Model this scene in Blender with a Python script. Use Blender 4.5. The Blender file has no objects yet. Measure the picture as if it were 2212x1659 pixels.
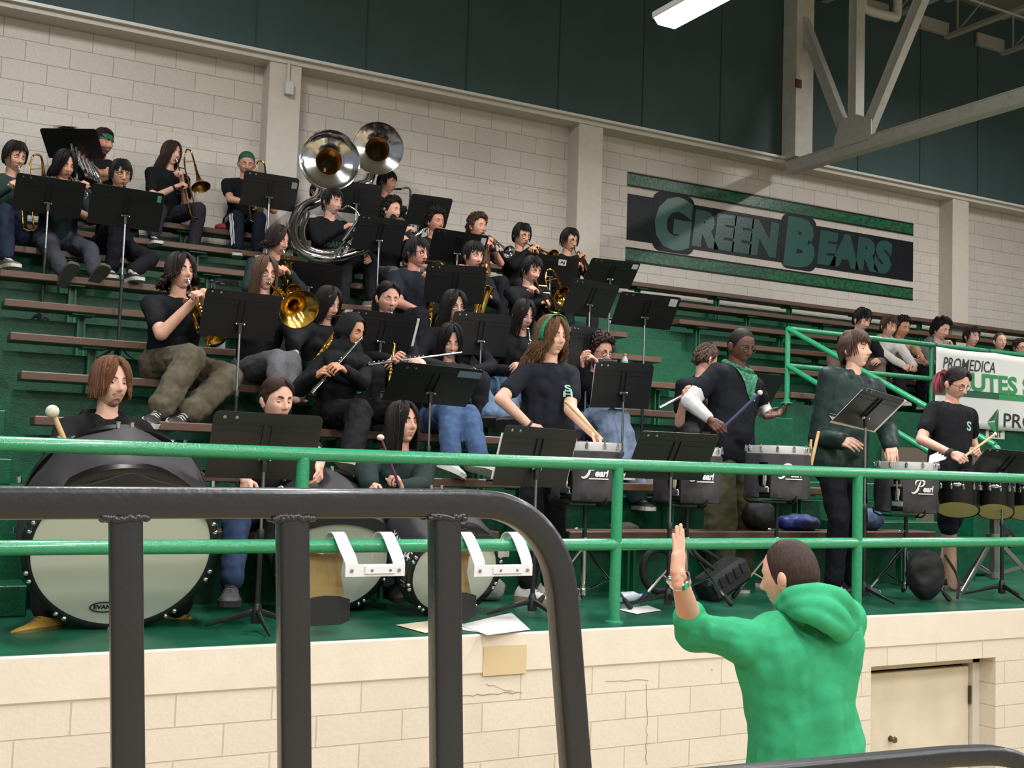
import bpy, bmesh, math, random
import numpy as np
from mathutils import Vector as V, Matrix, Quaternion
from mathutils.bvhtree import BVHTree
random.seed(7)
SC = bpy.context.scene
COL = SC.collection
PI = math.pi

# ---------------------------------------------------------------- camera
FPX, YAW, PITCH, ROLL = 2461.615, 0.4972777, 0.0700029, 0.0327094
CAMZ = 2.08          # eye height above the gym floor
def _cam_axes():
    f = V((math.sin(YAW)*math.cos(PITCH), math.cos(YAW)*math.cos(PITCH), math.sin(PITCH)))
    r0 = V((math.cos(YAW), -math.sin(YAW), 0)); u0 = r0.cross(f)
    r = math.cos(ROLL)*r0 + math.sin(ROLL)*u0
    u = -math.sin(ROLL)*r0 + math.cos(ROLL)*u0
    return r, u, f
CR, CU, CF = _cam_axes()
EYE = V((0, 0, CAMZ))
def ray(px, py):
    return CR*((px-1106)/FPX) - CU*((py-829.5)/FPX) + CF
def at(px, py, Y):
    """the point of the hall seen at this spot of the photo, Y metres in front of the viewer's wall-parallel plane"""
    d = ray(px, py); return EYE + d*(Y/d.y)
cam = bpy.data.cameras.new('camera'); cam.sensor_width = 36; cam.lens = FPX/2212*36
cam.clip_start = .05; cam.clip_end = 200
co = bpy.data.objects.new('camera', cam); COL.objects.link(co)
co.matrix_world = Matrix(((CR.x, CU.x, -CF.x, EYE.x), (CR.y, CU.y, -CF.y, EYE.y), (CR.z, CU.z, -CF.z, EYE.z), (0, 0, 0, 1)))
SC.camera = co

# ---------------------------------------------------------------- materials
def lin(c):
    if isinstance(c, str):
        c = [int(c[i:i+2], 16)/255 for i in (0, 2, 4)]
    return tuple((x/12.92 if x <= .04045 else ((x+.055)/1.055)**2.4) for x in c[:3]) + (1,)
_M = {}
def mat(name, col, rough=.6, metal=0, noise=0, nscale=40, bump=0, bscale=60, col2=None, emit=0, spec=.5, sheen=0, coat=0, stretch=None):
    if name in _M: return _M[name]
    m = bpy.data.materials.new(name); m.use_nodes = True; _M[name] = m
    nt = m.node_tree; b = nt.nodes['Principled BSDF']
    b.inputs['Base Color'].default_value = lin(col); b.inputs['Roughness'].default_value = rough
    b.inputs['Metallic'].default_value = metal; b.inputs['Specular IOR Level'].default_value = spec
    if sheen: b.inputs['Sheen Weight'].default_value = sheen
    if coat: b.inputs['Coat Weight'].default_value = coat; b.inputs['Coat Roughness'].default_value = .1
    if emit:
        b.inputs['Emission Color'].default_value = lin(col); b.inputs['Emission Strength'].default_value = emit
    if noise or bump:
        tc = nt.nodes.new('ShaderNodeTexCoord'); src = tc.outputs['Object']
        if stretch:
            mp = nt.nodes.new('ShaderNodeMapping'); mp.inputs['Scale'].default_value = stretch
            nt.links.new(src, mp.inputs['Vector']); src = mp.outputs['Vector']
    if noise:
        n = nt.nodes.new('ShaderNodeTexNoise'); n.inputs['Scale'].default_value = nscale; n.inputs['Detail'].default_value = 4
        nt.links.new(src, n.inputs['Vector'])
        mx = nt.nodes.new('ShaderNodeMix'); mx.data_type = 'RGBA'
        c1 = lin(col); c2 = lin(col2) if col2 else tuple(x*(1-noise) for x in c1[:3])+(1,)
        mx.inputs[6].default_value = c1; mx.inputs[7].default_value = c2
        cr = nt.nodes.new('ShaderNodeMapRange'); cr.inputs[1].default_value = .35; cr.inputs[2].default_value = .65
        nt.links.new(n.outputs['Fac'], cr.inputs[0]); nt.links.new(cr.outputs[0], mx.inputs[0])
        nt.links.new(mx.outputs[2], b.inputs['Base Color'])
    if bump:
        n2 = nt.nodes.new('ShaderNodeTexNoise'); n2.inputs['Scale'].default_value = bscale; n2.inputs['Detail'].default_value = 3
        nt.links.new(src, n2.inputs['Vector'])
        bp = nt.nodes.new('ShaderNodeBump'); bp.inputs['Strength'].default_value = bump; bp.inputs['Distance'].default_value = .01
        nt.links.new(n2.outputs['Fac'], bp.inputs['Height']); nt.links.new(bp.outputs[0], b.inputs['Normal'])
    return m
def block_mat(name, col, joint, w, h, zoff=0, xoff=0, rough=.45, speck=.12, msize=.004):
    """painted masonry: running-bond blocks with shallow joints, laid out on the wall's x and z"""
    m = bpy.data.materials.new(name); m.use_nodes = True; nt = m.node_tree; b = nt.nodes['Principled BSDF']
    tc = nt.nodes.new('ShaderNodeTexCoord'); sp = nt.nodes.new('ShaderNodeSeparateXYZ'); cb = nt.nodes.new('ShaderNodeCombineXYZ')
    nt.links.new(tc.outputs['Object'], sp.inputs[0])
    ax = nt.nodes.new('ShaderNodeMath'); ax.operation = 'ADD'; ax.inputs[1].default_value = 100*w+xoff
    az = nt.nodes.new('ShaderNodeMath'); az.operation = 'SUBTRACT'; az.inputs[1].default_value = zoff-100*h
    nt.links.new(sp.outputs[0], ax.inputs[0]); nt.links.new(sp.outputs[2], az.inputs[0])
    nt.links.new(ax.outputs[0], cb.inputs[0]); nt.links.new(az.outputs[0], cb.inputs[1])
    br = nt.nodes.new('ShaderNodeTexBrick'); br.inputs['Scale'].default_value = 1
    br.inputs['Brick Width'].default_value = w; br.inputs['Row Height'].default_value = h
    br.inputs['Mortar Size'].default_value = msize; br.inputs['Mortar Smooth'].default_value = .4
    c = lin(col); br.inputs['Color1'].default_value = c; br.inputs['Color2'].default_value = tuple(x*.95 for x in c[:3])+(1,)
    br.inputs['Mortar'].default_value = lin(joint)
    nt.links.new(cb.outputs[0], br.inputs['Vector'])
    n = nt.nodes.new('ShaderNodeTexNoise'); n.inputs['Scale'].default_value = 55; n.inputs['Detail'].default_value = 5
    nt.links.new(tc.outputs['Object'], n.inputs['Vector'])
    mr = nt.nodes.new('ShaderNodeMapRange'); mr.inputs[1].default_value = .3; mr.inputs[2].default_value = .7
    mr.inputs[3].default_value = 1-speck; mr.inputs[4].default_value = 1.0
    nt.links.new(n.outputs['Fac'], mr.inputs[0])
    mx = nt.nodes.new('ShaderNodeMix'); mx.data_type = 'RGBA'; mx.blend_type = 'MULTIPLY'; mx.inputs[0].default_value = 1
    nt.links.new(br.outputs['Color'], mx.inputs[6]); nt.links.new(mr.outputs[0], mx.inputs[7])
    nt.links.new(mx.outputs[2], b.inputs['Base Color']); b.inputs['Roughness'].default_value = rough
    bp = nt.nodes.new('ShaderNodeBump'); bp.inputs['Strength'].default_value = .6; bp.inputs['Distance'].default_value = .012
    sub = nt.nodes.new('ShaderNodeMath'); sub.operation = 'MULTIPLY_ADD'; sub.inputs[1].default_value = .25
    inv = nt.nodes.new('ShaderNodeMath'); inv.operation = 'SUBTRACT'; inv.inputs[0].default_value = 1
    nt.links.new(br.outputs['Fac'], inv.inputs[1]); nt.links.new(n.outputs['Fac'], sub.inputs[0]); nt.links.new(inv.outputs[0], sub.inputs[2])
    nt.links.new(sub.outputs[0], bp.inputs['Height']); nt.links.new(bp.outputs[0], b.inputs['Normal'])
    return m

# ---------------------------------------------------------------- mesh collector
def frame(d, up=V((0, 0, 1))):
    d = V(d).normalized()
    s = d.cross(V(up))
    if s.length < 1e-4: s = d.cross(V((1, 0, 0)))
    s.normalize(); u = s.cross(d)
    return d, s, u
class G:
    def __init__(s): s.v = []; s.f = []; s.m = []; s.mi = 0; s.T = None
    def addv(s, pts):
        n = len(s.v)
        s.v += [tuple(s.T @ V(p)) if s.T else tuple(p) for p in pts]; return n
    def addf(s, fs, n=0):
        for f in fs: s.f.append(tuple(i+n for i in f)); s.m.append(s.mi)
    def box(s, c, size, R=None, bev=0):
        hx, hy, hz = size[0]/2, size[1]/2, size[2]/2; c = V(c)
        if bev:
            b = min(bev, hx*.9, hy*.9, hz*.9); pts = []; idx = {}
            def vid(p):
                if p not in idx: idx[p] = len(pts); pts.append(p)
                return idx[p]
            fs = []
            def P(sx, sy, sz, ax):
                q = [sx*(hx-b), sy*(hy-b), sz*(hz-b)]; q[ax] = (sx, sy, sz)[ax]*(hx, hy, hz)[ax]; return vid(tuple(q))
            for ax in range(3):
                o = [i for i in range(3) if i != ax]
                for sg in (-1, 1):
                    q = []
                    for a, bb in ((-1, -1), (1, -1), (1, 1), (-1, 1)):
                        t = [0, 0, 0]; t[ax] = sg; t[o[0]] = a; t[o[1]] = bb; q.append(P(*t, ax))
                    if (sg > 0) == (ax == 1): q.reverse()
                    fs.append(q)
            for ax in range(3):
                o = [i for i in range(3) if i != ax]
                for a in (-1, 1):
                    for bb in (-1, 1):
                        q = []
                        for sg, k in ((-1, 0), (1, 0), (1, 1), (-1, 1)):
                            t = [0, 0, 0]; t[ax] = sg; t[o[0]] = a; t[o[1]] = bb; q.append(P(*t, o[k]))
                        fs.append(q)
            for sx in (-1, 1):
                for sy in (-1, 1):
                    for sz in (-1, 1): fs.append([P(sx, sy, sz, 0), P(sx, sy, sz, 1), P(sx, sy, sz, 2)])
        else:
            pts = [(x*hx, y*hy, z*hz) for z in (-1, 1) for y in (-1, 1) for x in (-1, 1)]
            fs = [(0, 2, 3, 1), (4, 5, 7, 6), (0, 1, 5, 4), (2, 6, 7, 3), (0, 4, 6, 2), (1, 3, 7, 5)]
        pts = [c + (R @ V(p) if R else V(p)) for p in pts]
        s.addf(fs, s.addv(pts)); return s
    def bar(s, p, q, w, h, up=V((0, 0, 1)), bev=0):
        p = V(p); q = V(q); d, a, u = frame(q-p, up)
        R = Matrix((d, a, u)).transposed()
        return s.box((p+q)/2, ((q-p).length, w, h), R, bev)
    def tube(s, pts, r, n=10, caps=True, flat=1.0, up=None, closed=False):
        pts = [V(p) for p in pts]; N = len(pts)
        rr = r if isinstance(r, (list, tuple)) else [r]*N
        rings = []; prev = None
        for i, p in enumerate(pts):
            if closed: d = pts[(i+1) % N]-pts[i-1]
            else: d = pts[min(i+1, N-1)]-pts[max(i-1, 0)]
            if d.length < 1e-9: d = V((0, 0, 1))
            d.normalize()
            if prev is None:
                a = V(up) if up else (V((0, 0, 1)) if abs(d.z) < .9 else V((1, 0, 0)))
            else: a = prev
            a = a - d*a.dot(d)
            if a.length < 1e-6: a = d.orthogonal()
            a.normalize(); prev = a; b = d.cross(a)
            rings.append([p + a*(math.cos(2*PI*k/n)*rr[i]) + b*(math.sin(2*PI*k/n)*rr[i]*flat) for k in range(n)])
        n0 = s.addv([q for g in rings for q in g])
        for i in range(N if closed else N-1):
            j = (i+1) % N
            s.addf([(i*n+k, i*n+(k+1) % n, j*n+(k+1) % n, j*n+k) for k in range(n)], n0)
        if caps and not closed:
            s.addf([tuple(range(n-1, -1, -1)), tuple((N-1)*n+k for k in range(n))], n0)
        return s
    def cyl(s, p, q, r, r2=None, n=14): return s.tube([p, q], [r, r if r2 is None else r2], n)
    def lathe(s, prof, o, axis, n=24, up=V((0, 0, 1)), sx=1, sy=1):
        """prof: (radius, distance along the axis)"""
        d, a, u = frame(axis, up); o = V(o); N = len(prof)
        n0 = s.addv([o + d*h + a*(r*sx*math.cos(2*PI*k/n)) + u*(r*sy*math.sin(2*PI*k/n)) for r, h in prof for k in range(n)])
        for i in range(N-1):
            s.addf([(i*n+k, i*n+(k+1) % n, (i+1)*n+(k+1) % n, (i+1)*n+k) for k in range(n)], n0)
        if prof[0][0] > 1e-6: s.addf([tuple(range(n-1, -1, -1))], n0) if s.capl else None
        if prof[-1][0] > 1e-6: s.addf([tuple((N-1)*n+k for k in range(n))], n0) if s.capl else None
        return s
    capl = True
    def ell(s, c, r, R=None, nu=14, nv=9):
        c = V(c); r = (r, r, r) if isinstance(r, (int, float)) else r
        pts = [V((0, 0, r[2]))]
        for j in range(1, nv):
            t = PI*j/nv
            for k in range(nu):
                a = 2*PI*k/nu; pts.append(V((r[0]*math.sin(t)*math.cos(a), r[1]*math.sin(t)*math.sin(a), r[2]*math.cos(t))))
        pts.append(V((0, 0, -r[2])))
        n0 = s.addv([c + (R @ p if R else p) for p in pts]); L = len(pts)-1
        fs = []
        for k in range(nu):
            k2 = (k+1) % nu; fs.append((0, 1+k, 1+k2)); fs.append((L, 1+(nv-2)*nu+k2, 1+(nv-2)*nu+k))
            for j in range(nv-2): fs.append((1+j*nu+k, 1+(j+1)*nu+k, 1+(j+1)*nu+k2, 1+j*nu+k2))
        s.addf(fs, n0); return s
    def caps(s, p, q, r, r2=None, n=12):
        """tapered capsule"""
        p = V(p); q = V(q); r2 = r if r2 is None else r2; d = q-p; L = d.length
        d = d.normalized() if L > 1e-6 else V((0, 0, 1))
        pts = []; rr = []
        for k in range(5):
            t = PI/2*k/4; pts.append(p - d*(r*math.cos(t))); rr.append(max(r*math.sin(t), 1e-4))
        for k in range(5):
            t = PI/2*k/4; pts.append(q + d*(r2*math.sin(t))); rr.append(max(r2*math.cos(t), 1e-4))
        return s.tube(pts, rr, n)
    def prism(s, poly, o, x, y, t):
        """polygon (x,y pairs) in the plane of x and y axes at o, thickness t along x cross y"""
        x = V(x); y = V(y); z = x.cross(y).normalized(); o = V(o); n = len(poly)
        n0 = s.addv([o + x*a + y*b + z*(t*k) for k in (0, 1) for a, b in poly])
        s.addf([tuple(range(n-1, -1, -1)), tuple(range(n, 2*n))] + [(i, (i+1) % n, n+(i+1) % n, n+i) for i in range(n)], n0); return s
    def add(s, other, M=None):
        n = s.addv([M @ V(p) if M else p for p in other.v])
        for f, m in zip(other.f, other.m): s.f.append(tuple(i+n for i in f)); s.m.append(m)
        return s
    def build(s, name, mats, parent=None, smooth=True, angle=40, origin=None):
        me = bpy.data.meshes.new(name)
        v = s.v
        if origin is not None: o = V(origin); v = [(a-o.x, b-o.y, c-o.z) for a, b, c in v]
        me.from_pydata(v, [], s.f)
        for m in (mats if isinstance(mats, (list, tuple)) else [mats]): me.materials.append(m)
        me.polygons.foreach_set('material_index', s.m)
        if smooth:
            me.polygons.foreach_set('use_smooth', [True]*len(s.f))
            try: me.set_sharp_from_angle(angle=math.radians(angle))
            except Exception: pass
        me.update()
        ob = bpy.data.objects.new(name, me); COL.objects.link(ob)
        if origin is not None: ob.location = origin
        if parent is not None: adopt(ob, parent)
        return ob
def adopt(ob, parent):
    """parent ob so that it stays where it is"""
    def world(o):
        m = o.matrix_basis.copy()
        while o.parent is not None:
            m = o.matrix_parent_inverse @ m; o = o.parent; m = o.matrix_basis @ m
        return m
    mw = world(ob); pw = world(parent)
    ob.parent = parent; ob.matrix_parent_inverse = Matrix.Identity(4)
    ob.matrix_basis = pw.inverted() @ mw
def thing(name, label, cat, loc=(0, 0, 0), group=None):
    o = bpy.data.objects.new(name, None); COL.objects.link(o); o.location = loc; o.empty_display_size = .1
    return tag(o, label, cat, group)
def tag(o, label, cat, group=None):
    o['label'] = label; o['category'] = cat
    if group: o['group'] = group
    return o
def struct(o, label=None, cat=None):
    o['kind'] = 'structure'
    if label: o['label'] = label; o['category'] = cat
    return o
def rotz(a): return Matrix.Rotation(a, 3, 'Z')
def arc(c, r, a0, a1, n, x, y):
    c = V(c); x = V(x); y = V(y)
    return [c + x*(r*math.cos(a0+(a1-a0)*i/n)) + y*(r*math.sin(a0+(a1-a0)*i/n)) for i in range(n+1)]
def smooth_path(pts, n=6):
    """Catmull-Rom through the points"""
    P = [V(p) for p in pts]; P = [P[0]*2-P[1]] + P + [P[-1]*2-P[-2]]; out = []
    for i in range(1, len(P)-2):
        a, b, c, d = P[i-1:i+3]
        for k in range(n):
            t = k/n; out.append(.5*((2*b)+(c-a)*t+(2*a-5*b+4*c-d)*t*t+(3*b-a-3*c+d)*t**3))
    out.append(P[-2]); return out
def text_mesh(txt, mats, name='lettering', offset=0, extrude=0, shear=0, spacing=1, parent=None):
    cu = bpy.data.curves.new(name, 'FONT'); cu.body = txt; cu.size = 1; cu.offset = offset; cu.extrude = extrude; cu.shear = shear; cu.space_character = spacing
    cu.resolution_u = 3
    o = bpy.data.objects.new(name, cu); COL.objects.link(o)
    bpy.context.view_layer.update()
    me = bpy.data.meshes.new_from_object(o.evaluated_get(bpy.context.evaluated_depsgraph_get()))
    COL.objects.unlink(o); bpy.data.objects.remove(o); bpy.data.curves.remove(cu)
    me.name = name
    co_ = np.empty(len(me.vertices)*3); me.vertices.foreach_get('co', co_); co_ = co_.reshape(-1, 3)
    fs = [tuple(p.vertices) for p in me.polygons]; bpy.data.meshes.remove(me)
    return co_, fs
def put_text(name, txt, m, o, x, y, w, h, lift=.002, parent=None, fix=None, **kw):
    """lettering stretched into the w by h box whose lower left corner is o; x and y are unit axes"""
    c, fs = text_mesh(txt, m, name, **kw)
    lo = c.min(0); hi = c.max(0); o = V(o); x = V(x).normalized(); y = V(y).normalized(); z = x.cross(y)
    g = G()
    pts = []
    for p in c:
        a = (p[0]-lo[0])/(hi[0]-lo[0])*w; b = (p[1]-lo[1])/(hi[1]-lo[1])*h; q = o + x*a + y*b + z*(lift + (p[2]-lo[2]))
        pts.append(fix(q) if fix else q)
    g.addf(fs, g.addv(pts))
    return g.build(name, m, parent, smooth=False)
# ================================================================ the hall
ST = 1.28                              # stage floor
def bY(k): return 5.951+.5943*k        # front edge of bench k
def bZ(k): return 1.682+.2938*k        # top of bench k
def tZ(k): return ST+.2938*k           # tread k
CREAM = block_mat('cream_block', 'd0c8bd', 'a59d90', .406, .203, zoff=6.21, xoff=.1)
CREAM_LOW = block_mat('cream_block_low', 'd3cbc0', 'b3aba0', .406, .1355, zoff=5.35, xoff=.25)
CREAM_FRONT = block_mat('cream_front_block', 'd9cfbf', 'bfb4a2', .406, .1355, zoff=1.09, xoff=.12, rough=.38, speck=.05, msize=.0035)
CREAM_PLAIN = mat('cream_paint', 'cec7ba', .5, noise=.06, nscale=12, bump=.12, bscale=150)
CREAM_CAP = mat('cream_cap_paint', 'dbd1c1', .4, noise=.05, nscale=9, bump=.15, bscale=60)
UPPER = mat('dark_green_panel', '3a5252', .7, noise=.12, nscale=3)
WHITE_STEEL = mat('white_painted_steel', 'c6c4bc', .5, noise=.1, nscale=14, bump=.1)
GREEN = mat('green_floor_paint', '10573b', .32, noise=.28, nscale=26, bump=.28, bscale=130, spec=.35)
GREEN_STAGE = mat('green_stage_paint', '1b5f47', .28, noise=.2, nscale=9, bump=.1, bscale=80)
GREEN_RAIL = mat('green_rail_paint', '2c8e62', .22, noise=.1, nscale=30, bump=.3, bscale=120, coat=.3)
GREEN_POST = mat('green_post_paint', '17623f', .35, bump=.1)
WOOD = mat('bench_wood', '624738', .45, noise=.3, nscale=18, stretch=(.6, 14, 14), bump=.08)
DARK = mat('shade_black', '0c0c0c', .8)  # painted shade for the door gap and the bell throats
X0, X1 = -2.5, 17.0
# gym floor
g = G(); g.box((6, 0, -.05), (34, 26, .1)); FLOORM = mat('gym_floor_wood', 'a8946f', .3, noise=.15, nscale=6, stretch=(.5, 9, 1))
struct(g.build('floor', FLOORM, smooth=False))
# back wall: block fields between pilasters, recessed under the beam
ZB = 5.35
g = G(); g.box(((X0+X1)/2, 11.85, (ZB+6.3)/2), (X1-X0, .2, 6.3-ZB)); struct(g.build('wall_back', CREAM, smooth=False))
g = G(); g.box(((X0+X1)/2, 11.85, (3.6+ZB)/2), (X1-X0, .2, ZB-3.6)); struct(g.build('wall_back_lower', CREAM_LOW, smooth=False))
g = G(); g.box(((X0+X1)/2, 11.65, 8.2), (X1-X0+8, .3, 3.88)); struct(g.build('wall_upper', UPPER, smooth=False))
g = G()
for x in np.arange(X0+.7, X1, 1.22): g.box((x, 11.495, 8.2), (.012, .012, 3.86))
struct(g.build('trim_panel_joints', mat('panel_joint', '324947', .7), smooth=False))
g = G(); g.box(((X0+X1)/2, 11.66, 6.225), (X1-X0, .36, .05)); struct(g.build('trim_ledge_beam', CREAM_PLAIN, smooth=False))
g = G(); g.box(((X0+X1)/2, 11.47, 6.268), (X1-X0, .09, .03)); struct(g.build('trim_ledge_cap', mat('white_trim', 'dcdcd6', .4), smooth=False))
for i, x in enumerate((3.243, 7.05, 13.539)):
    g = G(); g.box((x+.172, 11.64, 4.9), (.344, .28, 2.66), bev=.006); struct(g.build('column_%d' % (i+1), CREAM_PLAIN, smooth=False))
# stage
g = G(); g.box(((X0+X1)/2, 5.53, ST-.05), (X1-X0, 1.38, .1)); struct(g.build('floor_stage', GREEN_STAGE, smooth=False))
DX0, DX1, DZT = 5.03, 6.09, .985
g = G()
g.box(((X0+DX0)/2, 4.93, .545), (DX0-X0, .2, 1.09)); g.box(((X1+DX1)/2, 4.93, .545), (X1-DX1, .2, 1.09)); g.box(((DX0+DX1)/2, 4.93, (DZT+1.09)/2), (DX1-DX0, .2, 1.09-DZT))
struct(g.build('wall_front', CREAM_FRONT, smooth=False))
g = G(); g.box(((X0+X1)/2, 4.93, 1.183), (X1-X0, .216, .186), bev=.008); struct(g.build('wall_front_cap', CREAM_CAP, smooth=False))
# low door in the front wall
cd = mat('cream_door', 'd9cfba', .35, noise=.1, nscale=5, bump=.12, bscale=14)
g = G(); g.box(((DX0+DX1)/2, 5.0, DZT-.025), (DX1-DX0, .1, .05)); g.box((DX1-.03, 5.0, DZT/2), (.06, .1, DZT)); g.box((DX0+.03, 5.0, DZT/2), (.06, .1, DZT))
fr = g.build('door_1', CREAM_PLAIN, smooth=False); struct(fr)
g = G(); g.box(((DX0+DX1)/2+.0, 5.0, DZT/2-.035), (DX1-DX0-.13, .05, DZT-.08), bev=.004); g.build('leaf', cd, fr, smooth=False)
g = G(); g.box(((DX0+DX1)/2, 5.045, DZT/2), (DX1-DX0, .02, DZT)); g.build('gap_shade_sheet', DARK, fr, smooth=False)  # near-black sheet stands in for the shade round the leaf
kb = at(1924, 1596, 4.97); brz = mat('bronze', '7a6a4c', .35, .8)
g = G(); g.lathe([(.018, 0), (.018, .006), (.008, .008), (.008, .02), (.017, .028), (.02, .036), (.016, .044), (0, .046)], (kb.x, 4.976, kb.z), (0, -1, 0)); g.build('knob', brz, fr)
g = G(); g.box((DX1-.062, 4.968, .735), (.02, .016, .11)); g.cyl((DX1-.07, 4.962, .68), (DX1-.07, 4.962, .79), .007); g.build('hinge', mat('dark_bronze', '4c4335', .5, .5), fr)
# plugged mortar crack, paint chips and the taped patch on the front wall
g = G(); rnd = random.Random(3)
def crack(p0, p1, n, w):
    a = at(*p0, 4.825); b = at(*p1, 4.825); pts = []
    for i in range(n+1):
        q = a.lerp(b, i/n); q.x += rnd.uniform(-.006, .006); q.z += rnd.uniform(-.005, .005); q.y = 4.8285; pts.append(q)
    g.tube(pts, [w*rnd.uniform(.5, 1.3) for _ in pts], 5)
crack((1000, 1503), (1130, 1495), 12, .0018); crack((1398, 1480), (1397, 1650), 14, .0016); crack((1310, 1470), (1400, 1470), 6, .0012)
crack((1050, 1478), (1120, 1497), 8, .0012); crack((1538, 1445), (1540, 1448), 2, .003)
struct(g.build('trim_wall_cracks', mat('crack_brown', 'a3937c', .9)))
pa, pb = at(1047, 1398, 4.81), at(1138, 1455, 4.81)
g = G(); g.box(((pa.x+pb.x)/2, 4.8185, (pa.z+pb.z)/2), (pb.x-pa.x, .003, pa.z-pb.z)); o = g.build('paper_patch', mat('kraft_paper', 'c9b48d', .7), smooth=False)
tag(o, 'brown paper rectangle taped to the cream front wall below the sheets', 'paper')
# terraces
RX = 6.48; AX = 7.59                   # right aisle between these
g = G()
for k in range(1, 11):
    y0 = bY(k-1)+.26; x1 = X1 if k >= 5 else AX
    ys = y0
    if k == 5: # from the opening on, the terrace starts at the parapet
        g.box(((AX+X1)/2, (8.4+9.25)/2, (tZ(k)+1.2)/2), (X1-AX, .85, tZ(k)-1.2))
        g.box(((X0+AX)/2, (ys+ys+.66)/2, (tZ(k)+1.2)/2), (AX-X0, .66, tZ(k)-1.2)); continue
    yl = .66 if k < 10 else .4
    g.box(((X0+x1)/2, ys+yl/2, (tZ(k)+1.2)/2), (x1-X0, yl, tZ(k)-1.2))
g.box(((AX+X1)/2, 7.29, ST-.052), (X1-AX, 2.1, .1))
struct(g.build('floor_terraces', GREEN, smooth=False))
# intermediate aisle steps
for nm, xa, xb in (('floor_aisle_left', X0, .62), ('floor_aisle_right', RX+.06, AX-.02)):
    g = G()
    for k in range(1 if xa > 0 else 0, 9):
        y0 = bY(k)+.26; g.box(((xa+xb)/2, y0-.15, tZ(k)+.0735), (xb-xa, .3, .147), bev=.006)
    struct(g.build(nm, GREEN, smooth=False))
# solid end block of the steps beside the opening, and a flat panel coloured as the shaded recess behind it
e0 = at(2060, 1195, 6.5); e1 = at(2114, 1160, 6.6)
g = G(); g.box((e1.x-.35, 6.75, ST+.16), (.7, .5, .32), bev=.02); g.box((e1.x+.02, 6.75, ST+.27), (.3, .45, .54), bev=.02)
struct(g.build('trim_step_block', GREEN, smooth=False))
g = G(); g.box((9.6, 8.36, 1.83), (1.5, .06, 1.1)); struct(g.build('trim_opening_shade', mat('opening_shade_tan', '6a5d4c', .6), smooth=False))
# ---- benches
def bench(k, xa, xb, label, posts=1.22, off=.55):
    y, z = bY(k), bZ(k)
    t = thing('bench', label, 'bench', ((xa+xb)/2, y+.125, tZ(k)), 'wooden bleacher benches')
    g = G(); g.box(((xa+xb)/2, y+.125, z-.0275), (xb-xa, .25, .055), bev=.006); g.build('seat_board', WOOD, t, smooth=False)
    n = max(1, int((xb-xa-.3)/posts)); xs = [xa+off+i*posts for i in range(n+1) if xa+off+i*posts < xb-.15]
    for x in xs:
        g = G()
        g.box((x, y+.135, z-.062), (.16, .2, .014)); g.box((x-.022, y+.15, (z-.07+tZ(k))/2), (.014, .05, z-.07-tZ(k))); g.box((x+.022, y+.15, (z-.07+tZ(k))/2), (.014, .05, z-.07-tZ(k)))
        g.box((x, y+.165, (z-.07+tZ(k))/2), (.044, .012, z-.07-tZ(k))); g.box((x, y+.15, tZ(k)+.006), (.12, .1, .012))
        for dx in (-.045, .045): g.cyl((x+dx, y+.15, tZ(k)+.012), (x+dx, y+.15, tZ(k)+.022), .012, n=8)
        g.build('leg', GREEN_POST, t, smooth=False)
    return t
ordn = ['lowest', 'second', 'third', 'fourth', 'fifth', 'sixth', 'seventh', 'eighth', 'ninth', 'topmost']
for k in range(10):
    xa = {0: .75, 1: .74, 2: .728, 3: .695, 4: .665}.get(k, .66)
    if k == 0:
        bench(0, xa, 3.18, 'brown bench board behind the bass drums, lowest row, ending short of the standing girl'); bench(0, 3.66, 6.85, 'brown bench board behind the snare drums, lowest row')
    else:
        bench(k, xa, RX, 'long brown bench board of the band section, %s row up from the stage' % ordn[k])
    if k >= 4: bench(k, AX-.02 if k > 4 else AX, 16.6 if k > 4 else 8.9, 'brown bench board right of the aisle beyond the green handrail, %s row' % ordn[k], off=.35)
# ---- front railing
RY = 4.96
t = thing('railing', 'long green two-rail pipe railing along the stage edge', 'railing', (5, RY, ST))
for z in (2.094, 1.682):
    g = G(); g.cyl((X0, RY, z), (14, RY, z), .031, n=16); g.build('rail', GREEN_RAIL, t)
for x in (-.06, 1.637, 3.336, 5.042, 6.74, 8.44, 10.1):
    g = G(); g.cyl((x, RY, ST), (x, RY, 2.08), .03, n=16); g.lathe([(.05, 0), (.05, .008), (.034, .014), (.034, .03)], (x, RY, ST), (0, 0, 1)); g.build('post', GREEN_RAIL, t)
# ---- handrail round the opening
t = thing('handrail', 'green pipe handrail sloping down the aisle beside the banner', 'railing', (AX, 8.4, tZ(5)))
RM = GREEN_RAIL
def pipe(nm, pts, r=.026): 
    g = G(); g.tube(pts, r, 12); return g.build(nm, RM, t)
pipe('post', [(AX, 8.4, tZ(5)), (AX, 8.4, 3.49)]); 
g = G(); g.lathe([(.06, 0), (.06, .01), (.032, .02), (.032, .05)], (AX, 8.4, tZ(5)), (0, 0, 1)); g.build('flange', RM, t)
pipe('top_rail', [(AX, 8.4, 3.478), (15.5, 8.4, 3.478)]); pipe('middle_rail', [(AX, 8.4, 3.118), (15.5, 8.4, 3.118)])
sl = .477
pipe('sloping_rail', smooth_path([(AX, 8.4, 3.478), (AX, 7.2, 3.478-1.2*sl), (AX, 6.15, 3.478-2.25*sl), (AX, 6.03, 3.478-2.39*sl), (AX, 6.0, 2.2), (AX, 6.0, 1.28)], 5))
pipe('sloping_rail', [(AX, 8.4, 3.118), (AX, 6.02, 3.118-2.38*sl)])
for x in (9.6, 11.7, 13.8): pipe('post', [(x, 8.42, tZ(5)), (x, 8.42, 3.47)])
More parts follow.
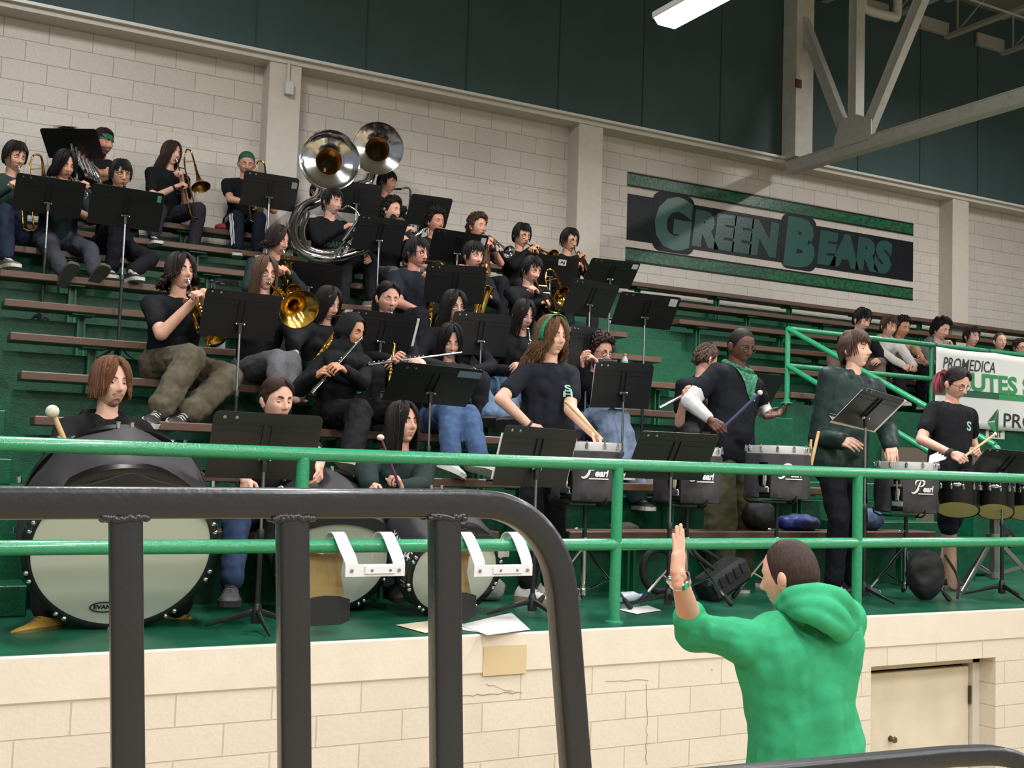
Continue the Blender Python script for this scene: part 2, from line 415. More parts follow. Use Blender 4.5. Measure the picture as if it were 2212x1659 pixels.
# ---- truss at the wall: column, chord, web members
TX = 10.27
t = thing('roof_truss', 'white painted steel roof truss reaching out from the dark wall', 'truss', (TX, 11.3, 6.28))
g = G(); g.box((TX+.1, 11.36, 7.9), (.3, .26, 3.3)); g.build('column', mat('peeling_white_paint', 'd8d4c8', .6, noise=.14, nscale=7, bump=.3, bscale=16), t, smooth=False)
g = G(); g.box((TX-.02, 11.22, 7.22), (.1, .02, .11)); g.build('red_tag', mat('red_tag', '6a2426', .6), t, smooth=False)
def member(nm, a, b, w, h): 
    g = G(); d = (V(b)-V(a)); 
    g.bar(V(a)+V((w*.6, 0, 0)), V(b)+V((w*.6, 0, 0)), .012, h, up=V((0, .01, 1)) if abs(d.normalized().z) < .9 else V((0, 1, 0)))
    g.bar(V(a)-V((w*.6, 0, 0)), V(b)-V((w*.6, 0, 0)), .012, h, up=V((0, .01, 1)) if abs(d.normalized().z) < .9 else V((0, 1, 0)))
    _, s_, u_ = frame(d, V((1, 0, 0)))
    u_ = d.normalized().cross(V((1, 0, 0)))
    if u_.z < 0: u_ = -u_
    for q in (-.5, .5): g.bar(V(a)+u_*(h*q), V(b)+u_*(h*q), w*1.6, .014, up=u_)
    return g.build(nm, WHITE_STEEL, t, smooth=False)
def onx(px, py):                        # where the truss plane is met
    d = ray(px, py); return EYE + d*((TX+.1)/d.x)
ca = onx(1690, 368); cb = onx(2230, 203); cz = (ca.z+cb.z)/2
ext = V((ca.x, -8, cz)); st_ = V((ca.x, 11.5, cz)); member('bottom_chord', st_, ext, .1, .15)
jn = onx(1848, 305)
v0 = V((ca.x, jn.y, cz)); member('web_vertical', v0, V((ca.x, jn.y, 9.2)), .09, .12)
a1 = onx(1735, 45); member('web_diagonal', V((ca.x, onx(1835, 300).y, cz+.1)), V((ca.x, a1.y, a1.z)), .06, .13)
a2 = onx(1990, 0); b2 = onx(1868, 298); dd = (a2-b2); member('web_diagonal', V((ca.x, b2.y, b2.z)), V((ca.x, b2.y, b2.z))+V((0, dd.y, dd.z))*1.4, .07, .13)
g = G(); g.prism([(-.28, -.02), (.34, -.02), (.34, .22), (.1, .34), (-.16, .34), (-.28, .12)], (ca.x-.075, jn.y, cz+.05), (0, -1, 0), (0, 0, 1), .012); g.build('gusset_plate', WHITE_STEEL, t, smooth=False)
g = G()
for q in range(8): g.lathe([(.016, 0), (.014, .01), (0, .014)], (ca.x-.08, jn.y-.12-.02*q, cz+.1+.03*q), (-1, 0, 0), 8)
for q in range(9): g.lathe([(.016, 0), (.014, .01), (0, .014)], (ca.x-.075, 11-.5*q, cz+.02), (-1, 0, 0), 8)
bolts = g.build('bolts', WHITE_STEEL, t); bolts['kind'] = 'stuff'
# roof deck and joists
DECK = mat('roof_deck', '8e8c85', .8, noise=.15, nscale=3)
g = G(); g.box((7, 2, 9.25), (30, 22, .06)); struct(g.build('ceiling', DECK, smooth=False))
JM = mat('joist_paint', 'a3a198', .6)
def joist(x, label):
    t = thing('ceiling_joist', label, 'joist', (x, 2, 8.6), 'open web roof joists')
    g = G(); g.box((x, 5.4, 8.6), (.1, 12.2, .05)); g.build('bottom_chord', JM, t, smooth=False)
    g = G(); g.box((x, 5.4, 9.16), (.1, 12.2, .05)); g.build('top_chord', JM, t, smooth=False)
    g = G(); y = 11.3
    while y > 0:
        g.cyl((x, y, 8.62), (x, y, 9.15), .016, n=6); g.cyl((x, y, 8.62), (x, y-.75, 9.15), .014, n=6); g.cyl((x, y-1.5, 8.62), (x, y-.75, 9.15), .014, n=6); y -= 1.5
    g.build('web', JM, t)
    g = G(); g.box((x-.3, 11.46, 8.62), (.62, .06, .04)); g.box((x-.3, 11.47, 8.72), (.6, .04, .16)); g.build('wall_seat', JM, t, smooth=False)
joist(12.139, 'grey open web joist meeting the dark wall right of the truss, first from the truss'); joist(13.376, 'grey open web joist meeting the dark wall, second from the truss'); joist(14.6, 'grey open web joist meeting the dark wall, third from the truss'); joist(15.85, 'grey open web joist at the far end of the ceiling, fourth from the truss')
for x in (10.95, 9.7): joist(x, 'grey open web joist %s the truss column' % ('just right of' if x > 10 else 'left of'))
g = G(); q = at(1862, 8, 10.6); g.tube(smooth_path([q+V((-.05, 0, .5)), q+V((0, 0, .05)), q+V((.08, 0, -.06)), q+V((.5, -.05, -.08)), q+V((.58, -.05, -.02)), q+V((.6, -.05, .5))], 6), .06, 14)
tag(g.build('hanging_pipe', mat('white_pipe', 'cfccc2', .4)), 'white bent pipe high beside the truss vertical', 'pipe')
g = G(); a = at(2085, -5, 9.5); b = at(2240, 48, 9.5); g.cyl(a+(a-b), b+(b-a), .015, n=8); tag(g.build('conduit', JM), 'thin pale conduit crossing under the roof joists', 'conduit')
# ---- conduit box on the first pilaster
bx = at(623, 192, 11.48)
t = thing('junction_box', 'small white junction box with conduit on the cream pilaster', 'electrical box', (bx.x, 11.49, bx.z))
g = G(); g.box((bx.x, 11.46, bx.z), (.09, .07, .14), bev=.006); g.build('box', mat('box_white', 'cfcdc8', .4), t)
g = G(); g.cyl((bx.x-.01, 11.47, bx.z+.07), (bx.x-.01, 11.47, 6.21), .018, n=10); g.build('conduit', CREAM_PLAIN, t)
# ---- painted wall sign
SY = 11.748
sg = thing('wall_mural', 'painted dark band mural reading GREEN BEARS between two green stripes', 'mural', (10.45, SY, 5.2))
bk = mat('mural_black', '12171c', .42, noise=.35, nscale=5, bump=.2, bscale=40, spec=.25)
gs = mat('mural_green', '1f6b40', .3, noise=.55, nscale=22, col2='123c28', bump=.2, bscale=60); gl = mat('mural_letter_green', '244f46', .3, noise=.12, nscale=8, bump=.15, bscale=30)
def panel(nm, x0, x1, z0, z1, m, d=.006, y=SY): 
    g = G(); g.box(((x0+x1)/2, y-d/2, (z0+z1)/2), (x1-x0, d, z1-z0)); return g.build(nm, m, sg, smooth=False)
panel('stripe', 7.93, 12.99, 5.622, 5.79, gs); panel('stripe', 7.93, 12.99, 4.665, 4.835, gs)
g = G()
for z in (5.79, 5.63, 4.835, 4.672): g.box((10.46, SY-.0045, z-.008), (5.06, .009, .022))
g.build('stripe_edges', bk, sg, smooth=False)
panel('band', 7.94, 12.99, 4.93, 5.515, bk)
def wtxt(ch, px0, px1, pt, pb, off=.03):
    a = at(px0, pb, SY); b = at(px1, pb, SY); c = at((px0+px1)/2, pt, SY); d_ = at((px0+px1)/2, pb, SY)
    return a.x, b.x, d_.z, c.z
def letters(txt, x0, x1, z0, z1, off=.04, lift=.008, m=gl, nm='letter'):
    return put_text(nm, txt, m, (x0, SY, z0), (1, 0, 0), (0, 0, 1), x1-x0, z1-z0, lift=lift, parent=sg, offset=off, spacing=1.0, shear=.12)
for (ch, p0, p1, pt, pb) in (('G', 1412, 1494, 424, 541), ('B', 1690, 1758, 470, 578)):
    x0, x1, z0, z1 = wtxt(ch, p0, p1, pt, pb)
    g = G(); r = .09; poly = []
    for cx, cz_, a0 in ((x1-r, z1-r, 0), (x0+r, z1-r, PI/2), (x0+r, z0+r, PI), (x1-r, z0+r, 1.5*PI)):
        for k in range(6): a = a0+PI/2*k/5; poly.append((cx+(r+.03)*math.cos(a), cz_+(r+.03)*math.sin(a)))
    g.prism(poly, (0, SY-.0005, 0), (1, 0, 0), (0, 0, 1), .0065); g.build('letter_backing', bk, sg, smooth=False)
    letters(ch, x0, x1, z0, z1, off=.07, lift=.009, m=mat('mural_capital_green', '27584e', .3, noise=.1, nscale=8))
x0 = at(1494, 505, SY).x; x1 = at(1682, 540, SY).x; letters('REEN', x0, x1, 4.975, 5.46, off=.075)
x0 = at(1764, 545, SY).x; x1 = at(1926, 580, SY).x; letters('EARS', x0, x1, 4.98, 5.47, off=.075)
# ---- banner on the handrail
BY = 8.355
bt = thing('banner', 'white sponsor banner with dark and green lettering tied to the handrail', 'banner', (10.5, BY, 3.4))
g = G(); x0, x1, zt, zb = 9.575, 13.2, 3.455, 2.62; nx, nz = 60, 12; n0 = len(g.v)
def ban(x, z):
    u = (x-x0)/(x1-x0); s = .005*math.sin(u*23)+.003*math.sin(u*41+z*5)+.006*math.sin(z*7+u*9)
    return V((x, BY-.014+s*(.35+.65*min(1, (zt-z)/.3)), z-.012*abs(math.sin(u*PI*4))*max(0, (z-zb)/(zt-zb))))
g.addv([ban(x0+(x1-x0)*i/nx, zb+(zt-zb)*j/nz) for j in range(nz+1) for i in range(nx+1)])
g.addf([(j*(nx+1)+i, j*(nx+1)+i+1, (j+1)*(nx+1)+i+1, (j+1)*(nx+1)+i) for j in range(nz) for i in range(nx)])
bo = g.build('vinyl_sheet', mat('banner_vinyl', 'd9dad6', .45), bt)
md = bo.modifiers.new('thick', 'SOLIDIFY'); md.thickness = .002
def bfix(q): p = ban(q.x, q.z); return V((q.x, p.y-.007, q.z))
INK = mat('banner_ink', '23262a', .6); BGREEN = mat('banner_green', '2f8a4e', .6); BGREEN2 = mat('banner_dark_green', '285a42', .6)
def btxt(txt, m, p0, p1, Y=BY, **kw):
    a = at(*p0, Y); b = at(*p1, Y)          # lower left and upper right in the photo
    put_text('lettering', txt, m, (a.x, Y, a.z), (1, 0, 0), (0, 0, 1), b.x-a.x, kw.pop('hh', b.z-a.z), parent=bt, fix=bfix, **kw)
btxt('PROMEDICA', INK, (2033, 796), (2146, 785), shear=.25, hh=.125, offset=.004)
btxt('UTES SI', BGREEN, (2093, 845), (2235, 820), hh=.2, offset=.03)
btxt('PRO', INK, (2166, 923), (2232, 890), hh=.155, offset=.004)
a = at(2085, 866, BY); g = G(); zc = 2.985
for xa, xb, m in ((9.6, 10.55, BGREEN2), (10.55, 13.2, BGREEN)):
    g = G(); n = 24; pts = []
    for i in range(n+1):
        x = xa+(xb-xa)*i/n
        for z in (zc-.035, zc+.035): p = ban(x, z); pts.append(V((x, p.y-.0035, z)))
    g.addf([(2*i, 2*i+2, 2*i+3, 2*i+1) for i in range(n)], g.addv(pts)); g.build('stripe', m, bt, smooth=False)
lg = at(2145, 912, BY)
for poly, m in (((( -.11, 0), (.05, .15), (.0, .02)), BGREEN2), (((-.11, -.01), (-.0, -.0), (.05, -.16)), BGREEN), (((.012, .02), (.06, .15), (.06, -.16), (.012, -.02)), BGREEN2)):
    g = G(); g.addf([tuple(range(len(poly)))], g.addv([bfix(V((lg.x+a_, BY, lg.z+b_))) for a_, b_ in poly])); g.build('logo_facet', m, bt, smooth=False)
g = G()
for x in (9.62, 10.45, 11.6): g.tube(arc((x, 8.4, 3.47), .034, 0, 2*PI, 12, (0, 1, 0), (0, 0, 1)), .004, 6)
g.build('cable_ties', INK, bt)
# exit notice on the wall below the banner
a = at(2150, 938, 8.39); tt = thing('sign', 'white notice with black EXIT lettering under the banner edge', 'sign', (a.x, 8.39, a.z))
g = G(); g.box((a.x, 8.393, a.z), (.3, .008, .1)); g.build('board', mat('notice_white', 'd8d6cf', .5), tt, smooth=False)
put_text('lettering', 'EXIT', INK, (a.x-.1, 8.389, a.z-.035), (1, 0, 0), (0, 0, 1), .2, .07, parent=tt, offset=.03)
# ---- dark steel tube frames close to the viewer
BLK = mat('black_powder_coat', '232529', .36, bump=.1, bscale=90, coat=.2)
def near(px, py, d): r_ = ray(px, py); return EYE + r_*(d/r_.dot(CF))
def sqtube(pts, w, up, r=.006):
    """square tube with rounded edges along a path"""
    P = [V(p) for p in pts]; N = len(P); prof = []
    h = w/2
    for cx, cy, a0 in ((h-r, h-r, 0), (-h+r, h-r, PI/2), (-h+r, -h+r, PI), (h-r, -h+r, 1.5*PI)):
        for k in range(4): a = a0+PI/2*k/3; prof.append((cx+r*math.cos(a), cy+r*math.sin(a)))
    g = G(); n = len(prof); rings = []
    for i, p in enumerate(P):
        d = (P[min(i+1, N-1)]-P[max(i-1, 0)]).normalized(); z = V(up); z = (z-d*z.dot(d)).normalized(); x = d.cross(z)
        rings += [p+x*a+z*b for a, b in prof]
    n0 = g.addv(rings)
    for i in range(N-1): g.addf([(i*n+k, i*n+(k+1) % n, (i+1)*n+(k+1) % n, (i+1)*n+k) for k in range(n)], n0)
    g.addf([tuple(range(n-1, -1, -1)), tuple((N-1)*n+k for k in range(n))], n0)
    return g
d0, d1 = 1.40, 1.66
A = near(-420, 1086, d0-.09); B = near(1050, 1086, d1-.03); bd = (B-A).normalized(); nrm = bd.cross(V((0, 0, 1))).normalized()
def onpl(px, py):
    r_ = ray(px, py); return EYE + r_*((A-EYE).dot(nrm)/r_.dot(nrm))
t = thing('steel_frame', 'black square-tube frame with rounded corner standing closest to the viewer', 'railing', (onpl(600, 1500).x, onpl(600, 1500).y, 0))
W = .040
path = [A, onpl(900, 1086), onpl(1010, 1087)] 
corner = smooth_path([onpl(1010, 1087), onpl(1075, 1093), onpl(1130, 1118), onpl(1172, 1160), onpl(1200, 1215), onpl(1214, 1280)], 6)
low = onpl(1243, 1659); end = low+(low-onpl(1214, 1280))*2.2
sqtube([A, onpl(500, 1086)]+corner+[end], W, nrm, .008).build('top_tube', BLK, t)
for px in (274, 634, 962):
    a = onpl(px-3, 1112); a0 = onpl(px-3, 1086); b = onpl(px+2, 1659); b = a+(b-a)*3.2; b = V((b.x, b.y, max(b.z, 0)))
    sqtube([a, b], W, nrm, .006).build('upright', BLK, t)
    rr = random.Random(px)
    for sd_ in (-.42, .42):
        g = G()
        for k in range(16):
            q = -1+2*k/15; g.ell(a0+bd*(q*W*.62)-V((0, 0, W*.5))+nrm*(W*sd_)+V((0, 0, rr.uniform(-.002, .003))), (.006, .006, .005), nu=8, nv=6)
        g.build('weld', BLK, t)
t = thing('steel_frame', 'black tube frame whose top corner shows below the conductor and the low door', 'railing', (near(1900, 1700, 2.1).x, near(1900, 1700, 2.1).y, 0))
P0 = near(1350, 1702, 1.75); P1 = near(2050, 1634, 2.15); P2 = near(2150, 1632, 2.2); P3 = near(2205, 1650, 2.22); P4 = near(2235, 1690, 2.22); P5 = near(2250, 1800, 2.2)
n2 = (P1-P0).cross(V((0, 0, 1))).normalized()
sqtube([P0, P1]+smooth_path([P1, P2, P3, P4, P5], 5)[1:]+[P5+(P5-P4)*6], .036, n2, .008).build('top_tube', BLK, t)
g = sqtube([P0+(P1-P0)*.55, (P0+(P1-P0)*.55)*1+V((0, 0, -1.5))], .036, n2, .006); g.build('upright', BLK, t)
# ---- lights
LM = mat('lamp_lens', 'ffffff', .5, emit=14)
LG = mat('lamp_body', 'd8d8d8', .4)
def highbay(x, y, z, L=2.4, visible_label=None, power=260):
    t = thing('ceiling_light', visible_label or 'long hanging fluorescent light over the court', 'light', (x, y, z), 'hanging gym lights')
    g = G(); g.prism([(-.14, .0), (-.09, -.05), (.09, -.05), (.14, 0)], (x, y-L/2, z), (1, 0, 0), (0, 0, 1), -L); g.build('lens', LM, t, smooth=False)
    g = G(); g.box((x, y, z+.03), (.3, L+.04, .06), bev=.01); g.build('housing', LG, t, smooth=False)
    g = G()
    for s_ in (-.4, .4): g.cyl((x, y+s_*L, z+.06), (x, y+s_*L, 9.2), .004, n=6)
    g.build('wire', LG, t)
    l = bpy.data.lights.new('light_source', 'AREA'); l.shape = 'RECTANGLE'; l.size = .25; l.size_y = L; l.energy = power; l.color = (1, .985, .975)
    o = bpy.data.objects.new('light_source', l); COL.objects.link(o); o.location = (x, y, z-.06); adopt(o, t); o.matrix_basis = Matrix.Translation((0, 0, -.06))
lp = at(1440, 46, 8.0)
highbay(lp.x, 8.0-1.2, lp.z, visible_label='bright hanging fluorescent light at the top of the dark wall')
for x in (-3, 1.5, lp.x, 10.5, 15):
    for y in (2.6, -1.8, -6.2):
        highbay(x, y, 6.6, power=185 if y > 0 else 270)
for x in (1.2, 12.9): highbay(x, 7.2, 7.6, power=270)
w = bpy.data.worlds.new('world'); SC.world = w; w.use_nodes = True
w.node_tree.nodes['Background'].inputs[0].default_value = (.86, .93, 1, 1); w.node_tree.nodes['Background'].inputs[1].default_value = .32
# plain walls of the gym behind the viewer
g = G(); g.box((6, -12.5, 4.6), (34, .2, 9.2)); struct(g.build('wall_opposite', mat('far_wall', 'bdb9ae', .7), smooth=False))
SC.view_settings.view_transform = 'Standard'; SC.view_settings.look = 'None'; SC.view_settings.gamma = 1; SC.view_settings.use_curve_mapping = False
SC.cycles.max_bounces = 8; SC.cycles.diffuse_bounces = 3; SC.cycles.glossy_bounces = 4
# ================================================================ people
def sstep(a, b, x):
    t = np.clip((x-a)/(b-a), 0, 1); return t*t*(3-2*t)
def gs2(d, s): return np.exp(-(d/s)**2)
HA, HB, HC = .0755, .0955, .117
def head_shape(ph, th, jaw=1.0, nose=1.0, cheek=0.0):
    """surface of a head; ph from the face round to the back, th from the crown down; x right, y forward, z up"""
    ph = np.asarray(ph, float); th = np.asarray(th, float)
    s = np.sin(th)**.78
    x = HA*s*np.sin(ph); y = HB*s*np.cos(ph); z = HC*np.cos(th)
    fr = sstep(-.01, .055, y)
    low = sstep(.0, -.115, z)
    x = x*(1-(.20/jaw)*low) * (1+.03*sstep(.0, .06, z))
    y = np.where(y < 0, y*(1-.42*sstep(-.01, -.11, z)), y*(1-.13*low))
    y = y - .016*sstep(.045, .115, z)*fr
    y = np.where(y > .062, .062+(y-.062)*.72, y)
    ax = np.abs(x)
    add = np.zeros_like(y)
    add += .020*nose*gs2(x, .0105)*sstep(.022, -.022, z)*sstep(-.046, -.034, z)
    add += .0095*nose*gs2(x, .0125)*gs2(z+.030, .012) + .005*gs2(ax-.013, .007)*gs2(z+.034, .008)
    add += .004*gs2(x, .012)*gs2(z-.012, .016)
    add -= .0105*gs2(ax-.031, .017)*gs2(z-.001, .0125)
    add += .0045*gs2(ax-.030, .025)*gs2(z-.0225, .0085)
    add += .005*gs2(ax-.040, .02)*gs2(z+.028, .02)
    add += .0062*gs2(x, .021)*gs2(z+.0585, .0052) + .0068*gs2(x, .018)*gs2(z+.0705, .0058) - .0035*gs2(x, .023)*gs2(z+.0645, .0024)
    add += .004*gs2(x, .03)*gs2(z+.062, .02)
    add -= .004*gs2(x, .02)*gs2(z+.0835, .008)
    add += .010*gs2(x, .022)*gs2(z+.103, .015)
    y = y + add*fr
    x = x + np.sign(x)*cheek*gs2(z+.06, .03)*fr
    return np.stack([x, y, z], -1)
NPH, NTH = 64, 58
def head_grid(**kw):
    t = np.linspace(-PI, PI, NPH, endpoint=False); ph = t-.45*np.sin(t)
    th = np.linspace(0, PI, NTH+1)[1:-1]
    P = head_shape(ph[None, :].repeat(len(th), 0), th[:, None].repeat(NPH, 1), **kw)
    return P
SKIN_SLOTS = ['skin', 'lips', 'white', 'iris', 'brow', 'beard']
def head_build(g, M, jaw=1.0, nose=1.0, cheek=0.0, lid=10, gaze=(0, 0), beard=None, brow=1.0, wide=1.0, long_=1.0, lip=None):
    """adds head, ears, eyes and brows to collector g, placed by matrix M"""
    P = head_grid(jaw=jaw, nose=nose, cheek=cheek)*np.array([wide, 1, long_])
    R, C = P.shape[:2]
    g.T = M
    n0 = g.addv([V(p) for p in P.reshape(-1, 3)]+[V((0, -.012, HC*long_)), V((0, .015, -HC*long_))])
    for j in range(R-1):
        for k in range(C):
            k2 = (k+1) % C; c = (P[j, k]+P[j+1, k]+P[j, k2]+P[j+1, k2])/4/np.array([wide, 1, long_]); m = 0
            if c[1] > .05 and ((c[0]/.0235)**2+((c[2]+.0645)/.0092)**2) < 1: m = 1
            elif beard == 'goatee' and c[1] > .03 and (((abs(c[0]) < .03) and -.0585 < c[2] < -.049) or ((c[0]/.030)**2+((c[2]+.098)/.022)**2 < 1)): m = 5
            elif beard == 'full' and c[1] > -.005 and c[2] < -.045 and not (abs(c[0]) < .012 and c[2] > -.05): m = 5
            g.mi = m; g.addf([(j*C+k, (j+1)*C+k, (j+1)*C+k2, j*C+k2)], n0)
    g.mi = 0
    L = R*C
    g.addf([(L, k, (k+1) % C) for k in range(C)]+[(L+1, (R-1)*C+(k+1) % C, (R-1)*C+k) for k in range(C)], n0)
    for sx in (-1, 1):
        ec = V((sx*.031*wide, .0655, .001*long_))
        g.mi = 2; g.ell(ec, .0122, nu=12, nv=8)
        d = V((gaze[0], 1, gaze[1])).normalized(); g.mi = 3; g.ell(ec+d*.0058, (.0074, .0074, .0074), nu=10, nv=7)
        g.mi = 0
        for a0, a1 in ((115, lid), (-115, -20)):
            rows = []
            for i in range(5):
                a = math.radians(a0+(a1-a0)*i/4)
                rows.append([ec+V((.0138*math.sin(b), .0138*math.cos(b)*math.cos(a), .0138*math.cos(b)*math.sin(a))) for b in np.linspace(-1.45, 1.45, 9)])
            n1 = g.addv([p for r_ in rows for p in r_])
            g.addf([(i*9+k, i*9+k+1, (i+1)*9+k+1, (i+1)*9+k) for i in range(4) for k in range(8)], n1)
        # ear
        e = V((sx*.0765*wide, -.008, -.012)); Re = Matrix.Rotation(sx*.35, 3, 'Z')
        g.ell(e, (.010, .019, .032), Re, 10, 8); g.ell(e+V((sx*.006, -.006, .006)), (.009, .017, .024), Re, 10, 8)
        g.mi = 4
        bp = [V((sx*x_*wide, yy, zz)) for x_, yy, zz in ((.011, .0855, .0205), (.022, .0850, .0255), (.035, .0795, .0275), (.048, .067, .0215))]
        g.tube(bp, [.0036*brow, .0044*brow, .0042*brow, .0018*brow], 7, flat=.7)
    g.mi = 0; g.T = None
def hl_default(ph, front=44, temple=62, side=98, back=128):
    a = abs(math.degrees(ph))
    xs = [0, 35, 62, 80, 100, 180]; ys = [front, front+2, temple, side, side+8, back]
    return math.radians(np.interp(a, xs, ys))
def skull(ph, th, k=1.0, up=0.0):
    s = math.sin(th)**.8
    return V((.079*s*math.sin(ph)*k, (.098*s*math.cos(ph)-.002)*k, .121*math.cos(th)*k+up))
def cap_mesh(g, thick, hl, rnd, rough=.0, wide=1.0, long_=1.0, n=44, m=16):
    rows = []
    for j in range(m+1):
        row = []
        for k in range(n):
            ph = -PI+2*PI*k/n; th = max(1e-3, hl(ph)*j/m)
            p = V(head_shape(ph, th))
            p = V((p.x*wide, p.y, p.z*long_))
            nrm = V((p.x/HA**2, p.y/HB**2, p.z/HC**2)).normalized()
            e = (j/m); tk = thick*(1-.75*max(0, e-.7)/.3) + rough*rnd.uniform(-1, 1)
            if j == 0: tk = thick
            row.append(p+nrm*tk)
        rows.append(row)
    # inner lip
    row = []
    for k in range(n):
        ph = -PI+2*PI*k/n; p = V(head_shape(ph, hl(ph)*1.0)); row.append(V((p.x*wide, p.y, p.z*long_))*.97)
    rows.append(row)
    n0 = g.addv([p for r_ in rows for p in r_])
    g.addf([(j*n+k, (j+1)*n+k, (j+1)*n+(k+1) % n, j*n+(k+1) % n) for j in range(m+1) for k in range(n)], n0)
def lock(g, ph, th0, th1, L, rnd, r=.013, k=1.06, flare=.02, sweep=0, wave=0, wl=.07, segs=5, fall=7, tip=.35, back=0, wide=1.0):
    pts = []
    for i in range(segs+1):
        t = i/segs; pts.append(skull(ph+sweep*t*t, th0+(th1-th0)*t, k+.03*math.sin(PI*t)))
    if L > 0:
        b = pts[-1].copy(); out = V((b.x, b.y, 0)).normalized() if V((b.x, b.y, 0)).length > 1e-4 else V((0, -1, 0))
        side = V((-out.y, out.x, 0)); p0 = rnd.uniform(0, 6)
        for i in range(1, fall+1):
            t = i/fall; w = wave*math.sin(p0+t*L/wl*2*PI)
            pts.append(b+V((0, 0, -L*t))+out*(flare*math.sin(t*PI*.6)+w*.6)+side*w+V((0, -back*t, 0)))
    pts = [V((p.x*wide, p.y, p.z)) for p in pts]
    N = len(pts); rr = [r*(.55+.45*min(1, i/2))*(1-(1-tip)*max(0, (i/(N-1)-.55)/.45)) for i in range(N)]
    g.tube(pts, rr, 7, flat=.62)
def hair_build(style, M, name, m, parent, rnd, L=.3, wide=1.0, long_=1.0, part=0, hl=None, bang=70, wave=.0, n=60, vol=1.0, rr=.013, **kw):
    g = G(); g.T = M; n = int(n*1.7); rr *= .74; wl = kw.get('wl', .07)
    hf = hl or (lambda ph: hl_default(ph))
    W_ = wide
    if style == 'buzz':
        cap_mesh(g, .006, hf, rnd, .0012, wide, long_)
    elif style == 'short':
        cap_mesh(g, .013*vol, hf, rnd, .003, wide, long_)
        for i in range(int(n*3.5)):
            ph = rnd.uniform(-PI, PI); a = rnd.uniform(.05, .85)*hf(ph); lock(g, ph, a, min(a+.35, hf(ph)*1.0), 0, rnd, .0065, 1.05+.04*vol, sweep=rnd.uniform(-.5, .5)+part, segs=4, wide=W_)
    elif style == 'curly':
        cap_mesh(g, .018*vol, hf, rnd, .003, wide, long_)
        for i in range(int(n*3)):
            ph = rnd.uniform(-PI, PI); th = math.acos(rnd.uniform(math.cos(hf(ph)*1.02), 1)); p = skull(ph, th, 1.13+.09*vol*rnd.uniform(.4, 1)); r_ = rnd.uniform(.011, .018)
            p.x *= W_
            a = rnd.uniform(0, 6); ax = V((math.cos(a), math.sin(a), rnd.uniform(-.4, .4))).normalized(); b = ax.orthogonal().normalized(); c = ax.cross(b)
            g.tube([p+b*(r_*.8*math.cos(t))+c*(r_*.8*math.sin(t))+ax*(.004*t-.008) for t in np.linspace(0, 5.4, 8)], [r_*.35]*7+[r_*.15], 6)
    elif style == 'mop':
        cap_mesh(g, .016*vol, hf, rnd, .002, wide, long_)
        for i in range(n):
            ph = -PI+2*PI*(i+rnd.random())/n; fr = abs(ph) < 1.05
            th1 = math.radians(bang+rnd.uniform(-9, 9)) if fr else max(hf(ph), math.radians(kw.get('side', 104)+rnd.uniform(-6, 8)))
            lock(g, ph, rnd.uniform(.1, .5), th1, kw.get('drop', .0) if not fr else 0, rnd, rr, 1.07+.04*vol, sweep=(part*(.5+.4*rnd.random())+rnd.uniform(-.16, .16) if fr else rnd.uniform(-.2, .2)), wave=wave, segs=7, flare=.008, wide=W_)
        ms_ = kw.get('mess', 1.0)
        for i in range(int(n*1.3)):
            ph = rnd.uniform(-PI, PI); a = rnd.uniform(.05, .8); lock(g, ph, a, a+.6, 0, rnd, rr*.9, 1.09+.05*vol*rnd.random(), sweep=rnd.uniform(-.55, .55)*ms_+part*.4, segs=5, wide=W_)
    elif style in ('long', 'pony', 'bob'):
        cap_mesh(g, .012*vol, hf, rnd, .001, wide, long_)
        for i in range(n):
            ph = -PI+2*PI*(i+rnd.random()*.8)/n; a = abs(ph)
            if style == 'pony':
                lock(g, ph, .15 if a > .5 else .2, math.radians(92), 0, rnd, rr, 1.06, sweep=(PI-a)*math.copysign(.65, ph), segs=7, wide=W_); continue
            if a < .30: continue
            lf = kw.get('lside', 1.0) if a < 1.3 else 1
            if a < .95: # hair parted off the face
                lock(g, ph*.35, .12, math.radians(96), L*lf*rnd.uniform(.85, 1.02), rnd, rr, 1.075, sweep=ph*.95+math.copysign(.28, ph), wave=wave, wl=wl, flare=kw.get('flare', .012), segs=8, back=kw.get('back', .03), wide=W_)
            else:
                lock(g, ph, rnd.uniform(.1, .3), math.radians(100), L*lf*rnd.uniform(.85, 1.05), rnd, rr*1.1, 1.075+.03*vol*rnd.random(), wave=wave, wl=wl, flare=kw.get('flare', .012), segs=6, back=kw.get('back', .03), wide=W_)
        if style == 'pony' and kw.get('tail', True):
            for i in range(30):
                o = V((rnd.uniform(-.018, .018), -.105, .03)); a = rnd.uniform(-1, 1)
                g.tube([o, o+V((a*.01, -.035, .012)), o+V((a*.025, -.06, -.03)), o+V((a*.035, -.062, -.1)), o+V((a*.03, -.05, -.1-L*rnd.uniform(.6, 1)))], [.008, .011, .012, .01, .003], 6)
    ob = g.build(name, m, parent, angle=60); return ob
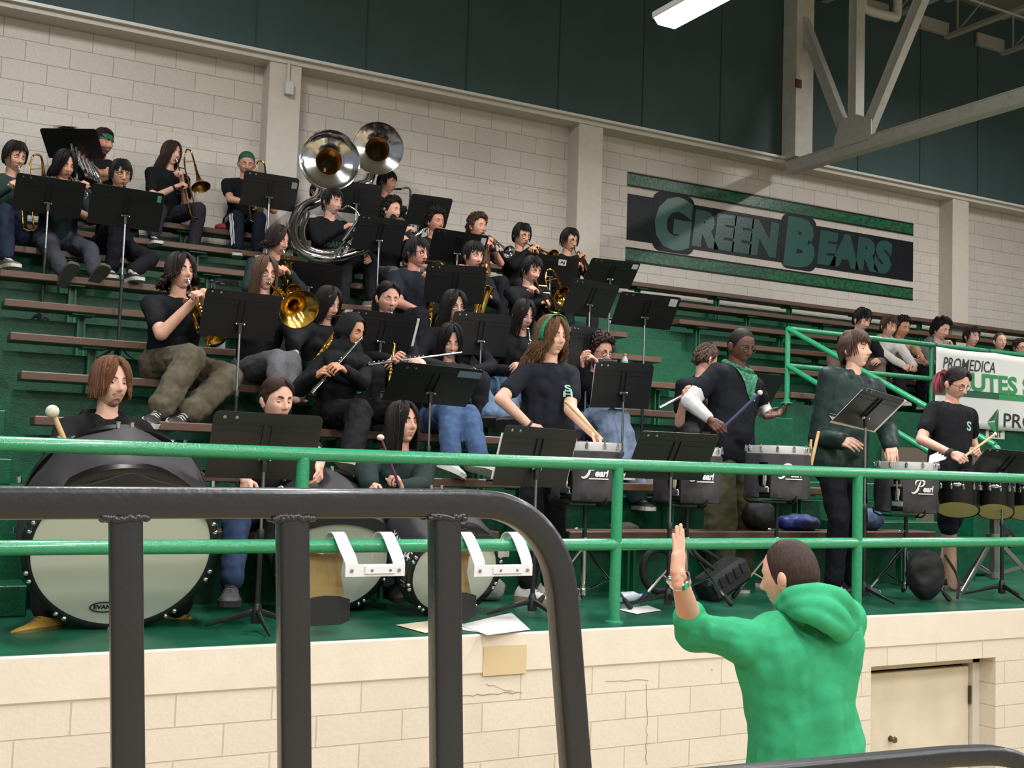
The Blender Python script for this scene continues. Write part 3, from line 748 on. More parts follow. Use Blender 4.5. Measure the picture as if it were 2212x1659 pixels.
# ---------------------------------------------------------------- soft union of limbs
_TEX = {}
def tex(sc_):
    if sc_ not in _TEX:
        t = bpy.data.textures.new('folds', 'CLOUDS'); t.noise_scale = sc_; t.noise_depth = 1; _TEX[sc_] = t
    return _TEX[sc_]
def union(g, voxel, smooth=4, folds=0, fscale=.07, factor=.5):
    """melts overlapping closed shapes into one continuous surface; returns (verts, faces)"""
    me = bpy.data.meshes.new('tmp'); me.from_pydata(g.v, [], g.f); me.update()
    o = bpy.data.objects.new('tmp', me); COL.objects.link(o)
    r_ = o.modifiers.new('r', 'REMESH'); r_.mode = 'VOXEL'; r_.voxel_size = voxel
    if smooth: s = o.modifiers.new('s', 'SMOOTH'); s.iterations = smooth; s.factor = factor
    if folds:
        d = o.modifiers.new('d', 'DISPLACE'); d.texture = tex(fscale); d.strength = folds; d.mid_level = .5; d.texture_coords = 'LOCAL'
        s2 = o.modifiers.new('s2', 'SMOOTH'); s2.iterations = 1
    bpy.context.view_layer.update()
    ev = o.evaluated_get(bpy.context.evaluated_depsgraph_get()); m2 = ev.to_mesh()
    co_ = np.empty(len(m2.vertices)*3); m2.vertices.foreach_get('co', co_)
    fs = [tuple(p.vertices) for p in m2.polygons]; vs = [tuple(p) for p in co_.reshape(-1, 3)]
    ev.to_mesh_clear(); COL.objects.unlink(o); bpy.data.objects.remove(o); bpy.data.meshes.remove(me)
    return vs, fs
# ---------------------------------------------------------------- hands
def hand_template(curl, spread=.06, thumb=.5, knuckle=None):
    """right hand: fingers along +x, palm towards -z, thumb on the +y side"""
    g = G()
    base = [(.082, .030), (.088, .010), (.084, -.010), (.076, -.029)]; lens = [(.040, .025, .020), (.044, .029, .021), (.041, .027, .021), (.032, .020, .018)]
    g.caps((.0, .010, 0), (.03, .016, 0), .019, .017); g.caps((.0, -.010, 0), (.03, -.014, 0), .019, .017)
    for i, ((bx, by), ls) in enumerate(zip(base, lens)):
        g.caps((.02, by*.8, -.002), (bx, by, 0), .0155, .0125)
        a = (by/.03)*spread; ang = 0; p = V((bx, by, 0)); cs = curl[i] if isinstance(curl[0], (list, tuple)) else curl
        r = .0098 if i < 3 else .0086
        for j, L in enumerate(ls):
            ang += cs[j]; d = V((math.cos(ang)*math.cos(a), math.sin(a)*math.cos(ang), -math.sin(ang))); q = p+d*L
            g.caps(p, q, r*(1-.07*j), r*(.93-.07*j), 10); p = q
    g.ell((.046, .002, -.001), (.048, .036, .0155)); g.caps((-.02, 0, 0), (.02, 0, 0), .021, .022)
    t0 = V((.018, .022, -.006)); t1 = t0+V((.032, .022, -.012*(1+thumb))); t2 = t1+V((.030, .006-.010*thumb, -.014*thumb)); t3 = t2+V((.024, -.004-.010*thumb, -.010*thumb))
    g.caps(t0, t1, .0120, .0112); g.caps(t1, t2, .0105, .0095); g.caps(t2, t3, .0095, .008)
    return union(g, .0032, 6, factor=.5)
HANDS = {}
def hand(kind):
    if kind not in HANDS:
        HANDS[kind] = {'grip': lambda: hand_template((1.05, 1.25, .75), .03, 1.3), 'relax': lambda: hand_template(((.5, .6, .35), (.58, .65, .35), (.65, .7, .4), (.7, .75, .4)), .04, .8),
                       'keys': lambda: hand_template(((.5, .75, .35), (.55, .8, .4), (.6, .8, .4), (.5, .7, .35)), .10, .8), 'flat': lambda: hand_template(((.04, .05, .03), (.0, .04, .03), (.03, .05, .03), (.06, .06, .03)), .05, -.2),
                       'open': lambda: hand_template(((.2, .3, .2), (.35, .4, .25), (.5, .55, .3), (.6, .65, .35)), .12, .3)}[kind]()
    return HANDS[kind]
def put_hand(g, kind, W, fd, pn, right, s=1.0):
    vs, fs = hand(kind); x = V(fd).normalized(); z = -V(pn); z = (z-x*z.dot(x))
    if z.length < 1e-4: z = x.orthogonal()
    z.normalize(); y = z.cross(x)              # thumb side
    flip = not right
    n = len(g.v); k = -1 if flip else 1
    # a right hand, palm down, fingers forward has its thumb to the left
    for p in vs: g.v.append(tuple(V(W)+(x*p[0]+y*(p[1]*k)+z*p[2])*s))
    for f in fs: g.f.append(tuple(i+n for i in (f if not flip else f[::-1]))); g.m.append(0)
# ---------------------------------------------------------------- joints
def ik(a, b, la, lb, pole):
    a = V(a); b = V(b); d = b-a; L = d.length
    if L > (la+lb)*.999: b = a+d*((la+lb)*.999/L); d = b-a; L = d.length
    x = (la*la-lb*lb+L*L)/(2*L); h = math.sqrt(max(0, la*la-x*x)); u = d/L
    p = V(pole); p = p-u*p.dot(u)
    if p.length < 1e-5: p = u.orthogonal()
    return a+u*x+p.normalized()*h, b
def on_ray(px, py, P, L, Yd, lo=-1.2, hi=1.2):
    """point on the sight line (px,py) that is L from P, on the side nearer depth Yd"""
    d = ray(px, py); d = d/d.y; o = EYE-P
    A = d.dot(d); B = 2*o.dot(d); C_ = o.dot(o)-L*L; D = B*B-4*A*C_
    if D <= 0: return EYE+d*(-B/(2*A))
    r1, r2 = (-B-math.sqrt(D))/(2*A), (-B+math.sqrt(D))/(2*A)
    return EYE+d*(r1 if abs(r1-Yd) < abs(r2-Yd) else r2)
def skin_mat(c):
    c0 = lin(c); return mat('skin_'+c, c, .5, noise=.10, nscale=28, bump=.05, bscale=300, spec=.35)
def blend(a, b, t): return ''.join('%02x' % int(int(a[i:i+2], 16)*(1-t)+int(b[i:i+2], 16)*t) for i in (0, 2, 4))
def dark(c, k): return ''.join('%02x' % max(0, min(255, int(int(c[i:i+2], 16)*k))) for i in (0, 2, 4))
PEOPLE = {}
def shoe_build(name, A, td, up, m, ms, parent, s=1.0, L=.27):
    """A: ankle joint; td: toe direction; up: from sole to ankle"""
    x, y, z = V(td).normalized(), None, V(up); z = (z-x*z.dot(x)).normalized(); y = z.cross(x)
    o = V(A)-z*.085*s
    g = G()
    prof = [(-.075, .026, .060), (-.06, .034, .088), (-.03, .037, .098), (.0, .037, .098), (.035, .040, .086), (.075, .046, .066), (.115, .050, .054), (.15, .048, .048), (.178, .038, .040), (.192, .018, .026)]
    n = 12; k = L/.27*s; rings = []
    for px, w, h in prof:
        for i in range(n+1):
            a = PI*i/n; rings.append(o+x*(px*k)+y*(math.cos(a)*w*s*(1 if 0 < i < n else 1))+z*((.022+math.sin(a)**.8*(h-.022))*s))
    n0 = g.addv(rings); N = len(prof)
    for i in range(N-1): g.addf([(i*(n+1)+q, (i+1)*(n+1)+q, (i+1)*(n+1)+q+1, i*(n+1)+q+1) for q in range(n)], n0)
    g.addf([tuple(range(n, -1, -1)), tuple((N-1)*(n+1)+q for q in range(n+1))], n0)
    for q in range(4): # laces
        xx = .03+.022*q; hh = np.interp(xx, [p[0] for p in prof], [p[2] for p in prof]); g.mi = 1
        g.tube([o+x*(xx*k)+y*(c*.024*s)+z*((hh+.002-abs(c)*.010)*s) for c in (-1, -.5, 0, .5, 1)], .004*s, 5); g.mi = 0
    sh = g.build(name, [m, ms], parent, angle=50)
    g = G(); pts = []
    for px, w, h in prof: pts.append((px*k, (w+.005)*s))
    poly = pts+[(a, -b) for a, b in reversed(pts)]
    g.prism([(a, b) for a, b in poly][::-1], o+z*(.026*s), x, y, -.028*s) if False else g.prism(poly[::-1], o-z*(.0*s), x, y, .028*s)
    g.build('sole', ms, sh, smooth=False)
    return sh
def person(key, label, head, k=None, Y=None, hy=0, hp=0, hr=0, ty=None, s=1.0, bulk=1.0, skin='d9a78c', hair=None, hc='2a211d', shirt='17181a', sleeve='short',
           pants='1b1c20', shoes='1c1c1e', sole='c9c5bb', lean=.05, side=0.0, pelvis=None, R=None, Lh=None, eR=None, eL=None, kR=None, kL=None, aR=None, aL=None,
           tR=None, tL=None, legs=True, stand=False, floor=None, hood=False, glasses=None, fem=False, voxel=.011, hands=('keys', 'keys'), pnR=None, pnL=None, fdR=None, fdL=None,
           shorts=False, wide_leg=1.0, headkw=None, group=None, shirt_rough=.85, torso=None, nofeet=False, armskin=None, neck=1.0, collar=None, seat=None, pantsmat=None, shirtmat=None, sh_w=1.0, nb_up=0, folds=.016, fscale=.085):
    rnd = random.Random(hash_(key))
    headkw = dict(headkw or {}); hk = dict(hair or {})
    if Y is None: Y = bY(k)+.06
    H = at(head[0], head[1], Y)
    c = V((EYE.x-H.x, EYE.y-H.y, 0)).normalized(); rg = V((-c.y, c.x, 0))
    def fdir(a): a = math.radians(a); return c*math.cos(a)+rg*math.sin(a)
    if ty is None: ty = hy*.6
    f = fdir(ty); Z = V((0, 0, 1)); r = f.cross(Z)
    fh = fdir(hy); rh = fh.cross(Z); q = Matrix.Rotation(math.radians(-hp), 3, rh) ; fh = q @ fh; uh = rh.cross(fh)
    q2 = Matrix.Rotation(math.radians(hr), 3, fh); rh = q2 @ rh; uh = q2 @ uh
    hs = s**.6*1.0
    HM = Matrix(((rh.x*hs, fh.x*hs, uh.x*hs, H.x), (rh.y*hs, fh.y*hs, uh.y*hs, H.y), (rh.z*hs, fh.z*hs, uh.z*hs, H.z), (0, 0, 0, 1)))
    NB = H-uh*.06*hs-Z*(.117-nb_up)*s-fh*.022
    if pelvis: P = at(*pelvis[:2], Y+pelvis[2])
    elif stand: P = V((NB.x, NB.y, NB.z-.52*s))-f*lean+r*side
    else:
        pz = (bZ(k) if seat is None else seat)+.10*s; P = V((NB.x, NB.y, pz))-f*lean+r*side
    d = P-NB; up = -d.normalized()
    f2 = (f-up*f.dot(up)).normalized(); r2 = f2.cross(up)
    shw = (.155 if fem else .175)*s*sh_w
    SR = NB+r2*shw-up*.05*s; SL = NB-r2*shw-up*.05*s
    la, lb = .285*s, .255*s
    jp = {}
    for nm, S, h_, e_, sg in (('R', SR, R, eR, 1), ('L', SL, Lh, eL, -1)):
        if h_ is None: # resting on the lap
            Wd = P+f*.30*s+r*(sg*.12*s)+Z*.10*s; E, Wd = ik(S, Wd, la, lb, r*sg-Z*.4-f*.3)
        else:
            Wd = at(h_[0], h_[1], Y+h_[2]) if len(h_) == 3 and not isinstance(h_, V) else V(h_)
            if e_ is not None:
                E = on_ray(e_[0], e_[1], S, la, Y+(e_[2] if len(e_) > 2 else -.1))
                dd = Wd-E
                if dd.length > lb*1.25: Wd = E+dd.normalized()*lb*1.25
            else: E, Wd = ik(S, Wd, la, lb, r*(sg*.8)-Z*.9-f*.1)
        jp[nm] = (S, E, Wd)
    hipw = .085*s
    HR, HL = P+r*hipw, P-r*hipw
    lt, ls = .42*s, .41*s
    fl = floor if floor is not None else (tZ(k) if k is not None else ST)
    jl = {}
    for nm, Hp, K_, A_, sg in (('R', HR, kR, aR, 1), ('L', HL, kL, aL, -1)):
        if stand:
            A = at(A_[0], A_[1], Y+(A_[2] if len(A_) > 2 else 0)) if A_ else V((Hp.x, Hp.y, fl+.09*s))+r*(sg*.03)
            K, A2 = ik(Hp, A, lt, ls+.02, f*1.0)
            if (A2-A).length > .02: K = Hp.lerp(A, .5)+f*.02
        else:
            K = on_ray(K_[0], K_[1], Hp, lt, Y+(K_[2] if len(K_) > 2 else -.4)) if K_ else Hp+f*(lt*.985)+r*(sg*.05*s)+Z*(.02*s)
            A = on_ray(A_[0], A_[1], K, ls, Y+(A_[2] if len(A_) > 2 else -.45)) if A_ else V((K.x, K.y, max(fl+.09*s, K.z-ls)))+f*.02
        jl[nm] = (Hp, K, A)
    # ---- body: one continuous surface
    g = G()
    g.caps(NB-up*.06*s, H-uh*.05*hs-fh*.012, .052*s*neck*bulk**.4, .050*s*neck)
    g.caps(NB-up*.02*s+r2*.03*s, SR, .05*s, .045*s); g.caps(NB-up*.02*s-r2*.03*s, SL, .05*s, .045*s)
    for sg in (-1, 1): g.caps(NB+d*.2+r2*(sg*.07*s), NB+d*.95+r2*(sg*.06*s), .075*s, .075*s)
    for nm in 'RL':
        S, E, Wd = jp[nm]; bb = bulk**.5
        g.caps(S, E, .047*s*bb, .040*s*bb); g.caps(E, Wd, .041*s*bb, .0245*s)
        if legs:
            Hp, K, A = jl[nm]; g.caps(Hp, K, .08*s*bb, .054*s); g.caps(K, A, .052*s, .036*s)
            g.caps(K.lerp(A, .15)-f*.012, K.lerp(A, .45)-f*.012, .05*s, .042*s)
    vs, fs = union(g, voxel*.85, 4)
    b = G(); b.v = list(vs); b.f = list(fs); b.m = [0]*len(fs)
    for i, (nm, pn, fd) in enumerate((('R', pnR, fdR), ('L', pnL, fdL))):
        S, E, Wd = jp[nm]; sg = 1 if nm == 'R' else -1
        fdv = V(fd) if fd is not None else (Wd-E).normalized()
        pv = V(pn) if pn is not None else (-r*sg*.8-Z*.6-f*.1)
        put_hand(b, hands[i], Wd-fdv*.016, fdv, pv, nm == 'R', s*.92)
    head_build(b, HM, **headkw)
    slots = [skin_mat(skin), mat('lips_'+skin, blend(dark(skin, .84), '9c5450', .22), .4), mat('eye_white', 'b8b0a8', .3), mat('iris_dark', '1d1512', .15), mat('hair_'+hc, hc, .55), mat('beard_'+hc+skin, blend(hc, skin, .35), .7)]
    base = V((P.x, P.y, fl))
    body = b.build('person', slots, None, angle=70, origin=base)
    tag(body, label, 'person', group)
    lock_ = body
    # ---- clothes
    sm = shirtmat or mat('cloth_'+shirt, shirt, shirt_rough, noise=.12, nscale=60, bump=.25, bscale=22, spec=.18)
    g = G(); B = bulk
    for sg in (-1, 1):
        g.caps(NB+d*.17+r2*(sg*.088*s*sh_w), NB+d*.55+r2*(sg*.072*s)+f2*.01, .093*s*B, .090*s*B)
        g.caps(NB+d*.5+r2*(sg*.062*s), NB+d*(1.13 if stand else 1.02)+r2*(sg*.07*s), .092*s*B, (.117 if stand else .098)*s*B)
        S = jp['R' if sg > 0 else 'L'][0]; g.caps(NB-up*.025*s+r2*(sg*.035*s), S, .055*s, .062*s)
    g.caps(NB+d*.2+f2*.015, NB+d*.9+f2*(.02+.05*(B-1)), .10*s*B, .115*s*B)
    g.caps(NB+d*.16-f2*.025, NB+d*.95-f2*.015, .095*s, .11*s*B)
    if fem:
        for sg in (-1, 1): g.ell(NB+d*.36+r2*(sg*.06*s)+f2*.06*s*B, .064*s)
    for nm in 'RL':
        S, E, Wd = jp[nm]; bb = bulk**.5
        if sleeve == 'short': g.caps(S, S.lerp(E, .62), .061*s*bb, .060*s*bb)
        elif sleeve == 'pushed': g.caps(S, E, .062*s*bb, .055*s*bb); g.caps(E, E.lerp(Wd, .2), .055*s*bb, .052*s*bb)
        elif sleeve == 'long' or sleeve == 'baggy':
            q_ = 1.25 if sleeve == 'baggy' else 1.0
            g.caps(S, E, .061*s*bb*(q_*.5+.5), .056*s*bb*q_); g.caps(E, E.lerp(Wd, .9), .055*s*bb*q_, .043*s*q_)
    if hood:
        for i in range(9):
            a = -2.3+4.6*i/8; p = NB+up*.018*s-f2*(math.cos(a)*.075*s)+r2*(math.sin(a)*.082*s)-up*(.03*s*(1-math.cos(a))*.6); g.ell(p, (.034*s,)*3)
        RH = Matrix((r2, f2, up)).transposed(); hk_ = hood if not isinstance(hood, bool) else 1.0
        g.ell(NB-f2*(.105*s)-up*(.035*s), (.125*s*hk_, .050*s*hk_, .085*s*hk_), RH); g.ell(NB-f2*(.12*s)-up*(.085*s*hk_), (.085*s*hk_, .042*s*hk_, .075*s*hk_), RH)
        for sg in (-1, 1): g.caps(NB-f2*.07*s+r2*(sg*.075*s)+up*.01, NB+f2*.065*s+r2*(sg*.07*s)-up*.03, .036*s*hk_, .028*s)
    elif collar != 'none':
        for i in range(12):
            a = 2*PI*i/12; a2 = a+2*PI/12
            pf = lambda t: NB+up*(.012-.02*math.cos(t))*s+f2*(math.cos(t)*.062*s)+r2*(math.sin(t)*.066*s)
            g.caps(pf(a), pf(a2), .014*s, .014*s, 8)
    vs, fs = union(g, voxel, 5, folds=folds*s, fscale=fscale)
    cg = G(); cg.v = list(vs); cg.f = list(fs); cg.m = [0]*len(fs)
    so = cg.build('shirt' if sleeve == 'short' else ('hoodie' if hood else 'jacket' if sleeve == 'baggy' else 'sweater'), sm, body, angle=80)
    if armskin: # long white undersleeve
        for nm in armskin:
            g = G(); S, E, Wd = jp[nm]; g.caps(S.lerp(E, .45), E, .057*s*bulk**.5, .052*s*bulk**.5); g.caps(E, E.lerp(Wd, .78), .052*s*bulk**.5, .037*s)
            vs, fs = union(g, voxel*.9, 4, folds=.006, fscale=.04); cg = G(); cg.v = list(vs); cg.f = list(fs); cg.m = [0]*len(fs); cg.build('undersleeve', mat('white_knit', 'b9b8bb', .85, bump=.2, bscale=60), body, angle=80)
    if legs:
        pm = pantsmat or mat('trouser_'+pants, pants, .85, noise=.2, nscale=30, bump=.3, bscale=18, spec=.2)
        g = G(); w = wide_leg; hk2 = .80 if stand else 1.0
        g.caps(HR, HL, .118*s*B*hk2, .118*s*B*hk2); g.caps(P+up*.06*s*hk2+r*.05*s, P+up*.06*s*hk2-r*.05*s, .105*s*B*hk2, .105*s*B*hk2)
        for nm in 'RL':
            Hp, K, A = jl[nm]; g.caps(Hp, K, .100*s*B**.7*(.93 if stand else 1), .072*s*w)
            if shorts: continue
            g.caps(K, K.lerp(A, .93), .072*s*w, .060*s*w)
        vs, fs = union(g, voxel, 4, folds=.022*s*w, fscale=.075)
        cg = G(); cg.v = list(vs); cg.f = list(fs); cg.m = [0]*len(fs); cg.build('shorts' if shorts else 'trousers', pm, body, angle=80)
        if not nofeet:
            for nm, tt in (('R', tR), ('L', tL)):
                Hp, K, A = jl[nm]; td = V(tt) if tt is not None else (f*1.0+r*((1 if nm == 'R' else -1)*.12)); shin = (K-A).normalized()
                upv = Z if tt is None else shin
                shoe_build('shoe', A, td, upv, mat('shoe_'+shoes, shoes, .6), mat('sole_'+sole, sole, .7), body, s)
    # ---- hair and what is worn on the head
    hm = mat('hair_'+hc+'_locks', hc, .62, noise=.45, nscale=120, bump=.3, bscale=200, stretch=(1, 1, .25), spec=.3)
    if hk:
        st = hk.pop('style')
        if st in ('hijab',):
            g = G(); g.T = HM
            n, m_ = 40, 18; rows = []
            for j in range(m_+1):
                row = []
                for k_ in range(n):
                    ph = -PI+2*PI*k_/n; fro = 1-sstep(.55, 1.05, abs(ph)); hl_ = math.radians(np.interp(abs(math.degrees(ph)), [0, 40, 58, 75, 180], [46, 50, 95, 150, 150]))
                    p = V(head_shape(ph, max(1e-3, hl_*j/m_))); nr = V((p.x/HA**2, p.y/HB**2, p.z/HC**2)).normalized(); row.append(p+nr*(.016+.014*max(0, 1-abs(p.z+.012)/.045)*(abs(p.x) > .05)))
                rows.append(row)
            rows.append([V(p)*.96 for p in rows[-1]])
            n0 = g.addv([p for q_ in rows for p in q_]); g.addf([(j*n+q_, (j+1)*n+q_, (j+1)*n+(q_+1) % n, j*n+(q_+1) % n) for j in range(m_+1) for q_ in range(n)], n0)
            g.T = None; g2 = G()
            for i in range(16):
                a = 2*PI*i/16; g2.ell(NB+up*.045*s+f2*(math.cos(a)*.06)+r2*(math.sin(a)*.065), (.05, .05, .06)); g2.ell(NB+up*(-.03)*s+f2*(math.cos(a)*.09+.015)+r2*(math.sin(a)*.125), (.062, .062, .062))
            for i in range(9):
                a = -1.0+2.0*i/8; g2.ell(NB-up*(.13-.05*abs(a))*s+f2*.105+r2*(a*.12), (.055, .035, .07))
            g2.caps(H-uh*.02-fh*.045, NB-f2*.05, .07, .09)
            for sg in (-1, 1): g2.caps(H+rh*(sg*.066)+uh*.02+fh*.012, NB+f2*.05+up*.05+r2*(sg*.04), .022, .05)
            g2.caps(H-uh*.118+fh*.035, NB+f2*.06+up*.04, .026, .05)
            vs, fs = union(g2, .009, 8, folds=.012, fscale=.06); n1 = g.addv(vs); g.addf(fs, n1)
            g.build('headscarf', sm, body, angle=80)
        else:
            hair_build(st, HM, 'hair', hm, body, rnd, wide=headkw.get('wide', 1.0), long_=headkw.get('long_', 1.0), **hk)
    if glasses:
        g = G(); g.T = HM; gm = mat('glasses_'+glasses, glasses, .3)
        w_ = headkw.get('wide', 1.0)
        for sx in (-1, 1):
            c_ = V((sx*.033*w_, .087, -.001)); g.tube([c_+V((math.cos(t)*.0245, -abs(math.cos(t))*.003*(1 if math.cos(t)*sx > 0 else 0), math.sin(t)*.0195)) for t in np.linspace(0, 2*PI, 18, endpoint=False)], .0026, 6, closed=True)
            g.tube([V((sx*.0575*w_, .083, .005)), V((sx*.074*w_, .06, .008)), V((sx*.081*w_, -.005, .004)), V((sx*.079*w_, -.02, -.008))], .0018, 6)
        g.tube([V((-.010, .087, .002)), V((0, .0905, .005)), V((.010, .087, .002))], .0018, 6)
        g.build('glasses', gm, body)
    PEOPLE[key] = dict(H=H, HM=HM, f=f, fh=fh, r=r, rh=rh, uh=uh, up=up, f2=f2, r2=r2, NB=NB, P=P, d=d, j=jp, l=jl, body=body, shirt=so, s=s, hs=hs, Y=Y)
    return PEOPLE[key]
def hash_(k): return sum(ord(c)*(i+7)*31 for i, c in enumerate(str(k)))
def mouth(p): return p['HM'] @ V((0, .088, -.0645))
def head_band(p, col, z0=.035, tilt=.25, name='headband', w=.022, full=False, kx=1.13):
    g = G(); g.T = p['HM']; m = mat('band_'+col, col, .7, noise=.5, nscale=55, col2=dark(col, .45))
    if full:
        cap_mesh(g, .012, lambda ph: hl_default(ph, 52, 66, 84, 100), random.Random(2), .001)
        g.tube([V((0, -.1, -.01)), V((.02, -.125, -.03)), V((.03, -.13, -.07))], [.012, .014, .006], 8); g.tube([V((0, -.1, -.01)), V((-.02, -.125, -.03)), V((-.03, -.12, -.06))], [.012, .014, .006], 8)
    else:
        n = 40; rows = []
        for k in range(n):
            ph = -PI+2*PI*k/n; zc = z0+tilt*.09*math.cos(ph)
            row = []
            for q in (-w, -w*.4, w*.4, w):
                zz = zc+q; th = math.acos(max(-.99, min(.99, zz/HC))); x, y, z = head_shape(ph, th); row.append(V((x*kx, y*(kx-.02)+.001, zz)))
            rows.append(row)
        n0 = g.addv([q for r_ in rows for q in r_]); g.addf([(k*4+q, ((k+1) % n)*4+q, ((k+1) % n)*4+q+1, k*4+q+1) for k in range(n) for q in range(3)], n0)
    return g.build(name, m, p['body'])
def emblem(p, txt, col, lat, dn, w, h, name='emblem', **kw):
    """printed lettering on the chest, laid onto the cloth"""
    so = p['shirt']; me = so.data; mw = so.matrix_world
    vs = [tuple(v.co) for v in me.vertices]; off = p['body'].location
    bvh = BVHTree.FromPolygons(vs, [tuple(q.vertices) for q in me.polygons])
    o = p['NB']+p['d'].normalized()*dn+p['r2']*(-lat)
    ex = -p['r2']; ey = p['up']; f2 = p['f2']
    def fix(q):
        # cast from in front onto the shirt
        hit = bvh.ray_cast(V(q)+f2*.5-so_world, -f2)
        return (hit[0]+so_world+f2*.004) if hit[0] else V(q)+f2*.12
    so_world = V((0, 0, 0))
    # shirt mesh coordinates are world ones shifted by the parent's place
    so_world = V(off) if so.parent and False else SHIFT(so)
    return put_text(name, txt, mat('print_'+col, col, .7), o-ex*w/2-ey*h/2, ex, ey, w, h, lift=0, parent=p['body'], fix=fix, **kw)
def SHIFT(o):
    return o.matrix_basis.translation + (o.parent.location if o.parent else V((0, 0, 0)))
# ================================================================ instruments, stands, drums
BRASS = mat('brass', 'd9b25a', .16, 1); BRASS_D = mat('antique_brass', '9c7a3c', .25, 1); SILVER = mat('silver_plate', 'd9d9dc', .12, 1); CHROME = mat('chrome', 'd0d2d6', .1, 1)
EBONY = mat('ebonite', '121213', .25); PEARL = mat('key_pearl', 'd8d2c4', .25); BLACKP = mat('black_plastic', '17171a', .45); RUBBER = mat('black_rubber', '151515', .75)
DESK = mat('stand_black', '191a1c', .42, bump=.05, bscale=200); STEEL = mat('satin_steel', 'a5a7aa', .3, 1); WHITE = mat('paper_white', 'dcdcdc', .7); TAN = mat('tan_plastic', '8d7647', .5, noise=.1, nscale=90)
def axes(d, up=V((0, 0, 1))):
    x = V(d).normalized(); z = V(up); z = (z-x*z.dot(x))
    if z.length < 1e-4: z = x.orthogonal()
    z.normalize(); return x, z.cross(x), z
def LM4(o, d, up=V((0, 0, 1)), s=1.0):
    x, y, z = axes(d, up); o = V(o)
    return Matrix(((x.x*s, y.x*s, z.x*s, o.x), (x.y*s, y.y*s, z.y*s, o.y), (x.z*s, y.z*s, z.z*s, o.z), (0, 0, 0, 1)))
def Gt(M): g = G(); g.T = M; return g
G.capl = False
def bell_prof(r0, R, L, e=2.6, n=14):
    return [(r0+(R-r0)*(t**e*.75+t**9*.25), L*t) for t in [i/n for i in range(n+1)]]
def bell(g, o, axis, r0, R, L, e=2.6, n=28, lip=.004):
    p = bell_prof(r0, R, L, e); p2 = [(max(r-.0025, .001), h) for r, h in reversed(p)]
    g.lathe(p+[(R+lip, L+.001), (R+lip, L+.004), (R-.001, L+.004)]+p2, o, axis, n)
def mouthpiece(g, o, d):
    g.lathe([(.0135, 0), (.0138, .004), (.012, .014), (.006, .026), (.0045, .04), (.005, .075)], o, d, 14)
def trumpet(label, mouth_, toward, m=BRASS, s=1.0, group='trumpets', up=V((0, 0, 1)), R=.062):
    M = LM4(mouth_, V(toward)-V(mouth_), up, s); t = thing('trumpet', label, 'trumpet', M.translation, group)
    g = Gt(M); mouthpiece(g, (0, 0, 0), (1, 0, 0)); g.build('mouthpiece', SILVER, t)
    g = Gt(M); r = .0058
    g.tube(smooth_path([(.06, 0, 0), (.30, 0, 0), (.36, 0, -.006), (.385, 0, -.032), (.36, 0, -.058), (.30, 0, -.062), (.24, 0, -.062)], 4), r, 9)
    g.tube(smooth_path([(.20, .02, -.05), (.10, .03, -.055), (.06, .035, -.045), (.045, .038, -.022), (.06, .04, .0), (.10, .04, .003), (.30, .036, .003)], 4), [.0062]*12+[.0075]*13, 9)
    g.tube(smooth_path([(.20, -.015, -.04), (.15, -.05, -.04), (.15, -.055, -.055), (.20, -.02, -.06)], 4), r, 8)
    g.tube(smooth_path([(.255, -.012, -.04), (.36, -.03, -.042), (.37, -.03, -.055), (.25, -.012, -.058)], 4), r, 8)
    for x in (.14, .31): g.cyl((x, 0, 0), (x, .04, 0), .003, n=6)
    g.build('tubing', m, t)
    for i in range(3):
        g = Gt(M); x = .195+.03*i; g.lathe([(0, -.095), (.010, -.094), (.0135, -.085), (.0125, -.08), (.0125, -.012), (.014, -.006), (.014, .004), (.006, .006), (.004, .02), (.008, .021), (.008, .025), (0, .026)], (x, .012, 0), (0, 0, 1), 12); g.build('valve', m, t)
    g = Gt(M); bell(g, (.28, .036, .003), (1, 0, 0), .0075, R, .21); g.build('bell', m, t); return t
def horn(label, mouth_, toward, m=BRASS, R=.125, up=V((0, 0, 1)), name='mellophone', bell_at=None):
    M = LM4(mouth_, V(toward)-V(mouth_), up); t = thing(name, label, 'horn', M.translation)
    g = Gt(M); mouthpiece(g, (0, 0, 0), (1, 0, 0)); g.build('mouthpiece', SILVER, t)
    g = Gt(M); g.tube(smooth_path([(.06, 0, 0), (.26, 0, 0), (.33, 0, -.02), (.34, 0, -.07), (.28, 0, -.1), (.14, .01, -.1), (.08, .02, -.07), (.09, .03, -.01), (.16, .035, .0), (.26, .035, .0)], 4), [.007]*18+[.010]*19, 9); g.build('tubing', m, t)
    for i in range(3): 
        g = Gt(M); g.lathe([(.016, -.1), (.016, .01), (.004, .012), (.004, .03), (.009, .031), (.009, .035)], (.15+.036*i, .015, -.01), (0, 0, 1), 12); g.build('valve', m, t)
    g = Gt(M); bell(g, (.24, .035, 0), (1, 0, 0), .011, R, .26, 2.9, 36); g.build('bell', m, t); return t
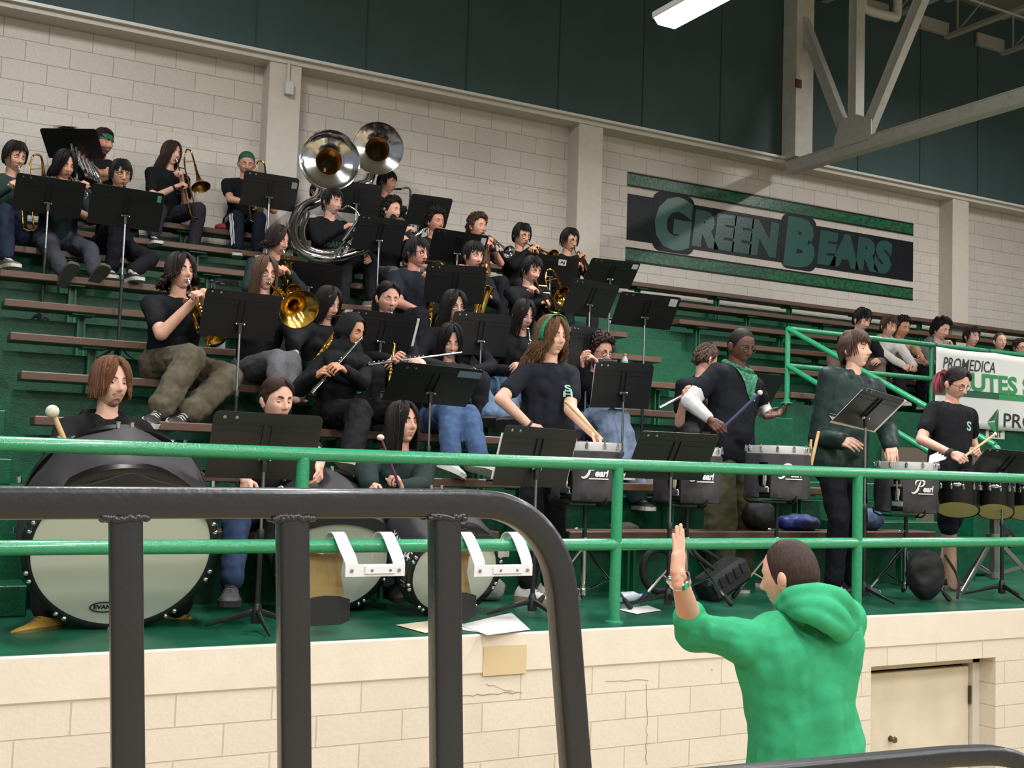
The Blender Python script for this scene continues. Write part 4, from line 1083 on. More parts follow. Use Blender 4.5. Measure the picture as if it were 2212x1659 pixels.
def trombone(label, mouth_, toward, m=BRASS, slide=.72, lateral=.11, R=.105, up=V((0, 0, 1)), bellx=.28, side=1, group='trombones'):
    M = LM4(mouth_, V(toward)-V(mouth_), up); t = thing('trombone', label, 'trombone', M.translation, group)
    g = Gt(M); mouthpiece(g, (0, 0, 0), (1, 0, 0)); g.build('mouthpiece', SILVER, t)
    L = slide; b = lateral*side
    g = Gt(M); g.tube(smooth_path([(.06, 0, 0), (L*.5, 0, 0), (L, 0, 0), (L+.035, b*.1, 0), (L+.045, b*.35, 0), (L+.035, b*.6, 0), (L, b*.7, 0), (L*.5, b*.7, 0), (.1, b*.7, 0)], 4), .0075, 9)
    for x in (.1, .22): g.cyl((x, 0, 0), (x, b*.7, 0), .006, n=8)
    g.build('slide', m, t)
    g = Gt(M); g.tube(smooth_path([(.1, b*.7, 0), (.0, b*.75, .02), (-.06, b*.85, .05), (-.10, b*1.0, .055), (-.115, b*1.25, .055), (-.10, b*1.5, .055), (-.05, b*1.6, .05), (bellx-.26, b*1.6, .05)], 4), [.0075]*14+[.009]*15, 9)
    g.cyl((0.02, b*.7, .005), (.02, b*1.6, .05), .005, n=6); g.build('bell_tubing', m, t)
    g = Gt(M); bell(g, (bellx-.28, b*1.6, .05), (1, 0, 0), .011, R, .28, 3.2, 32); g.build('bell', m, t); return t
def flute(label, a, b, group='flutes', name='flute', m=SILVER, r=.0098, mouth_at=.08):
    a = V(a); b = V(b); M = LM4(a, b-a, V((0, 0, 1))); L = (b-a).length; t = thing(name, label, 'flute', a, group)
    g = Gt(M); g.lathe([(0, 0), (r, .001), (r, L*.33), (r*1.2, L*.33), (r*1.2, L*.36), (r, L*.36), (r, L*.86), (r*1.15, L*.86), (r*1.15, L*.875), (r, L*.875), (r, L), (r*.8, L)], (0, 0, 0), (1, 0, 0), 14)
    g.build('body_tube', m, t)
    g = Gt(M); g.ell((mouth_at, 0, r*.9), (.016, .009, .004)); g.build('lip_plate', m, t)
    for i in range(13):
        x = L*(.42+.56*i/12); g = Gt(M); g.lathe([(0, r+.002), (.0075, r+.002), (.0078, r+.006), (0, r+.0065)], (x, .003, 0), V((0, -.35, 1)), 10); g.build('key', m, t)
    g = Gt(M); g.cyl((L*.40, -.011, .004), (L*.98, -.011, .004), .0022, n=6); g.build('key_rod', m, t); return t
def clarinet(label, mouth_, toward, L=.62, group='clarinets'):
    M = LM4(mouth_, V(toward)-V(mouth_)); t = thing('clarinet', label, 'clarinet', M.translation, group)
    g = Gt(M); g.lathe([(.004, 0), (.008, .02), (.012, .07), (.0145, .09), (.0145, .14), (.0125, .15), (.0125, L*.55), (.0150, L*.56), (.0150, L*.6), (.013, L*.62), (.0135, L*.82), (.018, L*.88), (.032, L*.97), (.036, L)], (0, 0, 0), (1, 0, 0), 16); g.build('body_tube', EBONY, t)
    g = Gt(M)
    for i in range(12): g.lathe([(0, .017), (.007, .017), (.007, .020), (0, .0205)], (.2+.034*i, 0, 0), V((0, .3*(-1)**i, 1)), 8)
    for y in (-.014, .014): g.cyl((.18, y, .008), (L*.8, y, .008), .0022, n=6)
    g.build('key_work', SILVER, t)
    g = Gt(M); g.lathe([(.0125, .03), (.0135, .032), (.0135, .05), (.0125, .052)], (0, 0, 0), (1, 0, 0), 14); g.build('ligature', SILVER, t); return t
def sax(label, mouth_, fwd, down=V((0, 0, -1)), s=1.0, m=BRASS, group='saxophones', strap=None):
    """mouth_: mouthpiece tip; fwd: away from the player; down: along the body"""
    f, _, u = axes(fwd, -V(down)); M = LM4(mouth_, f, u, s); t = thing('saxophone', label, 'saxophone', M.translation, group)
    g = Gt(M); g.tube([(-.01, 0, .003), (.02, 0, 0), (.07, 0, -.005), (.085, 0, -.006)], [.005, .009, .0115, .0115], 12); g.build('mouthpiece', EBONY, t)
    g = Gt(M); g.tube(smooth_path([(.075, 0, -.005), (.12, 0, .006), (.155, 0, -.005), (.175, 0, -.035), (.178, 0, -.06)], 4), [.009+.0035*i/16 for i in range(17)], 10); g.build('neck', m, t)
    bp = smooth_path([(.178, 0, -.05), (.178, 0, -.30), (.178, 0, -.52), (.19, 0, -.575), (.235, 0, -.605), (.28, 0, -.575), (.295, 0, -.52), (.30, 0, -.42)], 5)
    g = Gt(M); n = len(bp); g.tube(bp, [.013+.027*(i/(n-1)) for i in range(n)], 14, caps=False); g.build('body_tube', m, t)
    g = Gt(M); bell(g, (.299, 0, -.44), V((.12, 0, 1)), .040, .066, .16, 3.0, 26); g.build('bell', m, t)
    rr = random.Random(5)
    for i in range(9):
        z = -.12-.043*i; g = Gt(M); g.lathe([(0, .026+.0015*i), (.012+.0006*i, .026+.0015*i), (.013+.0006*i, .032+.0015*i), (0, .034+.0015*i)], (.178, 0, z), V((.75, rr.choice((-.6, .6)), 0)), 12); g.build('key_pad', m if i % 2 else BRASS_D, t)
    for i in range(4):
        z = -.50+.06*i; g = Gt(M); g.lathe([(0, .035), (.019, .035), (.02, .044), (0, .046)], (.295 if z > -.5 else .29, 0, z), V((.6, -.8, 0)), 14); g.build('bell_key', m, t)
    g = Gt(M)
    for y in (-.022, .022): g.cyl((.178, y, -.09), (.178, y, -.53), .003, n=6)
    g.cyl((.2, -.03, -.2), (.26, -.04, -.5), .003, n=6); g.build('key_rods', m, t); return t
# ---------------------------------------------------------------- music stands
def tread(Y): return max(0, math.ceil((Y-6.211)/.5943))
STANDS = {}
def music_stand(n, p, label, low=None, chrome=True, clips=True, knob=True, sc=1.0):
    x, y, z, a, tl, ro = p; c = V((x, y, z)); Z = V((0, 0, 1))
    ex = V((math.cos(a), math.sin(a), 0)); nn = V((math.sin(a), -math.cos(a), 0)); up = Z*math.cos(tl)+nn*math.sin(tl)
    e1 = ex*math.cos(ro)+up*math.sin(ro); u1 = -ex*math.sin(ro)+up*math.cos(ro); n1 = e1.cross(u1)       # n1 points to the viewer side (back of the desk)
    k = tread(y) if low is None else low; fz = tZ(k)
    t = thing('music_stand', label, 'music stand', (x, y+.05, fz), 'black music stands')
    W_, H_ = .255*sc, .1625*sc
    g = G(); r = .028; poly = []
    for cx, cy, a0 in ((W_-r, H_-r, 0), (-W_+r, H_-r, PI/2), (-W_, -H_, None), (W_, -H_, None)):
        if a0 is None: poly.append((cx, cy)); continue
        for q in range(5): b = a0+PI/2*q/4; poly.append((cx+r*math.cos(b), cy+r*math.sin(b)))
    g.prism(poly, c-n1*.002, e1, u1, .003)
    g.prism([(-W_, -.0015), (W_, -.0015), (W_, .0015), (-W_, .0015)], c-u1*H_-n1*.055, e1, u1, .055)     # shelf
    g.prism([(-W_, 0), (W_, 0), (W_, .012), (-W_, .012)], c-u1*H_-n1*.057, e1, u1, .003)
    for yy in (.105, .072):
        for x0, x1 in ((-.225, -.022), (.022, .225)):
            if yy < .08: g.bar(c+e1*x0+u1*yy+n1*.0015, c+e1*x1+u1*yy+n1*.0015, .005, .004, up=n1)
    g.bar(c-e1*W_*.97+u1*.106+n1*.0015, c+e1*W_*.97+u1*.106+n1*.0015, .005, .004, up=n1)
    for sx in (-1, 1): g.bar(c+e1*(sx*.020)+u1*.105+n1*.005, c+e1*(sx*.020)-u1*.07+n1*.005, .006, .011, up=n1)
    g.build('desk', DESK, t, smooth=False)
    if clips:
        for xx in (-.205, -.15):
            g = G(); g.lathe([(.0085, 0), (.0085, .003), (.005, .005), (0, .005)], c+e1*xx+u1*.135+n1*.001, n1, 10); g.build('rivet', STEEL, t)
    piv = c-u1*.055+n1*.022
    g = G(); g.cyl(piv-e1*.022, piv+e1*.022, .012, n=12); g.bar(piv+n1*.0-e1*0, piv-V((0, 0, .06)), .02, .02)
    g.build('pivot', BLACKP, t)
    if knob:
        for sx in (-1, 1):
            g = G(); g.lathe([(0, 0), (.012, .001), (.013, .007), (.006, .012), (0, .013)], piv+e1*(sx*.022), e1*sx, 10); g.build('wing_knob', CHROME, t)
    b = V((piv.x, piv.y, fz))
    h = piv.z-fz; mid = fz+max(.2, min(.62, h-.32))
    g = G(); g.cyl(piv-V((0, 0, .03)), (piv.x, piv.y, mid-.02), .008, n=10); g.build('inner_tube', STEEL if chrome else DESK, t)
    g = G(); g.cyl((b.x, b.y, fz+.05), (b.x, b.y, mid), .0125, n=12); g.lathe([(.016, 0), (.016, .035), (.0125, .04)], (b.x, b.y, mid-.04), Z, 12); g.build('outer_tube', DESK, t)
    for i in range(3):
        an = a+.5+2*PI*i/3; d = V((math.cos(an), math.sin(an), 0)); g = G(); s_ = .8 if k == 0 else .45
        g.tube(smooth_path([b+Z*.085, b+d*.05+Z*.075, b+d*.16*s_+Z*.05, b+d*.30*s_+Z*.016], 4), [.016, .017, .017, .016, .015, .014, .013, .012, .011, .010, .009, .008, .007], 8, flat=.7); g.build('leg', DESK, t)
    g = G(); g.lathe([(.0, .03), (.024, .035), (.026, .07), (.02, .11), (.0135, .125)], b, Z, 14); g.build('hub', DESK, t)
    STANDS[n] = dict(c=c, e=e1, u=u1, n=n1, t=t); return t
def sheet_on(n, label, dx, w, h, dy=0, tilt=0, col=WHITE, over=.0):
    """a music sheet lying on the player's side of a desk, showing past its edge"""
    s = STANDS[n]; c = s['c']-s['n']*.006+s['e']*dx+s['u']*dy
    e = s['e']*math.cos(tilt)+s['u']*math.sin(tilt); u = -s['e']*math.sin(tilt)+s['u']*math.cos(tilt)
    g = G(); g.prism([(-w/2, -h/2), (w/2, -h/2), (w/2, h/2), (-w/2, h/2)], c, e, u, -.003); o = g.build('sheet_music', col, smooth=False); tag(o, label, 'sheet music'); return o
def tape_on(n, dx, dy, w, h, m, nm='tape_label', text=None):
    s = STANDS[n]; c = s['c']+s['e']*dx+s['u']*dy+s['n']*.0028
    g = G(); g.prism([(-w/2, -h/2), (w/2, -h/2), (w/2, h/2), (-w/2, h/2)], c, s['e'], s['u'], .0012); o = g.build(nm, m, s['t'], smooth=False)
    if text: put_text('lettering', text, mat('ink', '222222', .7), c-s['e']*w*.3-s['u']*h*.25, s['e'], s['u'], w*.6, h*.5, lift=.002, parent=o, offset=.03)
    return o
# ---------------------------------------------------------------- drums
COVER = mat('drum_cover', '3a363b', .6, noise=.25, nscale=7, bump=.35, bscale=9); HEADM = mat('drum_head', 'c9ccbc', .45); COVER_B = mat('bass_cover', '29272b', .6, noise=.2, nscale=6, bump=.3, bscale=7)
def script_pearl(o, x, y, z, h, m, parent, bend):
    """the maker's script lettering: a tall swash P, small letters and a line beneath"""
    g = G()
    def P(a, b): return bend(o+x*(a*h)+y*(b*h))
    g.tube([P(a, b) for a, b in smooth2([(-.42, .02), (-.25, -.06), (-.02, .06), (.12, .5), (.22, .86)])], [.03*h]*4+[.06*h]*99, 6, flat=.3, up=z) if False else None
    def stroke(pts, w):
        q = smooth_path([V((a, b, 0)) for a, b in pts], 6); n = len(q)
        L = []; 
        for i, p in enumerate(q):
            d = (q[min(i+1, n-1)]-q[max(i-1, 0)]); d.normalize(); s_ = V((-d.y, d.x, 0)); ww = w[0]+(w[1]-w[0])*math.sin(PI*i/(n-1)); L.append((p+s_*ww, p-s_*ww))
        v0 = g.addv([P(p.x, p.y) for pr in L for p in pr]); g.addf([(2*i, 2*i+1, 2*i+3, 2*i+2) for i in range(n-1)], v0)
    stroke([(-.48, .0), (-.36, -.07), (-.15, -.02), (.02, .2), (.14, .55), (.25, .85)], (.03, .085))
    stroke([(-.12, .52), (-.14, .74), (.05, .93), (.32, .95), (.52, .78), (.42, .52), (.2, .42)], (.03, .07))
    g.build('script_initial', m, parent, smooth=False)
    put_text('lettering', 'earl', m, o+x*(.42*h), x, y, .95*h, .5*h, lift=.0, parent=parent, fix=bend, offset=.04, shear=.25)
    g = G(); n = 10; v0 = g.addv([P(.05+1.3*i/n, b) for i in range(n+1) for b in (-.17, -.09)]); g.addf([(2*i, 2*i+2, 2*i+3, 2*i+1) for i in range(n)], v0); g.build('underline', m, parent, smooth=False)
PRINT = mat('white_print', 'dedede', .6)
def snare(label, c, R=.19, Hh=.30, text_ang=.35, strain_ang=-.5, sticks=None, feet=None, legspread=.3):
    """c: centre of the drum's top; stands on the stage"""
    c = V(c); t = thing('snare_drum', label, 'drum', (c.x, c.y, ST), 'covered snare drums on stands'); tocam = V((EYE.x-c.x, EYE.y-c.y, 0)).normalized(); rt = V((-tocam.y, tocam.x, 0))
    def dirn(a): return tocam*math.cos(a)+rt*math.sin(a)
    # fabric cover with a cut-out for the strainer
    g = G(); n = 64; rows = []; zs = [-.045, -.05, -.10, -.16, -.22, -.27, -Hh-.02, -Hh-.03]
    rnd = random.Random(int(c.x*100))
    for j, zz in enumerate(zs):
        for i in range(n):
            a = 2*PI*i/n; rr = R+.012+(.006 if 1 < j < 6 else 0)*math.sin(a*7+j*1.7)+(.004*math.sin(a*13+j)); rr = R+.002 if j in (0, len(zs)-1) else rr
            rows.append(c+dirn(a)*rr+V((0, 0, zz+(.006*math.sin(a*5) if j == 6 else 0))))
    n0 = g.addv(rows)
    def cut(i, j): 
        a = (2*PI*(i+.5)/n-strain_ang+PI) % (2*PI)-PI; z0 = zs[j+1]
        return (abs(a) < .20 and zs[j] < -.12) or (abs(a) < .13 and zs[j] < -.06 and z0 < -.1)
    g.addf([(j*n+i, j*n+(i+1) % n, (j+1)*n+(i+1) % n, (j+1)*n+i) for j in range(len(zs)-1) for i in range(n) if not cut(i, j)], n0)
    cv = g.build('cover', COVER, t)
    def bend(q):
        q = V(q); h = V((q.x-c.x, q.y-c.y, 0)); h.normalize(); return V((c.x, c.y, q.z))+h*(R+.021)
    d = dirn(text_ang); xx = V((-d.y, d.x, 0)); script_pearl(c+d*R-xx*.055+V((0, 0, -.19)), xx, V((0, 0, 1)), d, .085, PRINT, cv, bend)
    g = G(); g.lathe([(R-.02, -Hh), (R-.012, -Hh), (R-.012, -.02), (R-.02, -.02)], c, (0, 0, 1), 40); g.build('shell', EBONY, t)
    g = G(); g.lathe([(R-.006, -.045), (R+.006, -.045), (R+.008, -.02), (R+.006, .004), (R-.004, .006), (R-.006, -.01)], c, (0, 0, 1), 48); g.build('rim', mat('rim_silver', 'dededf', .3, .5), t)
    for i in range(12):
        a = 2*PI*i/12; g = G(); p = c+dirn(a)*(R+.012); g.box(p+V((0, 0, -.018)), (.018, .018, .03), rotz(math.atan2(dirn(a).y, dirn(a).x)), bev=.004); g.cyl(p+V((0, 0, -.005)), p+V((0, 0, .012)), .005, n=8); g.build('lug', CHROME, t)
    g = G(); g.lathe([(0, -.003), (R-.006, -.003)], c, (0, 0, 1), 48); g.build('batter_head', mat('white_head', 'd4d4cf', .5), t)
    # strainer seen in the opening
    d = dirn(strain_ang); x = V((-d.y, d.x, 0)); p = c+d*(R+.004); R3 = Matrix((x, d, V((0, 0, 1)))).transposed()
    g = G(); g.box(p+V((0, 0, -.27)), (.075, .03, .04), R3, bev=.006); g.box(p+V((0, 0, -.21)), (.034, .026, .09), R3, bev=.008); g.cyl(p+d*.012+V((0, 0, -.24)), p+d*.02+V((0, 0, -.12)), .007, n=8); g.box(p+V((0, 0, -.15)), (.05, .02, .02), R3, bev=.004); g.build('strainer', CHROME, t)
    # stand: basket, tube, tripod
    zb = c.z-Hh-.035; b = V((c.x, c.y, ST))
    for i in range(3):
        d = dirn(.6+2*PI*i/3); g = G(); g.tube([V((c.x, c.y, zb-.02)), V((c.x, c.y, zb-.02))+d*(R*.9), V((c.x, c.y, zb))+d*(R+.015), V((c.x, c.y, zb+.03))+d*(R+.02)], .006, 8); g.build('basket_arm', RUBBER, t)
    g = G(); d = tocam; g.bar(V((c.x, c.y, zb-.012))+d*R*.9-rt*.09, V((c.x, c.y, zb-.012))+d*R*.9+rt*.06, .02, .014, bev=.003); g.build('cradle', BLACKP, t)
    g = G(); g.cyl((c.x, c.y, zb-.02), (c.x, c.y, ST+.34), .0125, n=12); g.build('upper_tube', BLACKP, t)
    g = G(); g.cyl((c.x, c.y, ST+.36), (c.x, c.y, ST+.06), .016, n=12); g.lathe([(.02, 0), (.024, .01), (.024, .05), (.018, .06)], (c.x, c.y, ST+.33), (0, 0, 1), 12); g.lathe([(.02, 0), (.022, .03), (.018, .04)], (c.x, c.y, ST+.06), (0, 0, 1), 12); g.build('lower_tube', CHROME, t)
    for zz in (.44, .36):
        g = G(); g.bar((c.x-.05, c.y, ST+zz), (c.x+.03, c.y, ST+zz), .012, .012, bev=.003); g.ell((c.x-.055, c.y, ST+zz), (.014, .005, .01)); g.build('wing_screw', CHROME, t)
    for i in range(3):
        d = dirn(-1.0+2*PI*i/3) if feet is None else None
        foot = (b+d*legspread) if feet is None else V(feet[i]); foot.z = ST+.02
        top = V((c.x, c.y, ST+.34)); g = G(); g.bar(top, foot, .011, .016, bev=.003); g.bar(V((c.x, c.y, ST+.08)), top.lerp(foot, .55), .008, .012, bev=.002)
        lg = g.build('leg', CHROME, t); g = G(); dd = (foot-top).normalized(); g.caps(foot-dd*.05, foot, .013, .017); g.build('rubber_foot', RUBBER, lg)
    return t
def bass_drum(label, bottom, R, depth, yaw, elev, logo=None, brand=None, group='bass drums on the stage floor', flap=.3):
    """bottom: where the front hoop rests; yaw/elev of the front head's facing, relative to the viewer"""
    bt = V(bottom); tc = V((EYE.x-bt.x, EYE.y-bt.y, 0)).normalized(); rg = V((-tc.y, tc.x, 0)); a = math.radians(yaw); h = tc*math.cos(a)+rg*math.sin(a); el = math.radians(elev)
    n = h*math.cos(el)+V((0, 0, math.sin(el))); u = -h*math.sin(el)+V((0, 0, math.cos(el))); s = u.cross(n)     # s: to the right seen from the front
    c = bt+u*R; t = thing('bass_drum', label, 'drum', bt, group)
    g = G(); g.lathe([(0, 0), (R-.02, 0)], c+n*.006, n, 64); g.build('front_head', HEADM, t)
    g = G(); g.lathe([(R-.03, .0), (R-.03, .010), (R-.004, .014), (R+.006, .008), (R+.006, -.045), (R-.01, -.048)], c, n, 64); g.build('hoop', EBONY, t)
    N = 10
    for i in range(N):
        for dq in (-.055, .055):
            q = 2*PI*(i+.5)/N+dq; d = s*math.cos(q)+u*math.sin(q)
            if d.dot(u) > .55: continue
            g = G(); g.ell(c+d*(R-.006)+n*.013, (.012, .012, .012), nu=8, nv=6); g.cyl(c+d*(R-.002)+n*.0, c+d*(R+.012)-n*.05, .005, n=6); g.build('claw', CHROME, t)
    # fabric cover round the shell, its front edge drawn over the top of the head
    g = G(); m_ = 72; rings = []
    prof = [(-depth-.03, -.05), (-depth-.02, .004), (-depth*.8, .02), (-depth*.45, .024), (-depth*.2, .02), (-.04, .016), (.018, .010), (.022, -.01)]
    for j, (hh, dr) in enumerate(prof):
        for i in range(m_):
            q = 2*PI*i/m_; d = s*math.cos(q)+u*math.sin(q); tp = max(0, d.dot(u)); w = .008*math.sin(9*q+j)+.006*math.sin(4*q+j*.7)
            facet = .014*abs(math.sin(q*4)); rad = R+dr+(w-facet if 0 < j < 7 else 0)
            off = 0
            if j >= 6 and tp > .35: rad -= flap*R*(tp-.35)*(1 if j == 7 else .25)
            if d.dot(u) < .25 and j >= 6: rad = R+.004; off = -.05
            rings.append(c+d*rad+n*(hh+off))
    n0 = g.addv(rings); g.addf([(j*m_+i, j*m_+(i+1) % m_, (j+1)*m_+(i+1) % m_, (j+1)*m_+i) for j in range(len(prof)-1) for i in range(m_)], n0)
    cv = g.build('cover', COVER_B, t)
    g = G(); g.lathe([(0, 0), (R-.02, 0)], c-n*(depth+.01), n, 48); g.build('rear_head', HEADM, t)
    g = G(); g.lathe([(R-.02, 0), (R+.008, 0), (R+.008, -.04), (R-.02, -.04)], c-n*(depth-.01), n, 64); g.build('rear_hoop', EBONY, t)
    for i in range(N):
        q = 2*PI*(i+.5)/N; d = s*math.cos(q)+u*math.sin(q)
        for dq in (-.03, .03): g = G(); g.box(c+d*(R+.014)+s*dq-n*(depth+.004), (.02, .02, .035), bev=.004); g.build('claw', CHROME, t)
    if brand: # ellipse badge near the lower edge of the head
        o = c-u*R*.70+s*brand*R; g = G(); g.tube([o+n*.010+s*(.06*math.cos(q))+u*(.025*math.sin(q)) for q in np.linspace(0, 2*PI, 28, endpoint=False)], .0028, 6, closed=True); g.build('badge_ring', EBONY, t)
        put_text('lettering', 'EVANS', EBONY, o-s*.045-u*.011, s, u, .09, .022, lift=.009, parent=t, offset=.04)
    if logo: # white lettering down the cover
        word, q0, along = logo
        def bend(p):
            p = V(p)-c; hh = p.dot(n); r_ = p-n*hh; r_.normalize(); return c+r_*(R+.040)+n*hh
        d = s*math.cos(q0)+u*math.sin(q0); y_ = d.cross(n)
        put_text('lettering', word, PRINT, c+d*(R+.04)-n*(along+.26)-y_*.02, n, y_, .26, .042, lift=0, parent=cv, fix=bend, offset=.02)
    return dict(t=t, c=c, n=n, u=u, s=s, R=R, depth=depth)
# ================================================================ who sits where
def flo(px, py, z=ST):
    d = ray(px, py); return EYE+d*((z-EYE.z)/d.z)
def pt(px, py, Y): return at(px, py, Y)
BLK_T, BLK_S = '17181b', '15161a'
HD = dict(lid=20)
DOWN = dict(lid=-8, gaze=(0, -.5))
def HK(**k): d = dict(lid=2, gaze=(0, -.3)); d.update(k); return d
A_ = 'band members in dark clothes'
# ---- topmost and eighth row
P = person
P('P1', 'dark wavy-haired young man in open dark jacket, nearest the picture edge in the high row', (32, 340), k=7, hy=30, hp=14, hair=dict(style='mop', bang=60, part=.4, n=54, vol=1.2), hc='1d1716', skin='c99b82', shirt='2a3a38', sleeve='long', pants='232a3e', shoes='5a4a40', headkw=HK(), R=(22, 400, -.2), Lh=(44, 404, -.32), kR=(-40, 470, -.35), kL=(12, 458, -.40), aL=(14, 558, -.42), aR=(-50, 560, -.42), hands=('grip', 'grip'))
P('P2', 'young person with long black bob, grey jeans and crossed sneakers hanging over a bench', (140, 357), k=7, hy=25, hp=18, hair=dict(style='long', L=.10, n=64, rr=.015, flare=.02, lside=.9), hc='121112', skin='c99a82', shirt='1d2b2a', sleeve='pushed', pants='3b3d46', shoes='2a2826', sole='45433f', headkw=HK(), R=(168, 402, -.22), Lh=(160, 450, -.28), kR=(112, 545, -.35), aR=(138, 590, -.70), kL=(195, 540, -.35), aL=(205, 592, -.70), tR=(.25, -.75, .6), tL=(.35, -.75, .55), hands=('grip', 'keys'))
P('P3', 'bearded man with green headband half hidden by the highest stand', (222, 308), k=9, hy=48, hp=8, hair=dict(style='short', n=40), hc='33211c', skin='c88f7c', shirt='14161a', s=1.08, bulk=1.12, headkw=HK(beard='full', wide=1.05), R=(192, 372, -.35), eR=(245, 375, -.12), Lh=(180, 345, -.3), hands=('grip', 'grip'), legs=True, nofeet=True, pants='14161c')
head_band(PEOPLE['P3'], '1f7a52', z0=.045, tilt=.1, w=.026)
P('P4', 'young man with black fringe and glasses blowing a clarinet behind a stand', (260, 378), k=7, hy=22, hp=10, hair=dict(style='mop', bang=64, n=58, vol=1.1), hc='101012', glasses='3a3432', skin='c4957c', shirt='20262a', sleeve='pushed', pants='13141b', headkw=HK(cheek=.004), R=(262, 440, -.25), Lh=(235, 462, -.28), kR=(255, 480, -.38), aR=(240, 585, -.40), kL=(325, 560, -.42), aL=(285, 588, -.62), hands=('keys', 'keys'))
P('P5', 'trombonist with very long straight brown hair sitting high against the wall', (370, 332), k=9, hy=42, hp=2, hr=-6, hair=dict(style='long', L=.27, n=66, rr=.012, back=.12, flare=.01), hc='3d2a22', skin='d8a995', shirt='14161a', pants='2a2930', shoes='1a1a1c', headkw=HK(long_=1.03), R=(383, 402, -.22), eR=(330, 428, -.08), Lh=(392, 385, -.20), eL=(402, 445, -.1), kR=(345, 455, -.42), aR=(330, 512, -.55), kL=(430, 452, -.40), aL=(418, 540, -.5), hands=('grip', 'grip'))
P('P6', 'trombonist in green bandana and white striped track pants beside the cream pilaster', (532, 354), k=9, hy=8, hp=20, skin='cf9a84', shirt='15171b', pants='161b2a', hc='4a3326', headkw=DOWN, R=(540, 440, -.22), eR=(497, 430, -.03), Lh=(556, 430, -.22), kR=(512, 468, -.42), aR=(514, 540, -.45), kL=(560, 472, -.42), aL=(556, 545, -.45), hands=('grip', 'grip'), neck=1.05)
head_band(PEOPLE['P6'], '1d6b48', full=True, name='bandana')
P('P7', 'person in white shirt mostly hidden behind the front sousaphone', (690, 415), k=9, hy=40, hp=5, hair=dict(style='short', n=40), hc='141214', skin='cf9f88', shirt='b9b8ba', sleeve='long', headkw=HK(), pants='1c1d22', nofeet=True)
P('P10', 'saxophonist in dark green jacket seen in profile below the rear sousaphone bell', (836, 396), k=9, hy=62, hp=4, hair=dict(style='mop', bang=55, part=.5, n=50), hc='1c1413', skin='c9917d', shirt='1a2a26', sleeve='long', headkw=HK(), R=(878, 450, -.25), Lh=(872, 478, -.3), nofeet=True, hands=('keys', 'keys'))
# ---- seventh row
P('P8', 'sousaphone player in black hoodie with a hand resting on the knee', (718, 438), k=7, hy=45, hp=6, hair=dict(style='mop', bang=56, n=46), hc='191415', skin='c99a86', shirt='121316', sleeve='long', hood=True, pants='15161a', shoes='6a6056', sole='b9b4a8', headkw=HK(), R=(742, 492, -.28), Lh=(795, 555, -.33), kR=(745, 575, -.38), kL=(800, 562, -.4), aL=(800, 650, -.50), aR=(740, 660, -.5), hands=('keys', 'relax'), tL=(.55, -.8, 0))
P('P11', 'young man with dark curls and grey trousers, between sousaphone and highest middle stand', (845, 455), k=7, hy=52, hp=6, hair=dict(style='curly', vol=.8, n=44), hc='231a18', skin='d09c88', shirt='191a1d', sleeve='long', pants='57585c', headkw=HK(), R=(870, 500, -.3), Lh=(880, 520, -.3), kR=(850, 590, -.42), aR=(845, 660, -.4), kL=(905, 590, -.4), nofeet=True)
P('P12', 'young man with thick dark curls peering over a stand near the wall', (940, 480), k=7, hy=40, hp=6, hair=dict(style='curly', vol=1.0, n=46), hc='1f1817', skin='bb826c', shirt='15171a', headkw=HK(), nofeet=True)
P('P13', 'trumpeter with light brown curls and wristbands playing a silver trumpet', (1031, 490), k=7, hy=45, hp=4, hair=dict(style='curly', vol=1.15, n=52), hc='4b3529', skin='c48f78', shirt='15171a', headkw=HK(), R=(1052, 528, -.26), eR=(1052, 590, -.22), Lh=(1062, 532, -.34), hands=('grip', 'grip'), nofeet=True)
P('P14', 'trumpeter with black hair and dark glasses seated near the second pilaster', (1127, 510), k=7, hy=38, hp=12, hair=dict(style='mop', bang=58, n=50, vol=1.1), hc='121113', glasses='151515', skin='c29078', shirt='131417', sleeve='long', headkw=HK(), R=(1148, 538, -.26), Lh=(1160, 545, -.3), hands=('grip', 'grip'), nofeet=True)
P('P15', 'trumpeter with short black hair and thin glasses, last of the seventh row by the wall', (1230, 520), k=7, hy=42, hp=14, hair=dict(style='mop', bang=54, n=46), hc='131214', glasses='2a2624', skin='b98a70', shirt='131417', sleeve='long', headkw=HK(), R=(1250, 555, -.24), Lh=(1256, 575, -.28), hands=('grip', 'grip'), nofeet=True)
# ---- fifth row
P('P9', 'player with dark wavy chin-length hair in dark green jacket blowing a small brass horn', (600, 520), k=5, hy=48, hp=14, hair=dict(style='long', L=.06, wave=.012, n=62, rr=.014, lside=.8), hc='2b201e', skin='cf9a86', shirt='22302e', sleeve='long', headkw=HK(), R=(600, 592, -.26), Lh=(622, 588, -.3), nofeet=True, hands=('grip', 'grip'))
P('P16', 'man with black fringe and glasses in navy striped-collar polo playing baritone saxophone', (900, 548), k=5, hy=52, hp=6, s=1.08, bulk=1.18, hair=dict(style='mop', bang=60, n=60, vol=1.3), hc='171315', glasses='2a2422', skin='c38b7a', shirt='1a1d28', headkw=HK(cheek=.006, wide=1.06), R=(918, 678, -.2), eR=(862, 655, -.05), Lh=(936, 602, -.3), hands=('keys', 'grip'), nofeet=True)
P('P17', 'young man with tousled dark hair peeking over a stand while playing a saxophone', (1022, 554), k=5, hy=40, hp=10, hair=dict(style='mop', bang=62, n=56, vol=1.25, wave=.004), hc='191416', skin='cd9c8a', shirt='15171a', sleeve='long', headkw=HK(), R=(1030, 640, -.2), Lh=(1058, 640, -.3), eL=(1070, 655, -.05), hands=('keys', 'grip'), nofeet=True)
